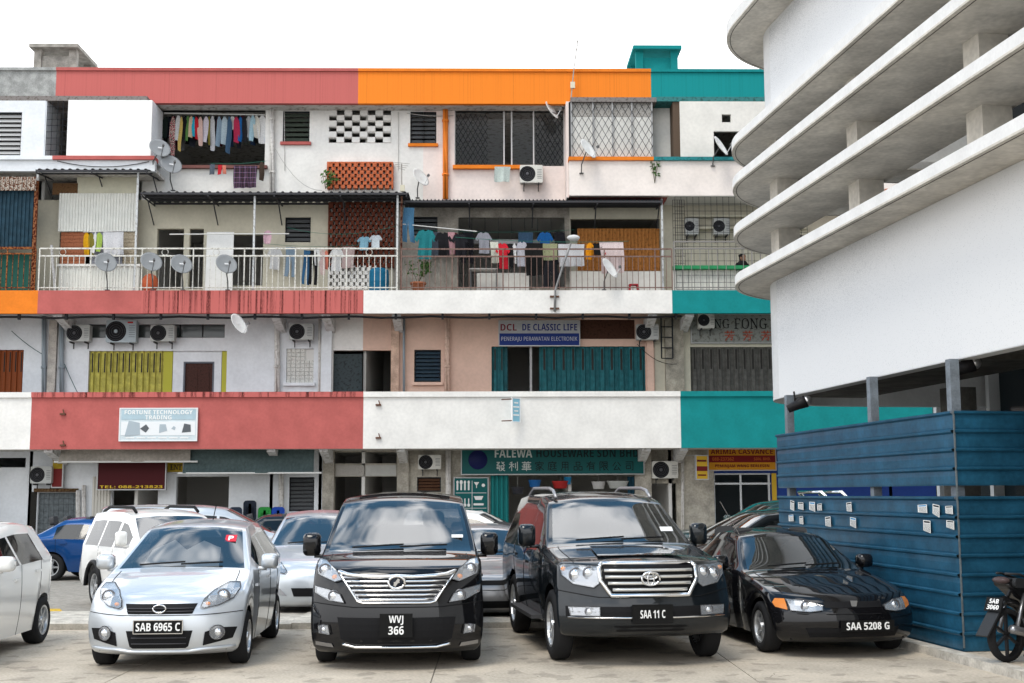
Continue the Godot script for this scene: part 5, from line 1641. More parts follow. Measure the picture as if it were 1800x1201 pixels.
func hung(kind: String, px: float, py: float, pw: float, ph: float, z: float, mat: Material, label: String, group: String, called := "") -> void:
	var r := pr(px - pw / 2, py, px + pw / 2, py + ph, z)
	var w: float = r[2] - r[0]; var h: float = r[3] - r[1]
	var o := Node3D.new()
	var what: String = called if called else {"shirt": "shirt", "trousers": "trousers", "edge": "shirt", "towel": "towel"}[kind]
	var st := mk(true)
	var a := rng.randf_range(0, 6.0); var k := rng.randf_range(14.0, 26.0)
	sheet(st, outline_of(kind, w, h), 0.12, func(p: Vector2) -> Vector3: return Vector3(p.x + 0.02 * sin(p.y * 4.0 + a), p.y, 0.050 * sin(p.x * k + a) * clampf(-p.y / h, 0.15, 1.0) + 0.015 * sin(p.y * 7.0 + a)), 0.014)
	var me := put(st, what, mat)
	me.position = Vector3((r[0] + r[2]) / 2, r[3], z)
	tag(me, label, what, group)

func cm(called: String, r: float, g: float, b: float) -> StandardMaterial3D:
	return m("cloth_" + called, lin(r, g, b), 0.9, "cloth", 2.0)

func rail_line(called: String, label: String, a: Vector3, b: Vector3, sag: float, r: float, mat: Material, cat := "washing line") -> void:
	var st := mk()
	var pts := []
	for k in 9:
		var f := k / 8.0
		pts.append(a.lerp(b, f) - a + Vector3(0, -sag * 4 * f * (1 - f), 0))
	tube(st, pts, r, 6)
	var o := put(st, called, mat)
	o.position = a
	tag(o, label, cat)

func build_laundry() -> void:
	rng.seed = 12
	var floral := m("cloth_floral", Color.WHITE, 0.9, "floral", 1.2)
	var pole := m("pole_white", lin(0.6, 0.6, 0.58), 0.5)
	# third floor: a packed pole of hung clothes in the loggia
	var zl := ZW - 0.05
	rail_line("clothes_pole", "white bamboo pole packed with clothes in the third-floor loggia", at(288, 199, zl), at(466, 202, zl), 0.0, 0.022, pole, "clothes pole")
	var g := "clothes packed on the loggia pole"
	var hues := [[290, 38, 10, "a dark green", cm("darkgreen", 0.012, 0.02, 0.016)], [303, 70, 9, "a flowered", floral], [312, 45, 8, "a white", cm("white", 0.66, 0.66, 0.66)], [317, 62, 4, "a thin yellow", cm("yellow", 0.55, 0.40, 0.12)], [323, 40, 8, "a black", cm("black", 0.012, 0.012, 0.014)], [329, 45, 6, "a green print", cm("greenprint", 0.10, 0.22, 0.06)], [335, 38, 7, "a beige", cm("beige", 0.60, 0.46, 0.32)], [340, 35, 4, "a turquoise", cm("turquoise", 0.02, 0.35, 0.50)], [345, 40, 5, "a scarlet", cm("scarlet", 0.50, 0.02, 0.03)], [352, 52, 8, "a pale pink", cm("palepink", 0.66, 0.45, 0.40)], [361, 46, 9, "a lilac white", cm("lilac", 0.60, 0.55, 0.62)], [367, 52, 4, "an olive", cm("olive", 0.20, 0.17, 0.03)], [373, 62, 9, "a grey white", cm("greywhite", 0.50, 0.50, 0.52)], [384, 54, 7, "a steel blue", cm("steel", 0.22, 0.30, 0.38)], [394, 50, 10, "a pale blue", cm("paleblue", 0.42, 0.52, 0.58)], [402, 66, 7, "a denim blue", cm("denim", 0.05, 0.10, 0.17)], [408, 24, 9, "a short white", cm("white", 0.66, 0.66, 0.66)], [415, 46, 9, "a crimson", cm("crimson", 0.42, 0.03, 0.08)], [422, 44, 6, "a royal blue", cm("royal", 0.02, 0.14, 0.42)], [429, 45, 7, "a charcoal", cm("charcoal", 0.02, 0.02, 0.025)], [436, 38, 9, "a silver grey", cm("silver", 0.42, 0.44, 0.46)], [443, 46, 8, "a sky blue", cm("sky", 0.35, 0.52, 0.60)], [451, 40, 10, "a cream white", cm("cream", 0.66, 0.64, 0.58)], [461, 50, 16, "a large white", cm("white", 0.66, 0.66, 0.66)], [471, 50, 10, "a white striped", cm("whitestripe", 0.58, 0.60, 0.66)]]
	for q in hues:
		hung("edge", q[0], 204 + rng.randf_range(-1, 2), q[2] + 2, q[1], zl + rng.randf_range(-0.04, 0.04), q[4], q[3] + " garment packed on the loggia pole", g, "garment")
	# a second pole just behind, dark things mostly
	var back := [lin(0.012, 0.012, 0.014), lin(0.03, 0.035, 0.05), lin(0.10, 0.02, 0.03), lin(0.05, 0.06, 0.05), lin(0.20, 0.20, 0.21), lin(0.02, 0.04, 0.09)]
	var tone := ["black", "slate", "wine red", "moss", "mid grey", "navy"]
	rail_line("clothes_pole", "second clothes pole behind the packed one in the loggia", at(288, 197, zl - 0.45), at(466, 200, zl - 0.45), 0.0, 0.02, pole, "clothes pole")
	for k in 26:
		hung("edge", 292 + k * 6.7, 203 + rng.randf_range(-1, 3), rng.randf_range(9, 15), rng.randf_range(36, 62), zl - 0.45 + rng.randf_range(-0.05, 0.05), m("cloth_back_%d" % (k % 6), back[k % 6], 0.9, "cloth", 2.0), tone[k % 6] + " garment on the second pole inside the loggia", "clothes on the second loggia pole", "garment")
	# things drying on the sill rail below
	rail_line("washing_line", "green washing line in front of the loggia sill", at(370, 287, ZW + 0.5), at(468, 283, ZW + 0.5), 0.05, 0.008, m("line_green", lin(0.03, 0.14, 0.10), 0.6))
	var zt := ZW + 0.5
	hung("towel", 372, 289, 9, 18, zt, cm("slate", 0.10, 0.12, 0.15), "small slate cloth on the green line", "small cloths on the green line")
	hung("towel", 386, 290, 7, 17, zt, cm("scarlet", 0.5, 0.02, 0.03), "small scarlet cloth on the green line", "small cloths on the green line")
	hung("towel", 394, 290, 6, 16, zt, cm("coral", 0.62, 0.20, 0.14), "small coral cloth on the green line", "small cloths on the green line")
	var tart := StandardMaterial3D.new()
	tart.albedo_texture = tex.tartan; tart.roughness = 0.95
	tart.uv1_triplanar = true; tart.uv1_world_triplanar = true; tart.uv1_scale = Vector3(1.5, 1.5, 1.5)
	hung("towel", 431, 291, 42, 40, zt + 0.05, tart, "dark purple tartan blanket hung below the loggia", "", "blanket")
	hung("edge", 459, 284, 9, 34, zt, cm("brown", 0.06, 0.04, 0.03), "dark brown cloth at the end of the green line", "small cloths on the green line", "towel")
	hung("towel", 883, 293, 28, 27, ZW + 0.45, cm("mint", 0.55, 0.62, 0.58), "pale mint cloth under the big window of the pink flat", "", "towel")
	# second floor, left
	var zb := ZW + 0.85
	rail_line("clothes_pole", "thin clothes pole in front of the brown shutters", at(146, 408, zb), at(215, 406, zb), 0.0, 0.012, pole, "clothes pole")
	g = "clothes on the pole before the brown shutters"
	hung("edge", 152, 408, 11, 42, zb, cm("amber", 0.62, 0.32, 0.01), "amber garment on the pole before the brown shutters", g, "garment")
	hung("edge", 160, 409, 11, 40, zb, cm("olive", 0.2, 0.17, 0.03), "dark olive garment on the pole before the brown shutters", g, "garment")
	hung("edge", 166, 408, 6, 38, zb, cm("white", 0.66, 0.66, 0.66), "narrow white garment on the pole before the brown shutters", g, "garment")
	hung("edge", 173, 409, 13, 34, zb, cm("lime", 0.36, 0.50, 0.10), "lime green garment on the pole before the brown shutters", g, "garment")
	hung("towel", 199, 407, 36, 42, zb, cm("linen", 0.60, 0.60, 0.62), "white sheet on the pole before the brown shutters", g, "bed_sheet")
	hung("edge", 471, 405, 15, 24, ZS - 0.5, cm("pinkprint", 0.55, 0.36, 0.42), "small pink and white garment at the end of a long pole", "", "garment")
	rail_line("clothes_pole", "long white clothes pole across the cream balcony", at(298, 412, ZS - 0.5), at(508, 411, ZS - 0.5), 0.0, 0.02, pole, "clothes pole")
	# in front of the brick screen
	rail_line("washing_line", "thin washing line in front of the dark brick screen", at(505, 400, ZS - 0.6), at(700, 396, ZS - 0.6), 0.25, 0.006, m("line_green", lin(0.03, 0.14, 0.1)))
	hung("shirt", 640, 416, 26, 24, ZS - 0.6, cm("bluewhite", 0.20, 0.38, 0.48), "child's blue and white shirt before the brick screen", "")
	hung("shirt", 661, 413, 24, 23, ZS - 0.6, cm("paletee", 0.52, 0.58, 0.62), "child's pale t-shirt before the brick screen", "")
	g = "clothes along the white railing"
	for q in [["trousers", 538, 440, 13, 62, cm("blue", 0.03, 0.10, 0.20), "blue trousers on the white railing", "trousers"], ["trousers", 550, 440, 16, 62, cm("black", 0.012, 0.012, 0.014), "black trousers on the white railing", "trousers"], ["edge", 557, 436, 11, 32, cm("white", 0.66, 0.66, 0.66), "narrow white garment on the white railing", "garment"], ["edge", 567, 438, 11, 46, cm("rose", 0.55, 0.42, 0.40), "dusty pink garment on the white railing", "garment"], ["edge", 574, 440, 7, 34, cm("coral", 0.62, 0.2, 0.14), "coral garment on the white railing", "garment"], ["shirt", 591, 437, 27, 40, cm("white", 0.66, 0.66, 0.66), "white t-shirt on the white railing", "shirt"]]:
		hung(q[0], q[1], q[2], q[3], q[4], ZS - 0.25, q[5], q[6], g, q[7])
	# right-hand balcony
	rail_line("clothes_pole", "white clothes pole reaching out from the rusty post", at(706, 394, ZS - 0.4), at(838, 407, ZS - 0.4), 0.0, 0.016, pole, "clothes pole")
	g = "clothes on the brown-railed balcony"
	hung("trousers", 718, 365, 22, 62, ZS - 0.38, cm("jeans", 0.07, 0.18, 0.30), "blue jeans hung beside the rusty post", g)
	hung("shirt", 747, 404, 40, 52, ZS - 0.35, cm("teal", 0.02, 0.19, 0.21), "teal t-shirt hung from the white pole", g)
	hung("shirt", 779, 408, 32, 42, ZS - 0.35, cm("black", 0.012, 0.012, 0.014), "black t-shirt hung from the white pole beside a striped towel", g)
	hung("towel", 793, 408, 12, 40, ZS - 0.36, cm("stripes", 0.40, 0.22, 0.24), "pink striped towel between two black t-shirts", g)
	hung("shirt", 808, 411, 30, 40, ZS - 0.34, cm("ink", 0.016, 0.016, 0.02), "ink black t-shirt at the end of the white pole", g)
	var zr := ZS - 0.3
	rail_line("washing_line", "green washing line with clothes above the brown railing", at(800, 417, zr), at(1105, 424, zr), 0.08, 0.008, m("line_green", lin(0.03, 0.14, 0.1)))
	for q in [["towel", 869, 425, 14, 38, cm("ivory", 0.58, 0.58, 0.50), "ivory towel beside the red t-shirt", "towel"], ["shirt", 884, 427, 26, 46, cm("red", 0.56, 0.02, 0.035), "bright red t-shirt above the brown railing", "shirt"], ["edge", 897, 428, 13, 42, cm("black", 0.012, 0.012, 0.014), "black garment beside the red t-shirt", "garment"], ["edge", 905, 428, 7, 36, cm("white", 0.66, 0.66, 0.66), "narrow white garment beside the black one", "garment"], ["shirt", 917, 425, 24, 44, cm("greytee", 0.45, 0.45, 0.50), "pale grey t-shirt above the brown railing", "shirt"], ["towel", 941, 427, 36, 58, cm("jet", 0.012, 0.012, 0.012), "wide black cloth above the brown railing", "towel"], ["towel", 968, 428, 26, 30, cm("camo", 0.30, 0.31, 0.18), "olive patterned cloth above the brown railing", "towel"], ["trousers", 968, 458, 28, 50, cm("ink", 0.016, 0.016, 0.02), "long black trousers below the olive cloth", "trousers"], ["towel", 1005, 429, 46, 40, cm("linen", 0.6, 0.6, 0.62), "white bed sheet behind the street lamp", "bed_sheet"], ["edge", 1036, 427, 14, 30, cm("orange", 0.75, 0.28, 0.01), "orange garment beside the black and red tops", "garment"], ["shirt", 1050, 427, 20, 22, cm("jet", 0.012, 0.012, 0.012), "small black top beside the orange garment", "shirt"], ["towel", 1060, 436, 12, 12, cm("red", 0.56, 0.02, 0.035), "small red cloth beside the pale sheet", "towel"], ["towel", 1076, 425, 42, 56, cm("blush", 0.70, 0.58, 0.57), "pale pink sheet behind the white satellite dish", "bed_sheet"]]:
		hung(q[0], q[1], q[2], q[3], q[4], zr, q[5], q[6], g, q[7])
	# more wash on a line further in, in the shade of the lean-to roofs
	var deep := ZW + 0.35
	rail_line("washing_line", "inner washing line near the wall of the brown-railed balcony", at(715, 402, deep), at(1010, 404, deep), 0.1, 0.006, m("line_green", lin(0.03, 0.14, 0.1)))
	var inner := [["towel", 760, 30, 44, cm("slate", 0.1, 0.12, 0.15), "slate"], ["shirt", 795, 30, 40, cm("maroon", 0.14, 0.02, 0.03), "maroon"], ["trousers", 822, 22, 56, cm("ink", 0.016, 0.016, 0.02), "ink black"], ["shirt", 850, 30, 38, cm("greytee", 0.45, 0.45, 0.5), "pale grey"], ["towel", 925, 26, 50, cm("denim", 0.05, 0.1, 0.17), "denim blue"], ["shirt", 957, 30, 40, cm("royal", 0.02, 0.14, 0.42), "royal blue"], ["trousers", 985, 22, 58, cm("charcoal", 0.02, 0.02, 0.025), "charcoal"]]
	for q in inner:
		hung(q[0], q[1], 408, q[2], q[3], deep, q[4], q[5] + " garment on the inner line of the brown-railed balcony", "clothes on the inner line", "garment")
	rail_line("washing_line", "inner washing line near the cream wall of the white-railed balcony", at(462, 428, deep), at(640, 430, deep), 0.08, 0.006, m("line_green", lin(0.03, 0.14, 0.1)))
	for q in [["shirt", 482, 28, 40, cm("white", 0.66, 0.66, 0.66), "white"], ["trousers", 510, 20, 54, cm("steel", 0.22, 0.3, 0.38), "steel blue"], ["towel", 612, 22, 38, cm("rose", 0.55, 0.42, 0.4), "dusty pink"]]:
		hung(q[0], q[1], 434, q[2], q[3], deep, q[4], q[5] + " garment on the inner line of the white-railed balcony", "clothes on the inner line", "garment")

# ---------- small things ----------
func leafy(called: String, label: String, base: Vector3, height: float, spread: float, leaves: int, mat: Material, stemm: Material, sd: int, size := 0.10) -> void:
	var t := thing(called, label, "plant", base)
	rng.seed = sd
	var st := mk(true)
	var tips := []
	for k in 5:
		var p := Vector3(rng.randf_range(-spread, spread), height * rng.randf_range(0.6, 1.0), rng.randf_range(-spread, spread) * 0.5)
		tube(st, [Vector3.ZERO, p * 0.5 + Vector3(0, 0.05, 0), p], 0.008, 5)
		tips.append(p)
	put(st, "stem", stemm, t)
	st = mk()
	for k in leaves:
		var tip: Vector3 = tips[k % 5] * rng.randf_range(0.45, 1.05)
		var b := Basis(Vector3(rng.randf() - 0.5, rng.randf() - 0.5, rng.randf() - 0.5).normalized(), rng.randf() * TAU)
		var l := size * rng.randf_range(0.7, 1.3)
		var p := tip + Vector3(rng.randf_range(-1, 1), rng.randf_range(-0.5, 0.5), rng.randf_range(-1, 1)) * spread * 0.3
		var a := p; var e := p + b * Vector3(l, 0, 0); var u := p + b * Vector3(l * 0.45, l * 0.24, 0.02); var v := p + b * Vector3(l * 0.45, -l * 0.24, 0.02)
		tri(st, a, u, e); tri(st, a, e, v)
	var o := put(st, "foliage", mat, t)
	o.set_meta("kind", "stuff")

func build_small_things() -> void:
	var y2 := at(600, 510.5, ZS).y
	var green := m("leaf_green", lin(0.06, 0.13, 0.035), 0.6)
	green.backlight_enabled = true
	green.backlight = Color(0.15, 0.25, 0.08)
	var stem := m("stem", lin(0.10, 0.09, 0.05), 0.8)
	leafy("wall_plant", "self-sown leafy plant growing beside the orange brick screen", at(572, 332, ZW + 0.4), 0.55, 0.25, 46, green, stem, 3, 0.16)
	leafy("wall_plant", "thin weed growing from a crack below the lattice bay", at(1151, 322, ZB + 0.05), 0.75, 0.13, 30, green, stem, 4, 0.12)
	var ppos := at(735, 509, ZS - 0.6)
	var pot := thing("flower_pot", "terracotta pot with a bushy green plant behind the brown railing", "flower pot", Vector3(ppos.x, y2, ZS - 0.6))
	var st := mk(true)
	lathe(st, [Vector2(0, 0.0), Vector2(0.17, 0.0), Vector2(0.22, 0.28), Vector2(0.25, 0.28), Vector2(0.25, 0.34), Vector2(0.22, 0.34), Vector2(0.21, 0.30), Vector2(0, 0.30)], 18)
	put(st, "pot", m("terracotta", lin(0.40, 0.15, 0.08), 0.9, "worn", 1.0), pot)
	leafy("potted_shrub", "bushy green shrub growing in the terracotta pot", Vector3(ppos.x, y2 + 0.28, ZS - 0.6), 0.75, 0.38, 110, green, stem, 6, 0.13)
	# blue barrel, stool, tub, boards
	var bp := at(666, 509, ZS - 0.7)
	st = mk(true)
	lathe(st, [Vector2(0, 0), Vector2(0.27, 0), Vector2(0.30, 0.06), Vector2(0.31, 0.35), Vector2(0.32, 0.38), Vector2(0.31, 0.41), Vector2(0.31, 0.62), Vector2(0.29, 0.75), Vector2(0.20, 0.80), Vector2(0, 0.80)], 22)
	var o := put(st, "water_barrel", m("barrel_blue", lin(0.01, 0.12, 0.22), 0.45))
	o.position = Vector3(bp.x, y2, ZS - 0.7)
	tag(o, "blue plastic water barrel behind the white railing", "barrel")
	var wb := at(382, 509, ZS - 0.7)
	st = mk()
	box(st, Vector3(0, 1.0, 0), Vector3(0.84, 2.0, 0.04), Basis(Vector3.RIGHT, -0.05))
	o = put(st, "leaning_board", m("board_white", lin(0.78, 0.78, 0.77), 0.6, "plaster", 0.5))
	o.position = Vector3(wb.x, y2 + 0.01, ZS - 0.9)
	tag(o, "tall plain white board leaning on the cream balcony", "board")
	st = mk()
	box(st, Vector3(0, 0.75, 0), Vector3(0.07, 1.5, 0.05), Basis(Vector3.BACK, 0.12))
	o = put(st, "leaning_plank", m("plank_grey", lin(0.5, 0.5, 0.5), 0.7, "worn", 1.0))
	o.position = Vector3(at(92, 509, ZS - 0.5).x, y2 + 0.01, ZS - 0.5)
	tag(o, "long grey plank leaning inside the white railing corner", "plank")
	var sp := at(1114, 509, ZS - 0.55)
	var stool := thing("plastic_stool", "red plastic stool behind the brown railing", "stool", Vector3(sp.x, y2, ZS - 0.55))
	var rp := m("red_plastic", lin(0.36, 0.03, 0.04), 0.5)
	st = mk()
	prism(st, round_rect(0.30, 0.30, 0.05), 0.0, -0.03, Transform3D(Basis(Vector3.RIGHT, -PI / 2), Vector3(0, 0.27, 0)))
	put(st, "seat", rp, stool)
	for sx in [-1, 1]:
		for sz in [-1, 1]:
			st = mk()
			box(st, Vector3(sx * 0.13, 0.13, sz * 0.13), Vector3(0.05, 0.27, 0.03), Basis(Vector3.BACK, sx * 0.12))
			put(st, "leg", rp, stool)
	var bag := at(263, 509, ZS - 0.5)
	st = mk(true)
	ball(st, Vector3(0, 0.30, 0), Vector3(0.26, 0.31, 0.18), 9)
	o = put(st, "plastic_bag", m("bag_orange", lin(0.62, 0.14, 0.06), 0.5, "cloth", 1.5))
	o.position = Vector3(bag.x, y2, ZS - 0.5)
	tag(o, "bulging orange plastic bag behind the white railing", "bag")
	# table with pots on the right-hand balcony
	var tb := at(850, 509, ZS - 0.8)
	var table := thing("work_table", "narrow table on the brown-railed balcony", "table", Vector3(tb.x, y2, ZS - 0.8))
	st = mk(); box(st, Vector3(0, 0.78, 0), Vector3(0.9, 0.04, 0.4)); put(st, "top", m("table_grey", lin(0.35, 0.34, 0.32), 0.6), table)
	for sx in [-1, 1]:
		for sz in [-1, 1]:
			st = mk(); box(st, Vector3(sx * 0.40, 0.38, sz * 0.16), Vector3(0.035, 0.76, 0.035)); put(st, "leg", m("table_leg", lin(0.1, 0.1, 0.1), 0.6), table)
	# stacked chairs by the shop
	for q in [[412, 900, lin(0.02, 0.03, 0.05), "dark navy", 5], [437, 900, lin(0.012, 0.018, 0.03), "black", 7], [463, 905, lin(0.02, 0.22, 0.04), "green", 5], [487, 905, lin(0.01, 0.05, 0.30), "blue", 5]]:
		var p := at(q[0], q[1], ZG + 0.7)
		var cmx := m("chair_" + q[3], q[2], 0.4)
		for k in q[4]:
			var cn := thing("plastic_chair", "%s plastic chair in the %s stack against the shop wall" % [q[3], q[3]], "chair", Vector3(p.x, k * 0.10, ZG + 0.7), q[3] + " stacked chairs")
			st = mk(true)
			sheet(st, round_rect(0.40, 0.42, 0.10), 0.09, func(v: Vector2) -> Vector3: return Vector3(v.x, 0.86 + v.y * 0.98, -0.17 + 0.25 * v.x * v.x), 0.02)
			put(st, "backrest", cmx, cn)
			st = mk(); box(st, Vector3(0, 0.44, 0.02), Vector3(0.42, 0.035, 0.40)); put(st, "seat", cmx, cn)
			for sx in [-1, 1]:
				for sz in [-1, 1]:
					st = mk(); box(st, Vector3(sx * (0.19 + 0.012 * k), 0.215 - 0.05 * minf(k, 1), 0.02 + sz * 0.18), Vector3(0.04, 0.43 - 0.1 * minf(k, 1), 0.04), Basis(Vector3.BACK, sx * 0.06)); put(st, "leg", cmx, cn)
	# goods hung in the houseware shop doorway
	rng.seed = 8
	var cols := [lin(0.02, 0.12, 0.35), lin(0.40, 0.03, 0.03), lin(0.02, 0.2, 0.4), lin(0.5, 0.5, 0.5), lin(0.45, 0.47, 0.46), lin(0.04, 0.04, 0.05)]
	var names := ["blue basin", "red basin", "small blue pail", "white laundry basket", "wide white tub", "black bucket"]
	var spots := [[940, 850, 0.20], [985, 852, 0.26], [998, 845, 0.12], [1052, 853, 0.22], [1086, 852, 0.34], [910, 862, 0.2]]
	for k in 6:
		var p := at(spots[k][0], spots[k][1], ZG + 0.1)
		var b := thing("hung_basin", names[k] + " hung in the houseware shop doorway", "basin", p)
		var rr: float = spots[k][2]
		st = mk(true)
		lathe(st, [Vector2(0, -0.12), Vector2(rr * 0.75, -0.12), Vector2(rr, 0.10), Vector2(rr + 0.02, 0.11), Vector2(rr - 0.02, 0.10), Vector2(rr * 0.7, -0.09), Vector2(0, -0.09)], 18)
		put(st, "bowl", m("basin_%d" % k, cols[k], 0.4), b)
		st = mk(); tube(st, [Vector3(0, 0.1, 0), Vector3(0, 2.95 - p.y, 0)], 0.006); put(st, "string", m("string", lin(0.3, 0.3, 0.28), 0.8), b)
	# street lamp bracketed to the white slab edge
	var lp := at(975, 545, ZS + 0.06)
	var lamp := thing("street_lamp", "grey street lamp on a bent pole fixed to the white slab edge", "street lamp", lp)
	var steel := m("lamp_steel", lin(0.30, 0.30, 0.30), 0.45, "metal", 1.0, 0.6)
	var top := at(1008, 418, ZS + 0.35) - lp
	st = mk(true)
	tube(st, [Vector3(0, -0.05, 0), Vector3(0.02, 0.6, 0.02), Vector3(top.x * 0.45, top.y * 0.62, 0.15), Vector3(top.x * 0.85, top.y * 0.92, top.z)], 0.035, 9)
	put(st, "pole", steel, lamp)
	st = mk(true)
	ball(st, top, Vector3(0.20, 0.09, 0.12), 10)
	put(st, "head", m("lamp_head", lin(0.55, 0.56, 0.56), 0.4), lamp)
	st = mk(true)
	ball(st, top + Vector3(0.02, -0.05, 0.0), Vector3(0.15, 0.07, 0.10), 9)
	put(st, "lens", m("lamp_lens", lin(0.35, 0.36, 0.36), 0.15), lamp)
	st = mk()
	for y in [0.05, 0.42]: box(st, Vector3(0.0, y, -0.03), Vector3(0.28, 0.05, 0.06))
	put(st, "clamp", m("rust_iron", lin(0.12, 0.06, 0.04)), lamp)
	# loose cables strung over the flats
	var wire := m("black_cable", lin(0.012, 0.012, 0.014))
	var wire_pale := m("pale_cable", lin(0.45, 0.44, 0.42), 0.6)
	for q in [[484, 262, 566, 335, ZW + 0.2, 0.35, wire_pale, "pale cable sagging from the white rain pipe to the brick screen"], [100, 283, 262, 284, ZB + 0.03, 0.18, wire, "black cable sagging under the red sill of the white panel"], [500, 196, 500, 300, ZW + 0.03, 0.0, wire_pale, "pale cable running down beside the red-silled window"], [700, 197, 700, 300, ZW + 0.03, 0.0, wire_pale, "pale cable running down beside the pierced white block panel"], [797, 203, 715, 199, ZW + 0.05, 0.05, wire_pale, "pale cable between the orange pipe and the louvred window"], [1120, 605, 1190, 640, ZW + 0.33, 0.2, wire, "black cable hanging by the wall ladder"], [20, 582, 78, 625, ZW + 0.15, 0.05, m("green_cable", lin(0.01, 0.06, 0.06), 0.5), "dark green cable slanting to the grey rain pipe"], [113, 640, 140, 698, ZW + 0.15, 0.03, m("green_cable", lin(0.01, 0.06, 0.06)), "dark green cable slanting down beside the yellow gate"]]:
		rail_line("cable", q[7], at(q[0], q[1], q[4]), at(q[2], q[3], q[4]), q[5], 0.011, q[6], "cable")
	# television aerials
	for q in [[1003, 182, 1016, 68, -38.4, "bare television aerial rising above the orange parapet"], [708, 348, 706, 288, ZW + 0.5, "small white television aerial over the dark lean-to roof"]]:
		var a := at(q[0], q[1], q[4]); var b := at(q[2], q[3], q[4])
		var ae := thing("television_aerial", q[5], "aerial", a)
		st = mk()
		tube(st, [Vector3.ZERO, (b - a) * 0.5 + Vector3(-0.02, 0, 0), b - a], 0.02, 6)
		put(st, "mast", m("aerial_steel", lin(0.32, 0.30, 0.27), 0.6), ae)
		for k in 4:
			st = mk()
			var f := 1.0 - k * 0.06
			tube(st, [(b - a) * f + Vector3(-0.28 + 0.06 * k, 0.05, 0), (b - a) * f + Vector3(0.26 - 0.05 * k, -0.03, 0.1)], 0.008, 5)
			put(st, "element", m("aerial_steel", lin(0.32, 0.3, 0.27)), ae)
		st = mk()
		box(st, (b - a) * 0.28, Vector3(0.14, 0.2, 0.1))
		put(st, "junction_box", m("aerial_box", lin(0.62, 0.58, 0.45), 0.6), ae)
	# loose iron clamps left on the parapets
	for q in [[110, 728, "rusty bolt on the red parapet, upper one"], [110, 783, "rusty bolt on the red parapet, lower one"], [665, 712, "iron clamp on the white parapet, upper one"], [665, 770, "iron clamp on the white parapet, lower one"]]:
		st = mk()
		box(st, Vector3(0, 0, 0), Vector3(0.16, 0.05, 0.08))
		box(st, Vector3(0.03, 0.07, 0.02), Vector3(0.03, 0.14, 0.03), Basis(Vector3.BACK, 0.3))
		o = put(st, "iron_clamp", m("rust_iron", lin(0.12, 0.06, 0.04)))
		o.position = at(q[0], q[1], ZS + 0.041)
		tag(o, q[2], "clamp")
	# pink umbrella and striped awning seen between the fins
	var ua := at(1405, 318, ZB + 0.7)
	var um := thing("parasol", "open pink flowered parasol on the bay beyond the white fins", "parasol", ua)
	st = mk(true)
	lathe(st, [Vector2(0.75, -0.18), Vector2(0.55, 0.0), Vector2(0.3, 0.12), Vector2(0, 0.18)], 16)
	put(st, "canopy", m("parasol_pink", lin(0.62, 0.33, 0.40), 0.8, "floral", 2.0), um)
	st = mk(); tube(st, [Vector3(0, 0.17, 0), Vector3(0, -1.2, 0), Vector3(0, -1.25, -0.75)], 0.015); put(st, "stick", m("pole_white", lin(0.6, 0.6, 0.58)), um)
	var sa := at(1525, 338, ZS - 0.3)
	var aw := thing("striped_awning", "orange and white striped awning edge beyond the white fins", "awning", sa)
	for k in 22:
		st = mk()
		box(st, Vector3(-1.5 + k * 0.14, 0, 0), Vector3(0.139, 0.22, 0.03), Basis(Vector3.RIGHT, 0.3))
		put(st, "stripe", m("stripe_orange", lin(0.62, 0.20, 0.10), 0.8) if k % 2 else m("stripe_white", lin(0.66, 0.62, 0.56), 0.8), aw)
	st = mk(); box(st, Vector3(0.05, 0.05, -0.8), Vector3(3.1, 0.03, 1.55), Basis(Vector3.RIGHT, -0.06)); put(st, "canopy", m("awning_dark", lin(0.08, 0.08, 0.08), 0.9), aw)
	# people at the flats: built as one closed skin each
	person(at(1305, 490, ZS - 0.75), "person with dark tied hair in a black top leaning on the caged balcony", lin(0.015, 0.015, 0.017), 0.5)
	person(at(393, 300, ZW - 0.5) + Vector3(0, -0.75, 0), "person in a dark top reaching up inside the third-floor loggia", lin(0.02, 0.02, 0.022), -0.6)

# distance to a tapered bone
func bone(p: Vector3, a: Vector3, b: Vector3, ra: float, rb: float) -> float:
	var ab := b - a
	var t := clampf((p - a).dot(ab) / ab.length_squared(), 0, 1)
	return p.distance_to(a + ab * t) - lerpf(ra, rb, t)

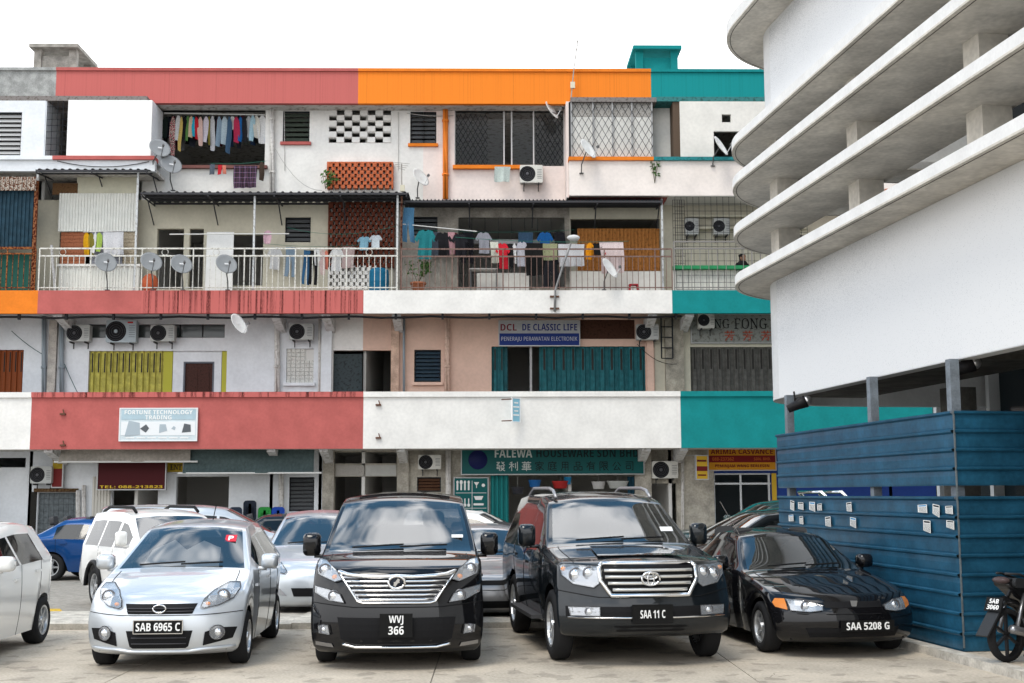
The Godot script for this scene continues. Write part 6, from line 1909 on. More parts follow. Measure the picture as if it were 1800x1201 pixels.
func skin(st: SurfaceTool, bones: Array, lo: Vector3, hi: Vector3, cell: float, blend: float) -> void:
	# surface nets over the smooth union of tapered bones
	var n := Vector3i(((hi - lo) / cell).ceil())
	var val := PackedFloat32Array()
	val.resize((n.x + 1) * (n.y + 1) * (n.z + 1))
	var id := func(x: int, y: int, z: int) -> int: return (z * (n.y + 1) + y) * (n.x + 1) + x
	for z in n.z + 1:
		for y in n.y + 1:
			for x in n.x + 1:
				var p := lo + Vector3(x, y, z) * cell
				var s := 0.0
				for q in bones:
					s += exp(-bone(p, q[0], q[1], q[2], q[3]) / blend)
				val[id.call(x, y, z)] = -log(maxf(s, 1e-30)) * blend
	var vert := {}
	for z in n.z:
		for y in n.y:
			for x in n.x:
				var c := Vector3.ZERO; var k := 0
				for e in [[0, 1], [0, 2], [0, 4], [1, 3], [1, 5], [2, 3], [2, 6], [3, 7], [4, 5], [4, 6], [5, 7], [6, 7]]:
					var a: int = e[0]; var b: int = e[1]
					var va: float = val[id.call(x + (a & 1), y + (a >> 1 & 1), z + (a >> 2))]; var vb: float = val[id.call(x + (b & 1), y + (b >> 1 & 1), z + (b >> 2))]
					if (va < 0) != (vb < 0):
						c += Vector3(x + (a & 1), y + (a >> 1 & 1), z + (a >> 2)).lerp(Vector3(x + (b & 1), y + (b >> 1 & 1), z + (b >> 2)), va / (va - vb)); k += 1
				if k: vert[Vector3i(x, y, z)] = lo + c / k * cell
	for z in range(1, n.z):
		for y in range(1, n.y):
			for x in range(1, n.x):
				var v0: float = val[id.call(x, y, z)]
				for ax in 3:
					var d := Vector3i(1 if ax == 0 else 0, 1 if ax == 1 else 0, 1 if ax == 2 else 0)
					var v1: float = val[id.call(x + d.x, y + d.y, z + d.z)]
					if (v0 < 0) == (v1 < 0): continue
					var u := Vector3i(d.z, d.x, d.y); var w := Vector3i(d.y, d.z, d.x)
					var o := Vector3i(x, y, z)
					var q := [o, o - u, o - u - w, o - w]
					if v0 < 0: q.reverse()
					if vert.has(q[0]) and vert.has(q[1]) and vert.has(q[2]) and vert.has(q[3]):
						quad(st, vert[q[0]], vert[q[1]], vert[q[2]], vert[q[3]])

func person(feet: Vector3, label: String, cloth: Color, turn: float) -> void:
	# feet: where the hips are carried; the figure leans forward on its arms
	var t := thing("person", label, "person", feet)
	t.rotation.y = turn
	var V := func(x: float, y: float, z: float) -> Vector3: return Vector3(x, y, z)
	var st := mk(true)
	var body := [[V.call(0, -0.75, -0.1), V.call(0, 0.1, -0.06), 0.15, 0.15], [V.call(0, 0.1, -0.06), V.call(0, 0.42, 0.02), 0.15, 0.17], [V.call(-0.17, 0.42, 0.02), V.call(0.17, 0.42, 0.02), 0.075, 0.075], [V.call(-0.19, 0.41, 0.02), V.call(-0.23, 0.15, 0.14), 0.06, 0.045], [V.call(-0.23, 0.15, 0.14), V.call(-0.10, 0.10, 0.34), 0.045, 0.035], [V.call(0.19, 0.41, 0.02), V.call(0.23, 0.15, 0.14), 0.06, 0.045], [V.call(0.23, 0.15, 0.14), V.call(0.10, 0.10, 0.34), 0.045, 0.035]]
	skin(st, body, Vector3(-0.36, -0.95, -0.32), Vector3(0.36, 0.56, 0.44), 0.03, 0.02)
	put(st, "body", m("person_top_%d" % int(feet.x * 10), cloth, 0.9), t)
	var flesh := m("skin_brown", lin(0.24, 0.13, 0.085), 0.6)
	st = mk(true)
	var head := [[V.call(0, 0.44, 0.03), V.call(0, 0.56, 0.05), 0.055, 0.05], [V.call(0, 0.60, 0.06), V.call(0, 0.68, 0.05), 0.078, 0.09], [V.call(0, 0.63, 0.14), V.call(0, 0.615, 0.165), 0.012, 0.016], [V.call(0, 0.56, 0.11), V.call(0, 0.58, 0.10), 0.035, 0.04], [V.call(-0.088, 0.64, 0.04), V.call(-0.09, 0.62, 0.04), 0.018, 0.014], [V.call(0.088, 0.64, 0.04), V.call(0.09, 0.62, 0.04), 0.018, 0.014]]
	skin(st, head, Vector3(-0.14, 0.38, -0.10), Vector3(0.14, 0.82, 0.22), 0.014, 0.012)
	put(st, "head", flesh, t)
	st = mk(true)
	skin(st, [[V.call(0, 0.70, 0.02), V.call(0, 0.69, 0.06), 0.098, 0.09], [V.call(0, 0.64, -0.03), V.call(0, 0.56, -0.05), 0.07, 0.05], [V.call(0, 0.74, -0.09), V.call(0, 0.75, -0.10), 0.05, 0.045]], Vector3(-0.16, 0.46, -0.20), Vector3(0.16, 0.86, 0.12), 0.02, 0.012)
	put(st, "hair", m("hair_black", lin(0.01, 0.009, 0.009), 0.6), t)
	for sx in [-1, 1]:
		st = mk(true)
		var hb := [[V.call(sx * 0.10, 0.10, 0.34), V.call(sx * 0.085, 0.09, 0.40), 0.030, 0.028]]
		for k in 4: hb.append([V.call(sx * (0.065 + 0.016 * k), 0.09, 0.41), V.call(sx * (0.06 + 0.016 * k), 0.065, 0.47 - 0.01 * absf(k - 1.5)), 0.009, 0.008])
		hb.append([V.call(sx * 0.07, 0.09, 0.36), V.call(sx * 0.045, 0.075, 0.41), 0.010, 0.008])
		skin(st, hb, Vector3(sx * 0.09 - 0.08, 0.03, 0.28), Vector3(sx * 0.09 + 0.08, 0.16, 0.50), 0.008, 0.005)
		put(st, "hand", flesh, t)

# ---------- vehicles ----------
# A body is a strip (bumper - bonnet - windscreen - roof - tail) over the car's width and two sides whose lower edge follows the wheel arches.
# rows: [z, y, half width, z shift of the edge, y shift of the edge]; z points forward
func row_at(rows: Array, z: float) -> Array:
	for i in rows.size() - 1:
		var a: Array = rows[i]; var b: Array = rows[i + 1]
		if z <= a[0] and z >= b[0]:
			var f: float = (a[0] - z) / maxf(a[0] - b[0], 1e-6)
			var o := []
			for k in 5: o.append(lerpf(a[k], b[k], f))
			return o
	return rows[-1] if z < rows[-1][0] else rows[0]

func finer(rows: Array, n: int) -> Array:
	# n rows evenly by index, then rounded once
	var out := []
	for i in n:
		var f := float(i) / (n - 1) * (rows.size() - 1)
		var k := mini(int(f), rows.size() - 2)
		var o := []
		for c in 5: o.append(lerpf(rows[k][c], rows[k + 1][c], f - k))
		out.append(o)
	return out

func rounded(rows: Array, times: int) -> Array:
	for t in times:
		var out := [rows[0]]
		for i in range(1, rows.size() - 1):
			var o := []
			for c in 5: o.append(rows[i - 1][c] * 0.25 + rows[i][c] * 0.5 + rows[i + 1][c] * 0.25)
			out.append(o)
		out.append(rows[-1])
		rows = out
	return rows

func skin_point(r: Array, t: float) -> Vector3:
	return Vector3(t * r[2], r[1] + r[4] * pow(absf(t), 2.4), r[0] + r[3] * pow(absf(t), 2.8))

func nose(s: Dictionary, x: float, y: float) -> Vector3:
	# point of the front (bumper, grille, bonnet) at height y and offset x
	var rows: Array = s.nose_rows
	for i in rows.size() - 1:
		var a: Array = rows[i]; var b: Array = rows[i + 1]
		if (y >= a[1] and y <= b[1]) or i == rows.size() - 2 or (i == 0 and y < a[1]):
			var f := clampf((y - a[1]) / maxf(b[1] - a[1], 1e-5), 0, 1)
			var hw := lerpf(a[2], b[2], f)
			var t := clampf(absf(x) / hw, 0, 1)
			return Vector3(x, y, lerpf(a[0], b[0], f) + lerpf(a[3], b[3], f) * pow(t, 2.8))
	return Vector3(x, y, rows[-1][0])

func car(s: Dictionary, called: String, label: String, pos: Vector3, heading: float, paint: Material, cat := "car", group := "parked cars") -> Node3D:
	var g := thing(called, label, cat, pos, group)
	g.rotation.y = heading
	var glass := m("car_glass", lin(0.012, 0.016, 0.018, 0.70), 0.02)
	glass.transparency = BaseMaterial3D.TRANSPARENCY_ALPHA
	glass.metallic_specular = 1.0
	coat(glass, 1.0, 0.02)
	var tint := m("car_side_glass", lin(0.008, 0.010, 0.011, 0.86), 0.03)
	tint.transparency = BaseMaterial3D.TRANSPARENCY_ALPHA
	var black := m("car_black_trim", lin(0.012, 0.012, 0.013), 0.5)
	var N := 13
	var front: Array = rounded(finer(s.front, N), 1)
	var rear: Array = rounded(finer(s.rear, N), 1)
	# top rows: given ones, evenly filled and with columns at the wheel arches
	var zs := []
	var T: Array = s.top
	var z: float = T[0][0]
	while z > T[-1][0]:
		zs.append(z); z -= 0.065
	zs.append(T[-1][0])
	var top := []
	for q in zs: top.append(row_at(T, q))
	top = rounded(top, 2)
	var all := front + top + rear
	s.nose_rows = front + top.filter(func(r): return r[0] > s.cowl)
	var ts := [-1.0, -0.975, -0.93, -0.80, -0.6, -0.4, -0.2, 0.0, 0.2, 0.4, 0.6, 0.8, 0.93, 0.975, 1.0]
	var body := mk(true); var ws := mk(true); var rw := mk(true)
	for i in all.size() - 1:
		var a: Array = all[i]; var b: Array = all[i + 1]
		var mz: float = (a[0] + b[0]) / 2; var my: float = (a[1] + b[1]) / 2
		for k in ts.size() - 1:
			var mt := absf((ts[k] + ts[k + 1]) / 2)
			var st := body
			if mt < 0.93:
				if i >= N and mz < s.cowl - 0.02 and mz > s.wtop: st = ws
				elif mz < s.rw[0] and mz > s.rw[1] and my > s.rw[2] and my < s.rw[3]: st = rw
			quad(st, skin_point(a, ts[k]), skin_point(b, ts[k]), skin_point(b, ts[k + 1]), skin_point(a, ts[k + 1]))
	# sides
	var cols := []
	var e := []
	for i in N: e.append(skin_point(front[N - 1 - i], 1.0))
	cols.append(e)
	for r in top:
		var E := skin_point(r, 1.0)
		var zz := E.z
		var yb: float = s.belt + s.get("wedge", 0.0) * (s.front_z - zz)
		var ys: float = s.sill
		for wz in [s.wf, s.wr]:
			var dz := absf(zz - wz)
			if dz < s.arch: ys = maxf(ys, s.wheel + sqrt(s.arch * s.arch - dz * dz))
		var up := E.y > yb + 0.07
		var B := Vector3(s.hb, yb if up else E.y - 0.05, zz)
		if not up: B.x = maxf(minf(s.hb, E.x + 0.05), E.x)
		var fade := clampf((s.front_z - zz) / 0.6, 0, 1) * clampf((zz - s.rear_z) / 0.4, 0, 1)
		B.x = lerpf(maxf(E.x, B.x - 0.06), B.x, fade)
		var c := []
		for k in 5: c.append(E.lerp(B, k / 4.0))
		for k in range(1, 9):
			var f := k / 8.0
			var y := lerpf(B.y, ys, f)
			c.append(Vector3(B.x + s.bulge * fade * sin(PI * clampf((B.y - y) / (B.y - s.sill), 0, 1)) - 0.04 * f * f, y, zz))
		cols.append(c)
	e = []
	for i in N: e.append(skin_point(rear[i], 1.0))
	cols.append(e)
	var wins := []
	for q in s.wins: wins.append([mk(true), mk(true)])
	var filled := {}
	for i in cols.size() - 1:
		for k in N - 1:
			var mz: float = (cols[i][k].z + cols[i + 1][k].z) / 2
			var is_glass := -1
			if k >= 1 and k < 4:
				for wi in s.wins.size():
					var w: Array = s.wins[wi]
					if mz < w[0] and mz > w[1] and cols[i][0].y > cols[i][4].y + 0.18: is_glass = wi
			for sd in 2:
				var st: SurfaceTool = wins[is_glass][sd] if is_glass >= 0 else body
				var f := Vector3(1 if sd else -1, 1, 1)
				var p := [cols[i][k] * f, cols[i][k + 1] * f, cols[i + 1][k + 1] * f, cols[i + 1][k] * f]
				if sd: quad(st, p[0], p[3], p[2], p[1])
				else: quad(st, p[0], p[1], p[2], p[3])
			if is_glass >= 0: filled[is_glass] = true
	put(body, "body", paint, g)
	put(ws, "windscreen", glass, g)
	put(rw, "rear_window", glass, g)
	for wi in filled:
		for sd in 2: put(wins[wi][sd], "side_window", tint, g)
	# dark floor pan, dashboard, seats
	var st := mk()
	box(st, Vector3(0, s.sill + 0.06, (s.front_z + s.rear_z) / 2), Vector3(s.hb * 1.6, 0.10, s.front_z - s.rear_z - 0.5))
	box(st, Vector3(0, s.sill + 0.25, s.wf), Vector3(s.hb * 1.2, 0.5, 0.8))
	box(st, Vector3(0, s.sill + 0.25, s.wr), Vector3(s.hb * 1.2, 0.5, 0.8))
	put(st, "underbody", black, g)
	st = mk()
	box(st, Vector3(0, s.belt - 0.14, s.cowl - 0.30), Vector3(s.hb * 1.7, 0.22, 0.4))
	put(st, "dashboard", m("dash_grey", lin(0.05, 0.05, 0.052), 0.8), g)
	for q in [[-1, s.cowl - 1.15], [1, s.cowl - 1.15], [0, s.cowl - 2.0]]:
		if q[1] < s.rear_z + 0.4: continue
		var seat := mk()
		var sw: float = 0.46 if q[0] else 1.15
		prism(seat, round_rect(sw, 0.66, 0.10, 3), 0.07, -0.07, Transform3D(Basis(Vector3.RIGHT, -0.2), Vector3(q[0] * 0.37, s.belt + 0.02, q[1])))
		for hx in ([0.0] if q[0] else [-0.35, 0.35]):
			prism(seat, round_rect(0.26, 0.18, 0.06, 3), 0.05, -0.05, Transform3D(Basis(Vector3.RIGHT, -0.2), Vector3(q[0] * 0.37 + hx, s.belt + 0.44, q[1] - 0.08)))
		put(seat, "seat", m("seat_grey", lin(0.06, 0.06, 0.062), 0.9), g)
	st = mk(true)
	var rim := []
	for k in 17: rim.append(Vector3(0.37 + cos(TAU * k / 16) * 0.18, s.belt + 0.0 + sin(TAU * k / 16) * 0.17, s.cowl - 0.58 + sin(TAU * k / 16) * 0.06))
	tube(st, rim, 0.016, 6, true)
	put(st, "steering_wheel", black, g)
	# wheels
	for wz in [s.wf, s.wr]:
		for sx in [-1, 1]:
			wheel(g, Vector3(sx * (s.hb - 0.11 + s.get("track", 0.0)), s.wheel, wz), s.wheel, sx, s.get("spokes", 7))
	# door mirrors
	for sx in [-1, 1]:
		st = mk(true)
		var mh: float = s.get("mirror", 0.085)
		var mc := Vector3(sx * (s.hb + 0.11), s.belt + 0.05 + mh, s.cowl - 0.42)
		var rows := []
		for lay in [[0.075, 0.45], [0.06, 0.80], [0.02, 1.0], [-0.06, 1.0]]:
			var ringp := []
			for p in round_rect(0.20 * lay[1], mh * 2.0 * lay[1], 0.055 * lay[1], 3): ringp.append(mc + Vector3(p.x, p.y, lay[0]))
			rows.append(ringp)
		for i in rows.size() - 1:
			for k in rows[i].size():
				var kk: int = (k + 1) % rows[i].size()
				quad(st, rows[i][k], rows[i][kk], rows[i + 1][kk], rows[i + 1][k])
		for i in range(1, rows[0].size() - 1):
			tri(st, rows[0][0], rows[0][i + 1], rows[0][i])
			tri(st, rows[3][0], rows[3][i], rows[3][i + 1])
		box(st, Vector3(sx * (s.hb + 0.0), s.belt + 0.05, s.cowl - 0.42), Vector3(0.16, 0.04, 0.05))
		put(st, "door_mirror", paint, g)
	# bonnet shut lines
	for sx in [-1, 1]:
		st = mk()
		var line := []
		for r in top:
			if r[0] > s.cowl + 0.02: line.append(skin_point(r, 0.86 * sx) + Vector3(0, 0.001, 0))
		if line.size() > 1:
			tube(st, line, 0.005, 4)
			put(st, "bonnet_seam", black, g)
	# wipers along the foot of the windscreen
	for q in [[-0.62, 0.05], [0.0, 0.62]]:
		st = mk()
		var pts := []
		for k in 5:
			var r := row_at(top, s.cowl - 0.05 - 0.05 * k / 4.0)
			pts.append(skin_point(r, lerpf(q[0], q[1], k / 4.0)) + Vector3(0, 0.022, 0.022))
		tube(st, pts, 0.010, 5)
		put(st, "wiper", black, g)
	# door seams and handles on both sides
	for zq in s.get("seams", []):
		for sx in [-1, 1]:
			var best: Array = cols[1]
			for c in cols.slice(1, cols.size() - 1):
				if absf(c[6].z - zq) < absf(best[6].z - zq): best = c
			st = mk()
			var pts := []
			for k in range(4, N): pts.append(Vector3((best[k].x - 0.001) * sx, best[k].y, best[k].z))
			tube(st, pts, 0.005, 4)
			put(st, "door_seam", black, g)
			st = mk()
			box(st, Vector3((best[5].x + 0.012) * sx, best[5].y - 0.06, zq + 0.16), Vector3(0.03, 0.03, 0.17))
			put(st, "door_handle", paint, g)
	return g

var wheel_meshes := {}
func wheel(parent: Node, pos: Vector3, r: float, sx: int, spokes: int) -> void:
	var w := Node3D.new()
	w.name = "wheel"
	parent.add_child(w, true)
	w.position = pos
	w.rotation.y = PI / 2 if sx > 0 else -PI / 2
	var key := "%.2f_%d" % [r, spokes]
	if not wheel_meshes.has(key):
		var t := mk(true)
		var b := Basis(Vector3.RIGHT, PI / 2)
		var ri := r * 0.64
		lathe(t, [Vector2(ri, -0.10), Vector2(r * 0.86, -0.105), Vector2(r * 0.97, -0.085), Vector2(r, -0.05), Vector2(r, 0.05), Vector2(r * 0.97, 0.085), Vector2(r * 0.86, 0.105), Vector2(ri, 0.10), Vector2(ri, -0.10)], 36, Transform3D(b, Vector3.ZERO))
		t.generate_normals()
		var h := mk()
		lathe(h, [Vector2(ri, -0.09), Vector2(ri + 0.004, 0.10), Vector2(ri - 0.02, 0.095), Vector2(ri - 0.03, 0.05), Vector2(ri - 0.03, -0.09)], 32, Transform3D(b, Vector3.ZERO))
		for k in spokes:
			var a := TAU * k / spokes
			box(h, Vector3(cos(a), sin(a), 0) * ri * 0.52 + Vector3(0, 0, 0.065), Vector3(ri * 0.95, ri * 0.20, 0.03), Basis(Vector3.BACK, a))
		lathe(h, [Vector2(0.0, 0.095), Vector2(0.05, 0.09), Vector2(0.065, 0.04)], 14, Transform3D(b, Vector3.ZERO))
		h.generate_normals()
		var d := mk()
		lathe(d, [Vector2(0.0, -0.02), Vector2(ri, -0.02)], 24, Transform3D(b, Vector3.ZERO))
		d.generate_normals()
		wheel_meshes[key] = [t.commit(), h.commit(), d.commit()]
	var q: Array = wheel_meshes[key]
	hang(q[0], "tyre", m("tyre_rubber", lin(0.018, 0.018, 0.019), 0.85), w)
	hang(q[1], "rim", m("alloy", lin(0.48, 0.49, 0.50), 0.3, "", 1.0, 0.7), w)
	hang(q[2], "brake_disc", m("hub_dark", lin(0.015, 0.015, 0.016), 0.7), w)

func face(g: Node, s: Dictionary, called: String, poly: Array, mat: Material, off := 0.006, both := false, deep := 0.03) -> void:
	# a piece laid on the nose: its outline in front view (x, y), both = mirrored twin
	for sx in ([1, -1] if both else [1]):
		var pts := PackedVector2Array()
		for p in poly: pts.append(Vector2(p[0] * sx, p[1]))
		if Geometry2D.is_polygon_clockwise(pts): pts.reverse()
		var st := mk(true)
		sheet(st, pts, 0.07, func(p: Vector2) -> Vector3: return nose(s, p.x, p.y) + Vector3(0, 0, off), deep)
		put(st, called, mat, g)

func bar_on(g: Node, s: Dictionary, called: String, pts2: Array, r: float, mat: Material, off := 0.02) -> void:
	var st := mk(true)
	var pts := []
	for i in pts2.size() - 1:
		for k in 6:
			var p := Vector2(pts2[i][0], pts2[i][1]).lerp(Vector2(pts2[i + 1][0], pts2[i + 1][1]), k / 6.0)
			pts.append(nose(s, p.x, p.y) + Vector3(0, 0, off))
	pts.append(nose(s, pts2[-1][0], pts2[-1][1]) + Vector3(0, 0, off))
	tube(st, pts, r, 8)
	put(st, called, mat, g)

func plate(g: Node, s: Dictionary, y: float, w: float, h: float, lines: Array, frame := false, x := 0.0) -> void:
	var p := nose(s, x, y) + Vector3(0, 0, 0.035)
	var pl := Node3D.new()
	pl.name = "number_plate"
	g.add_child(pl, true)
	pl.position = p
	var st := mk()
	box(st, Vector3.ZERO, Vector3(w, h, 0.016))
	put(st, "plate", m("plate_black", lin(0.006, 0.006, 0.006), 0.5), pl)
	if frame:
		st = mk()
		for q in [[0, h / 2, w, 0.008], [0, -h / 2, w, 0.008], [w / 2, 0, 0.008, h], [-w / 2, 0, 0.008, h]]: box(st, Vector3(q[0], q[1], 0.004), Vector3(q[2], q[3], 0.018))
		put(st, "frame", m("chrome", lin(0.72, 0.72, 0.72), 0.12, "", 1.0, 1.0), pl)
	var n := lines.size()
	for k in n:
		words(pl, lines[k][0], lines[k][1], lines[k][2], Vector3(0, (n - 1) * 0.5 * lines[k][2] * 1.15 - k * lines[k][2] * 1.15, 0.010), m("plate_white", lin(0.75, 0.75, 0.74), 0.5), true, false, "characters", 0.004)

func lamp_unit(g: Node, s: Dictionary, called: String, poly: Array, both := true, bulbs := [], amber := []) -> void:
	# headlamp: silvered bowl under a clear cover, round reflectors and an amber indicator
	face(g, s, called, poly, m("lamp_bowl", lin(0.30, 0.31, 0.33), 0.2, "", 1.0, 0.8), 0.004, both)
	for sx in ([1, -1] if both else [1]):
		var loop := poly.map(func(p): return [p[0] * sx, p[1]])
		loop.append(loop[0])
		bar_on(g, s, called + "_edge", loop, 0.006, m("lamp_edge", lin(0.03, 0.03, 0.032), 0.4), 0.02)
	for sx in ([1, -1] if both else [1]):
		for b in bulbs:
			var p := nose(s, b[0] * sx, b[1])
			var st := mk(true)
			ball(st, p + Vector3(0, 0, 0.0), Vector3(b[2], b[2], 0.03), 9)
			put(st, called + "_bulb", m("lamp_reflector", lin(0.75, 0.77, 0.80), 0.06, "", 1.0, 0.9), g)
			st = mk(true)
			lathe(st, [Vector2(b[2], 0.012), Vector2(b[2] + 0.012, 0.02), Vector2(b[2] + 0.02, 0.008)], 18, Transform3D(Basis(Vector3.RIGHT, PI / 2), p))
			put(st, called + "_bezel", m("lamp_bezel", lin(0.12, 0.12, 0.13), 0.25, "", 1.0, 0.6), g)
		for b in amber:
			var p := nose(s, b[0] * sx, b[1])
			var st := mk(true)
			ball(st, p, Vector3(b[2], b[2] * 0.8, 0.02), 7)
			put(st, "indicator", m("amber_lens", lin(0.62, 0.20, 0.03), 0.15), g)
	var cover := m("lamp_cover", lin(0.9, 0.95, 1.0, 0.08), 0.02)
	cover.transparency = BaseMaterial3D.TRANSPARENCY_ALPHA
	face(g, s, called + "_cover", poly, cover, 0.034, both, 0.002)

func hatch_spec() -> Dictionary:
	return {
		"front": [[1.70, 0.17, 0.70, -0.22, 0], [1.84, 0.21, 0.77, -0.30, 0], [1.87, 0.34, 0.80, -0.34, 0], [1.87, 0.48, 0.815, -0.36, 0], [1.855, 0.60, 0.815, -0.38, 0], [1.81, 0.69, 0.80, -0.40, 0], [1.72, 0.765, 0.775, -0.38, 0]],
		"top": [[1.66, 0.79, 0.775, -0.34, 0.0], [1.45, 0.86, 0.775, -0.24, -0.02], [1.10, 0.95, 0.775, -0.12, -0.03], [0.86, 1.00, 0.765, -0.07, -0.03], [0.80, 1.025, 0.745, -0.08, -0.02], [0.40, 1.24, 0.66, -0.09, -0.03], [0.02, 1.435, 0.585, -0.08, -0.04], [-0.10, 1.475, 0.57, -0.04, -0.05], [-0.7, 1.535, 0.565, 0, -0.06], [-1.3, 1.52, 0.555, 0, -0.06], [-1.62, 1.48, 0.54, 0.03, -0.05]],
		"rear": [[-1.68, 1.45, 0.54, 0.05, -0.04], [-1.78, 1.25, 0.62, 0.10, 0], [-1.84, 1.02, 0.70, 0.14, 0], [-1.87, 0.80, 0.76, 0.18, 0], [-1.87, 0.55, 0.78, 0.20, 0], [-1.86, 0.35, 0.77, 0.20, 0], [-1.75, 0.20, 0.70, 0.15, 0]],
		"belt": 0.93, "wedge": 0.035, "sill": 0.20, "hb": 0.825, "bulge": 0.02, "front_z": 1.87, "rear_z": -1.87,
		"wf": 1.09, "wr": -1.35, "wheel": 0.285, "arch": 0.335, "cowl": 0.84, "wtop": 0.0, "rw": [-1.68, -1.86, 1.06, 1.42],
		"wins": [[0.42, -0.38], [-0.46, -1.20]], "seams": [0.55, -0.42, -1.15],
	}

func mpv_spec() -> Dictionary:
	return {
		"front": [[2.22, 0.17, 0.82, -0.20, 0], [2.38, 0.22, 0.89, -0.30, 0], [2.415, 0.40, 0.915, -0.34, 0], [2.41, 0.58, 0.92, -0.36, 0], [2.37, 0.74, 0.915, -0.36, 0], [2.33, 0.90, 0.90, -0.36, 0], [2.26, 1.03, 0.88, -0.34, 0]],
		"top": [[2.20, 1.06, 0.875, -0.30, -0.01], [1.95, 1.13, 0.87, -0.20, -0.03], [1.62, 1.185, 0.865, -0.10, -0.03], [1.50, 1.215, 0.855, -0.12, -0.02], [1.05, 1.49, 0.80, -0.14, -0.03], [0.62, 1.735, 0.735, -0.12, -0.04], [0.50, 1.785, 0.72, -0.06, -0.06], [0.0, 1.845, 0.715, 0, -0.07], [-1.2, 1.865, 0.71, 0, -0.07], [-2.15, 1.83, 0.70, 0.02, -0.06]],
		"rear": [[-2.24, 1.78, 0.70, 0.06, -0.04], [-2.34, 1.50, 0.78, 0.10, 0], [-2.39, 1.20, 0.85, 0.12, 0], [-2.41, 0.95, 0.88, 0.15, 0], [-2.41, 0.65, 0.89, 0.15, 0], [-2.40, 0.38, 0.88, 0.15, 0], [-2.28, 0.20, 0.82, 0.10, 0]],
		"belt": 1.08, "wedge": 0.0, "sill": 0.21, "hb": 0.905, "bulge": 0.015, "front_z": 2.41, "rear_z": -2.41,
		"wf": 1.50, "wr": -1.45, "wheel": 0.325, "arch": 0.375, "cowl": 1.55, "wtop": 0.60, "rw": [-2.2, -2.40, 1.2, 1.72],
		"wins": [[1.1, 0.35], [0.28, -0.85], [-0.92, -2.0]], "seams": [1.0, 0.3, -0.9], "mirror": 0.13,
	}

func suv_spec() -> Dictionary:
	return {
		"front": [[2.22, 0.30, 0.84, -0.15, 0], [2.42, 0.34, 0.93, -0.26, 0], [2.475, 0.48, 0.96, -0.30, 0], [2.47, 0.62, 0.965, -0.32, 0], [2.42, 0.76, 0.955, -0.32, 0], [2.40, 0.92, 0.935, -0.32, 0], [2.35, 1.06, 0.90, -0.32, 0]],
		"top": [[2.28, 1.095, 0.89, -0.28, -0.01], [2.0, 1.15, 0.89, -0.16, -0.04], [1.5, 1.20, 0.90, -0.06, -0.04], [1.16, 1.235, 0.89, -0.04, -0.03], [1.08, 1.27, 0.86, -0.08, -0.02], [0.72, 1.50, 0.79, -0.09, -0.03], [0.34, 1.73, 0.72, -0.08, -0.04], [0.22, 1.785, 0.705, -0.04, -0.06], [-0.3, 1.85, 0.70, 0, -0.06], [-1.4, 1.86, 0.70, 0, -0.06], [-2.1, 1.82, 0.69, 0, -0.06]],
		"rear": [[-2.22, 1.76, 0.69, 0.05, -0.04], [-2.32, 1.50, 0.76, 0.08, 0], [-2.38, 1.20, 0.86, 0.10, 0], [-2.42, 1.0, 0.90, 0.12, 0], [-2.46, 0.70, 0.93, 0.12, 0], [-2.47, 0.48, 0.93, 0.14, 0], [-2.35, 0.34, 0.86, 0.10, 0]],
		"belt": 1.16, "wedge": 0.0, "sill": 0.36, "hb": 0.945, "bulge": 0.03, "front_z": 2.475, "rear_z": -2.47,
		"wf": 1.58, "wr": -1.27, "wheel": 0.385, "arch": 0.45, "cowl": 1.13, "wtop": 0.32, "rw": [-2.2, -2.38, 1.2, 1.70],
		"wins": [[0.72, -0.10], [-0.18, -1.02], [-1.10, -1.95]], "seams": [0.95, -0.14, -1.06], "mirror": 0.13, "spokes": 5,
	}

func sedan_spec() -> Dictionary:
	return {
		"front": [[1.98, 0.17, 0.72, -0.22, 0], [2.10, 0.22, 0.80, -0.30, 0], [2.135, 0.34, 0.83, -0.34, 0], [2.135, 0.45, 0.84, -0.36, 0], [2.11, 0.55, 0.835, -0.38, 0], [2.06, 0.63, 0.82, -0.38, 0], [1.98, 0.685, 0.80, -0.36, 0]],
		"top": [[1.92, 0.70, 0.80, -0.32, 0.0], [1.6, 0.77, 0.80, -0.18, -0.02], [1.1, 0.85, 0.80, -0.08, -0.03], [0.72, 0.895, 0.79, -0.05, -0.03], [0.64, 0.92, 0.76, -0.09, -0.02], [0.28, 1.12, 0.66, -0.11, -0.03], [-0.04, 1.285, 0.57, -0.09, -0.04], [-0.16, 1.325, 0.55, -0.05, -0.05], [-0.6, 1.375, 0.545, 0, -0.06], [-1.0, 1.355, 0.545, 0, -0.05], [-1.12, 1.31, 0.56, 0.03, -0.04], [-1.62, 1.0, 0.70, 0.03, -0.02], [-1.70, 0.975, 0.74, 0.02, -0.02], [-2.02, 0.95, 0.74, 0.08, -0.02]],
		"rear": [[-2.06, 0.93, 0.74, 0.10, 0], [-2.10, 0.85, 0.77, 0.14, 0], [-2.12, 0.72, 0.79, 0.18, 0], [-2.13, 0.58, 0.80, 0.20, 0], [-2.13, 0.42, 0.80, 0.20, 0], [-2.12, 0.30, 0.79, 0.20, 0], [-2.0, 0.20, 0.74, 0.15, 0]],
		"belt": 0.84, "wedge": 0.018, "sill": 0.19, "hb": 0.84, "bulge": 0.02, "front_z": 2.135, "rear_z": -2.13,
		"wf": 1.30, "wr": -1.20, "wheel": 0.29, "arch": 0.335, "cowl": 0.69, "wtop": -0.06, "rw": [-1.14, -1.62, 0.9, 1.33],
		"wins": [[0.25, -0.36], [-0.44, -1.16]], "seams": [0.5, -0.40, -1.1], "spokes": 5,
	}

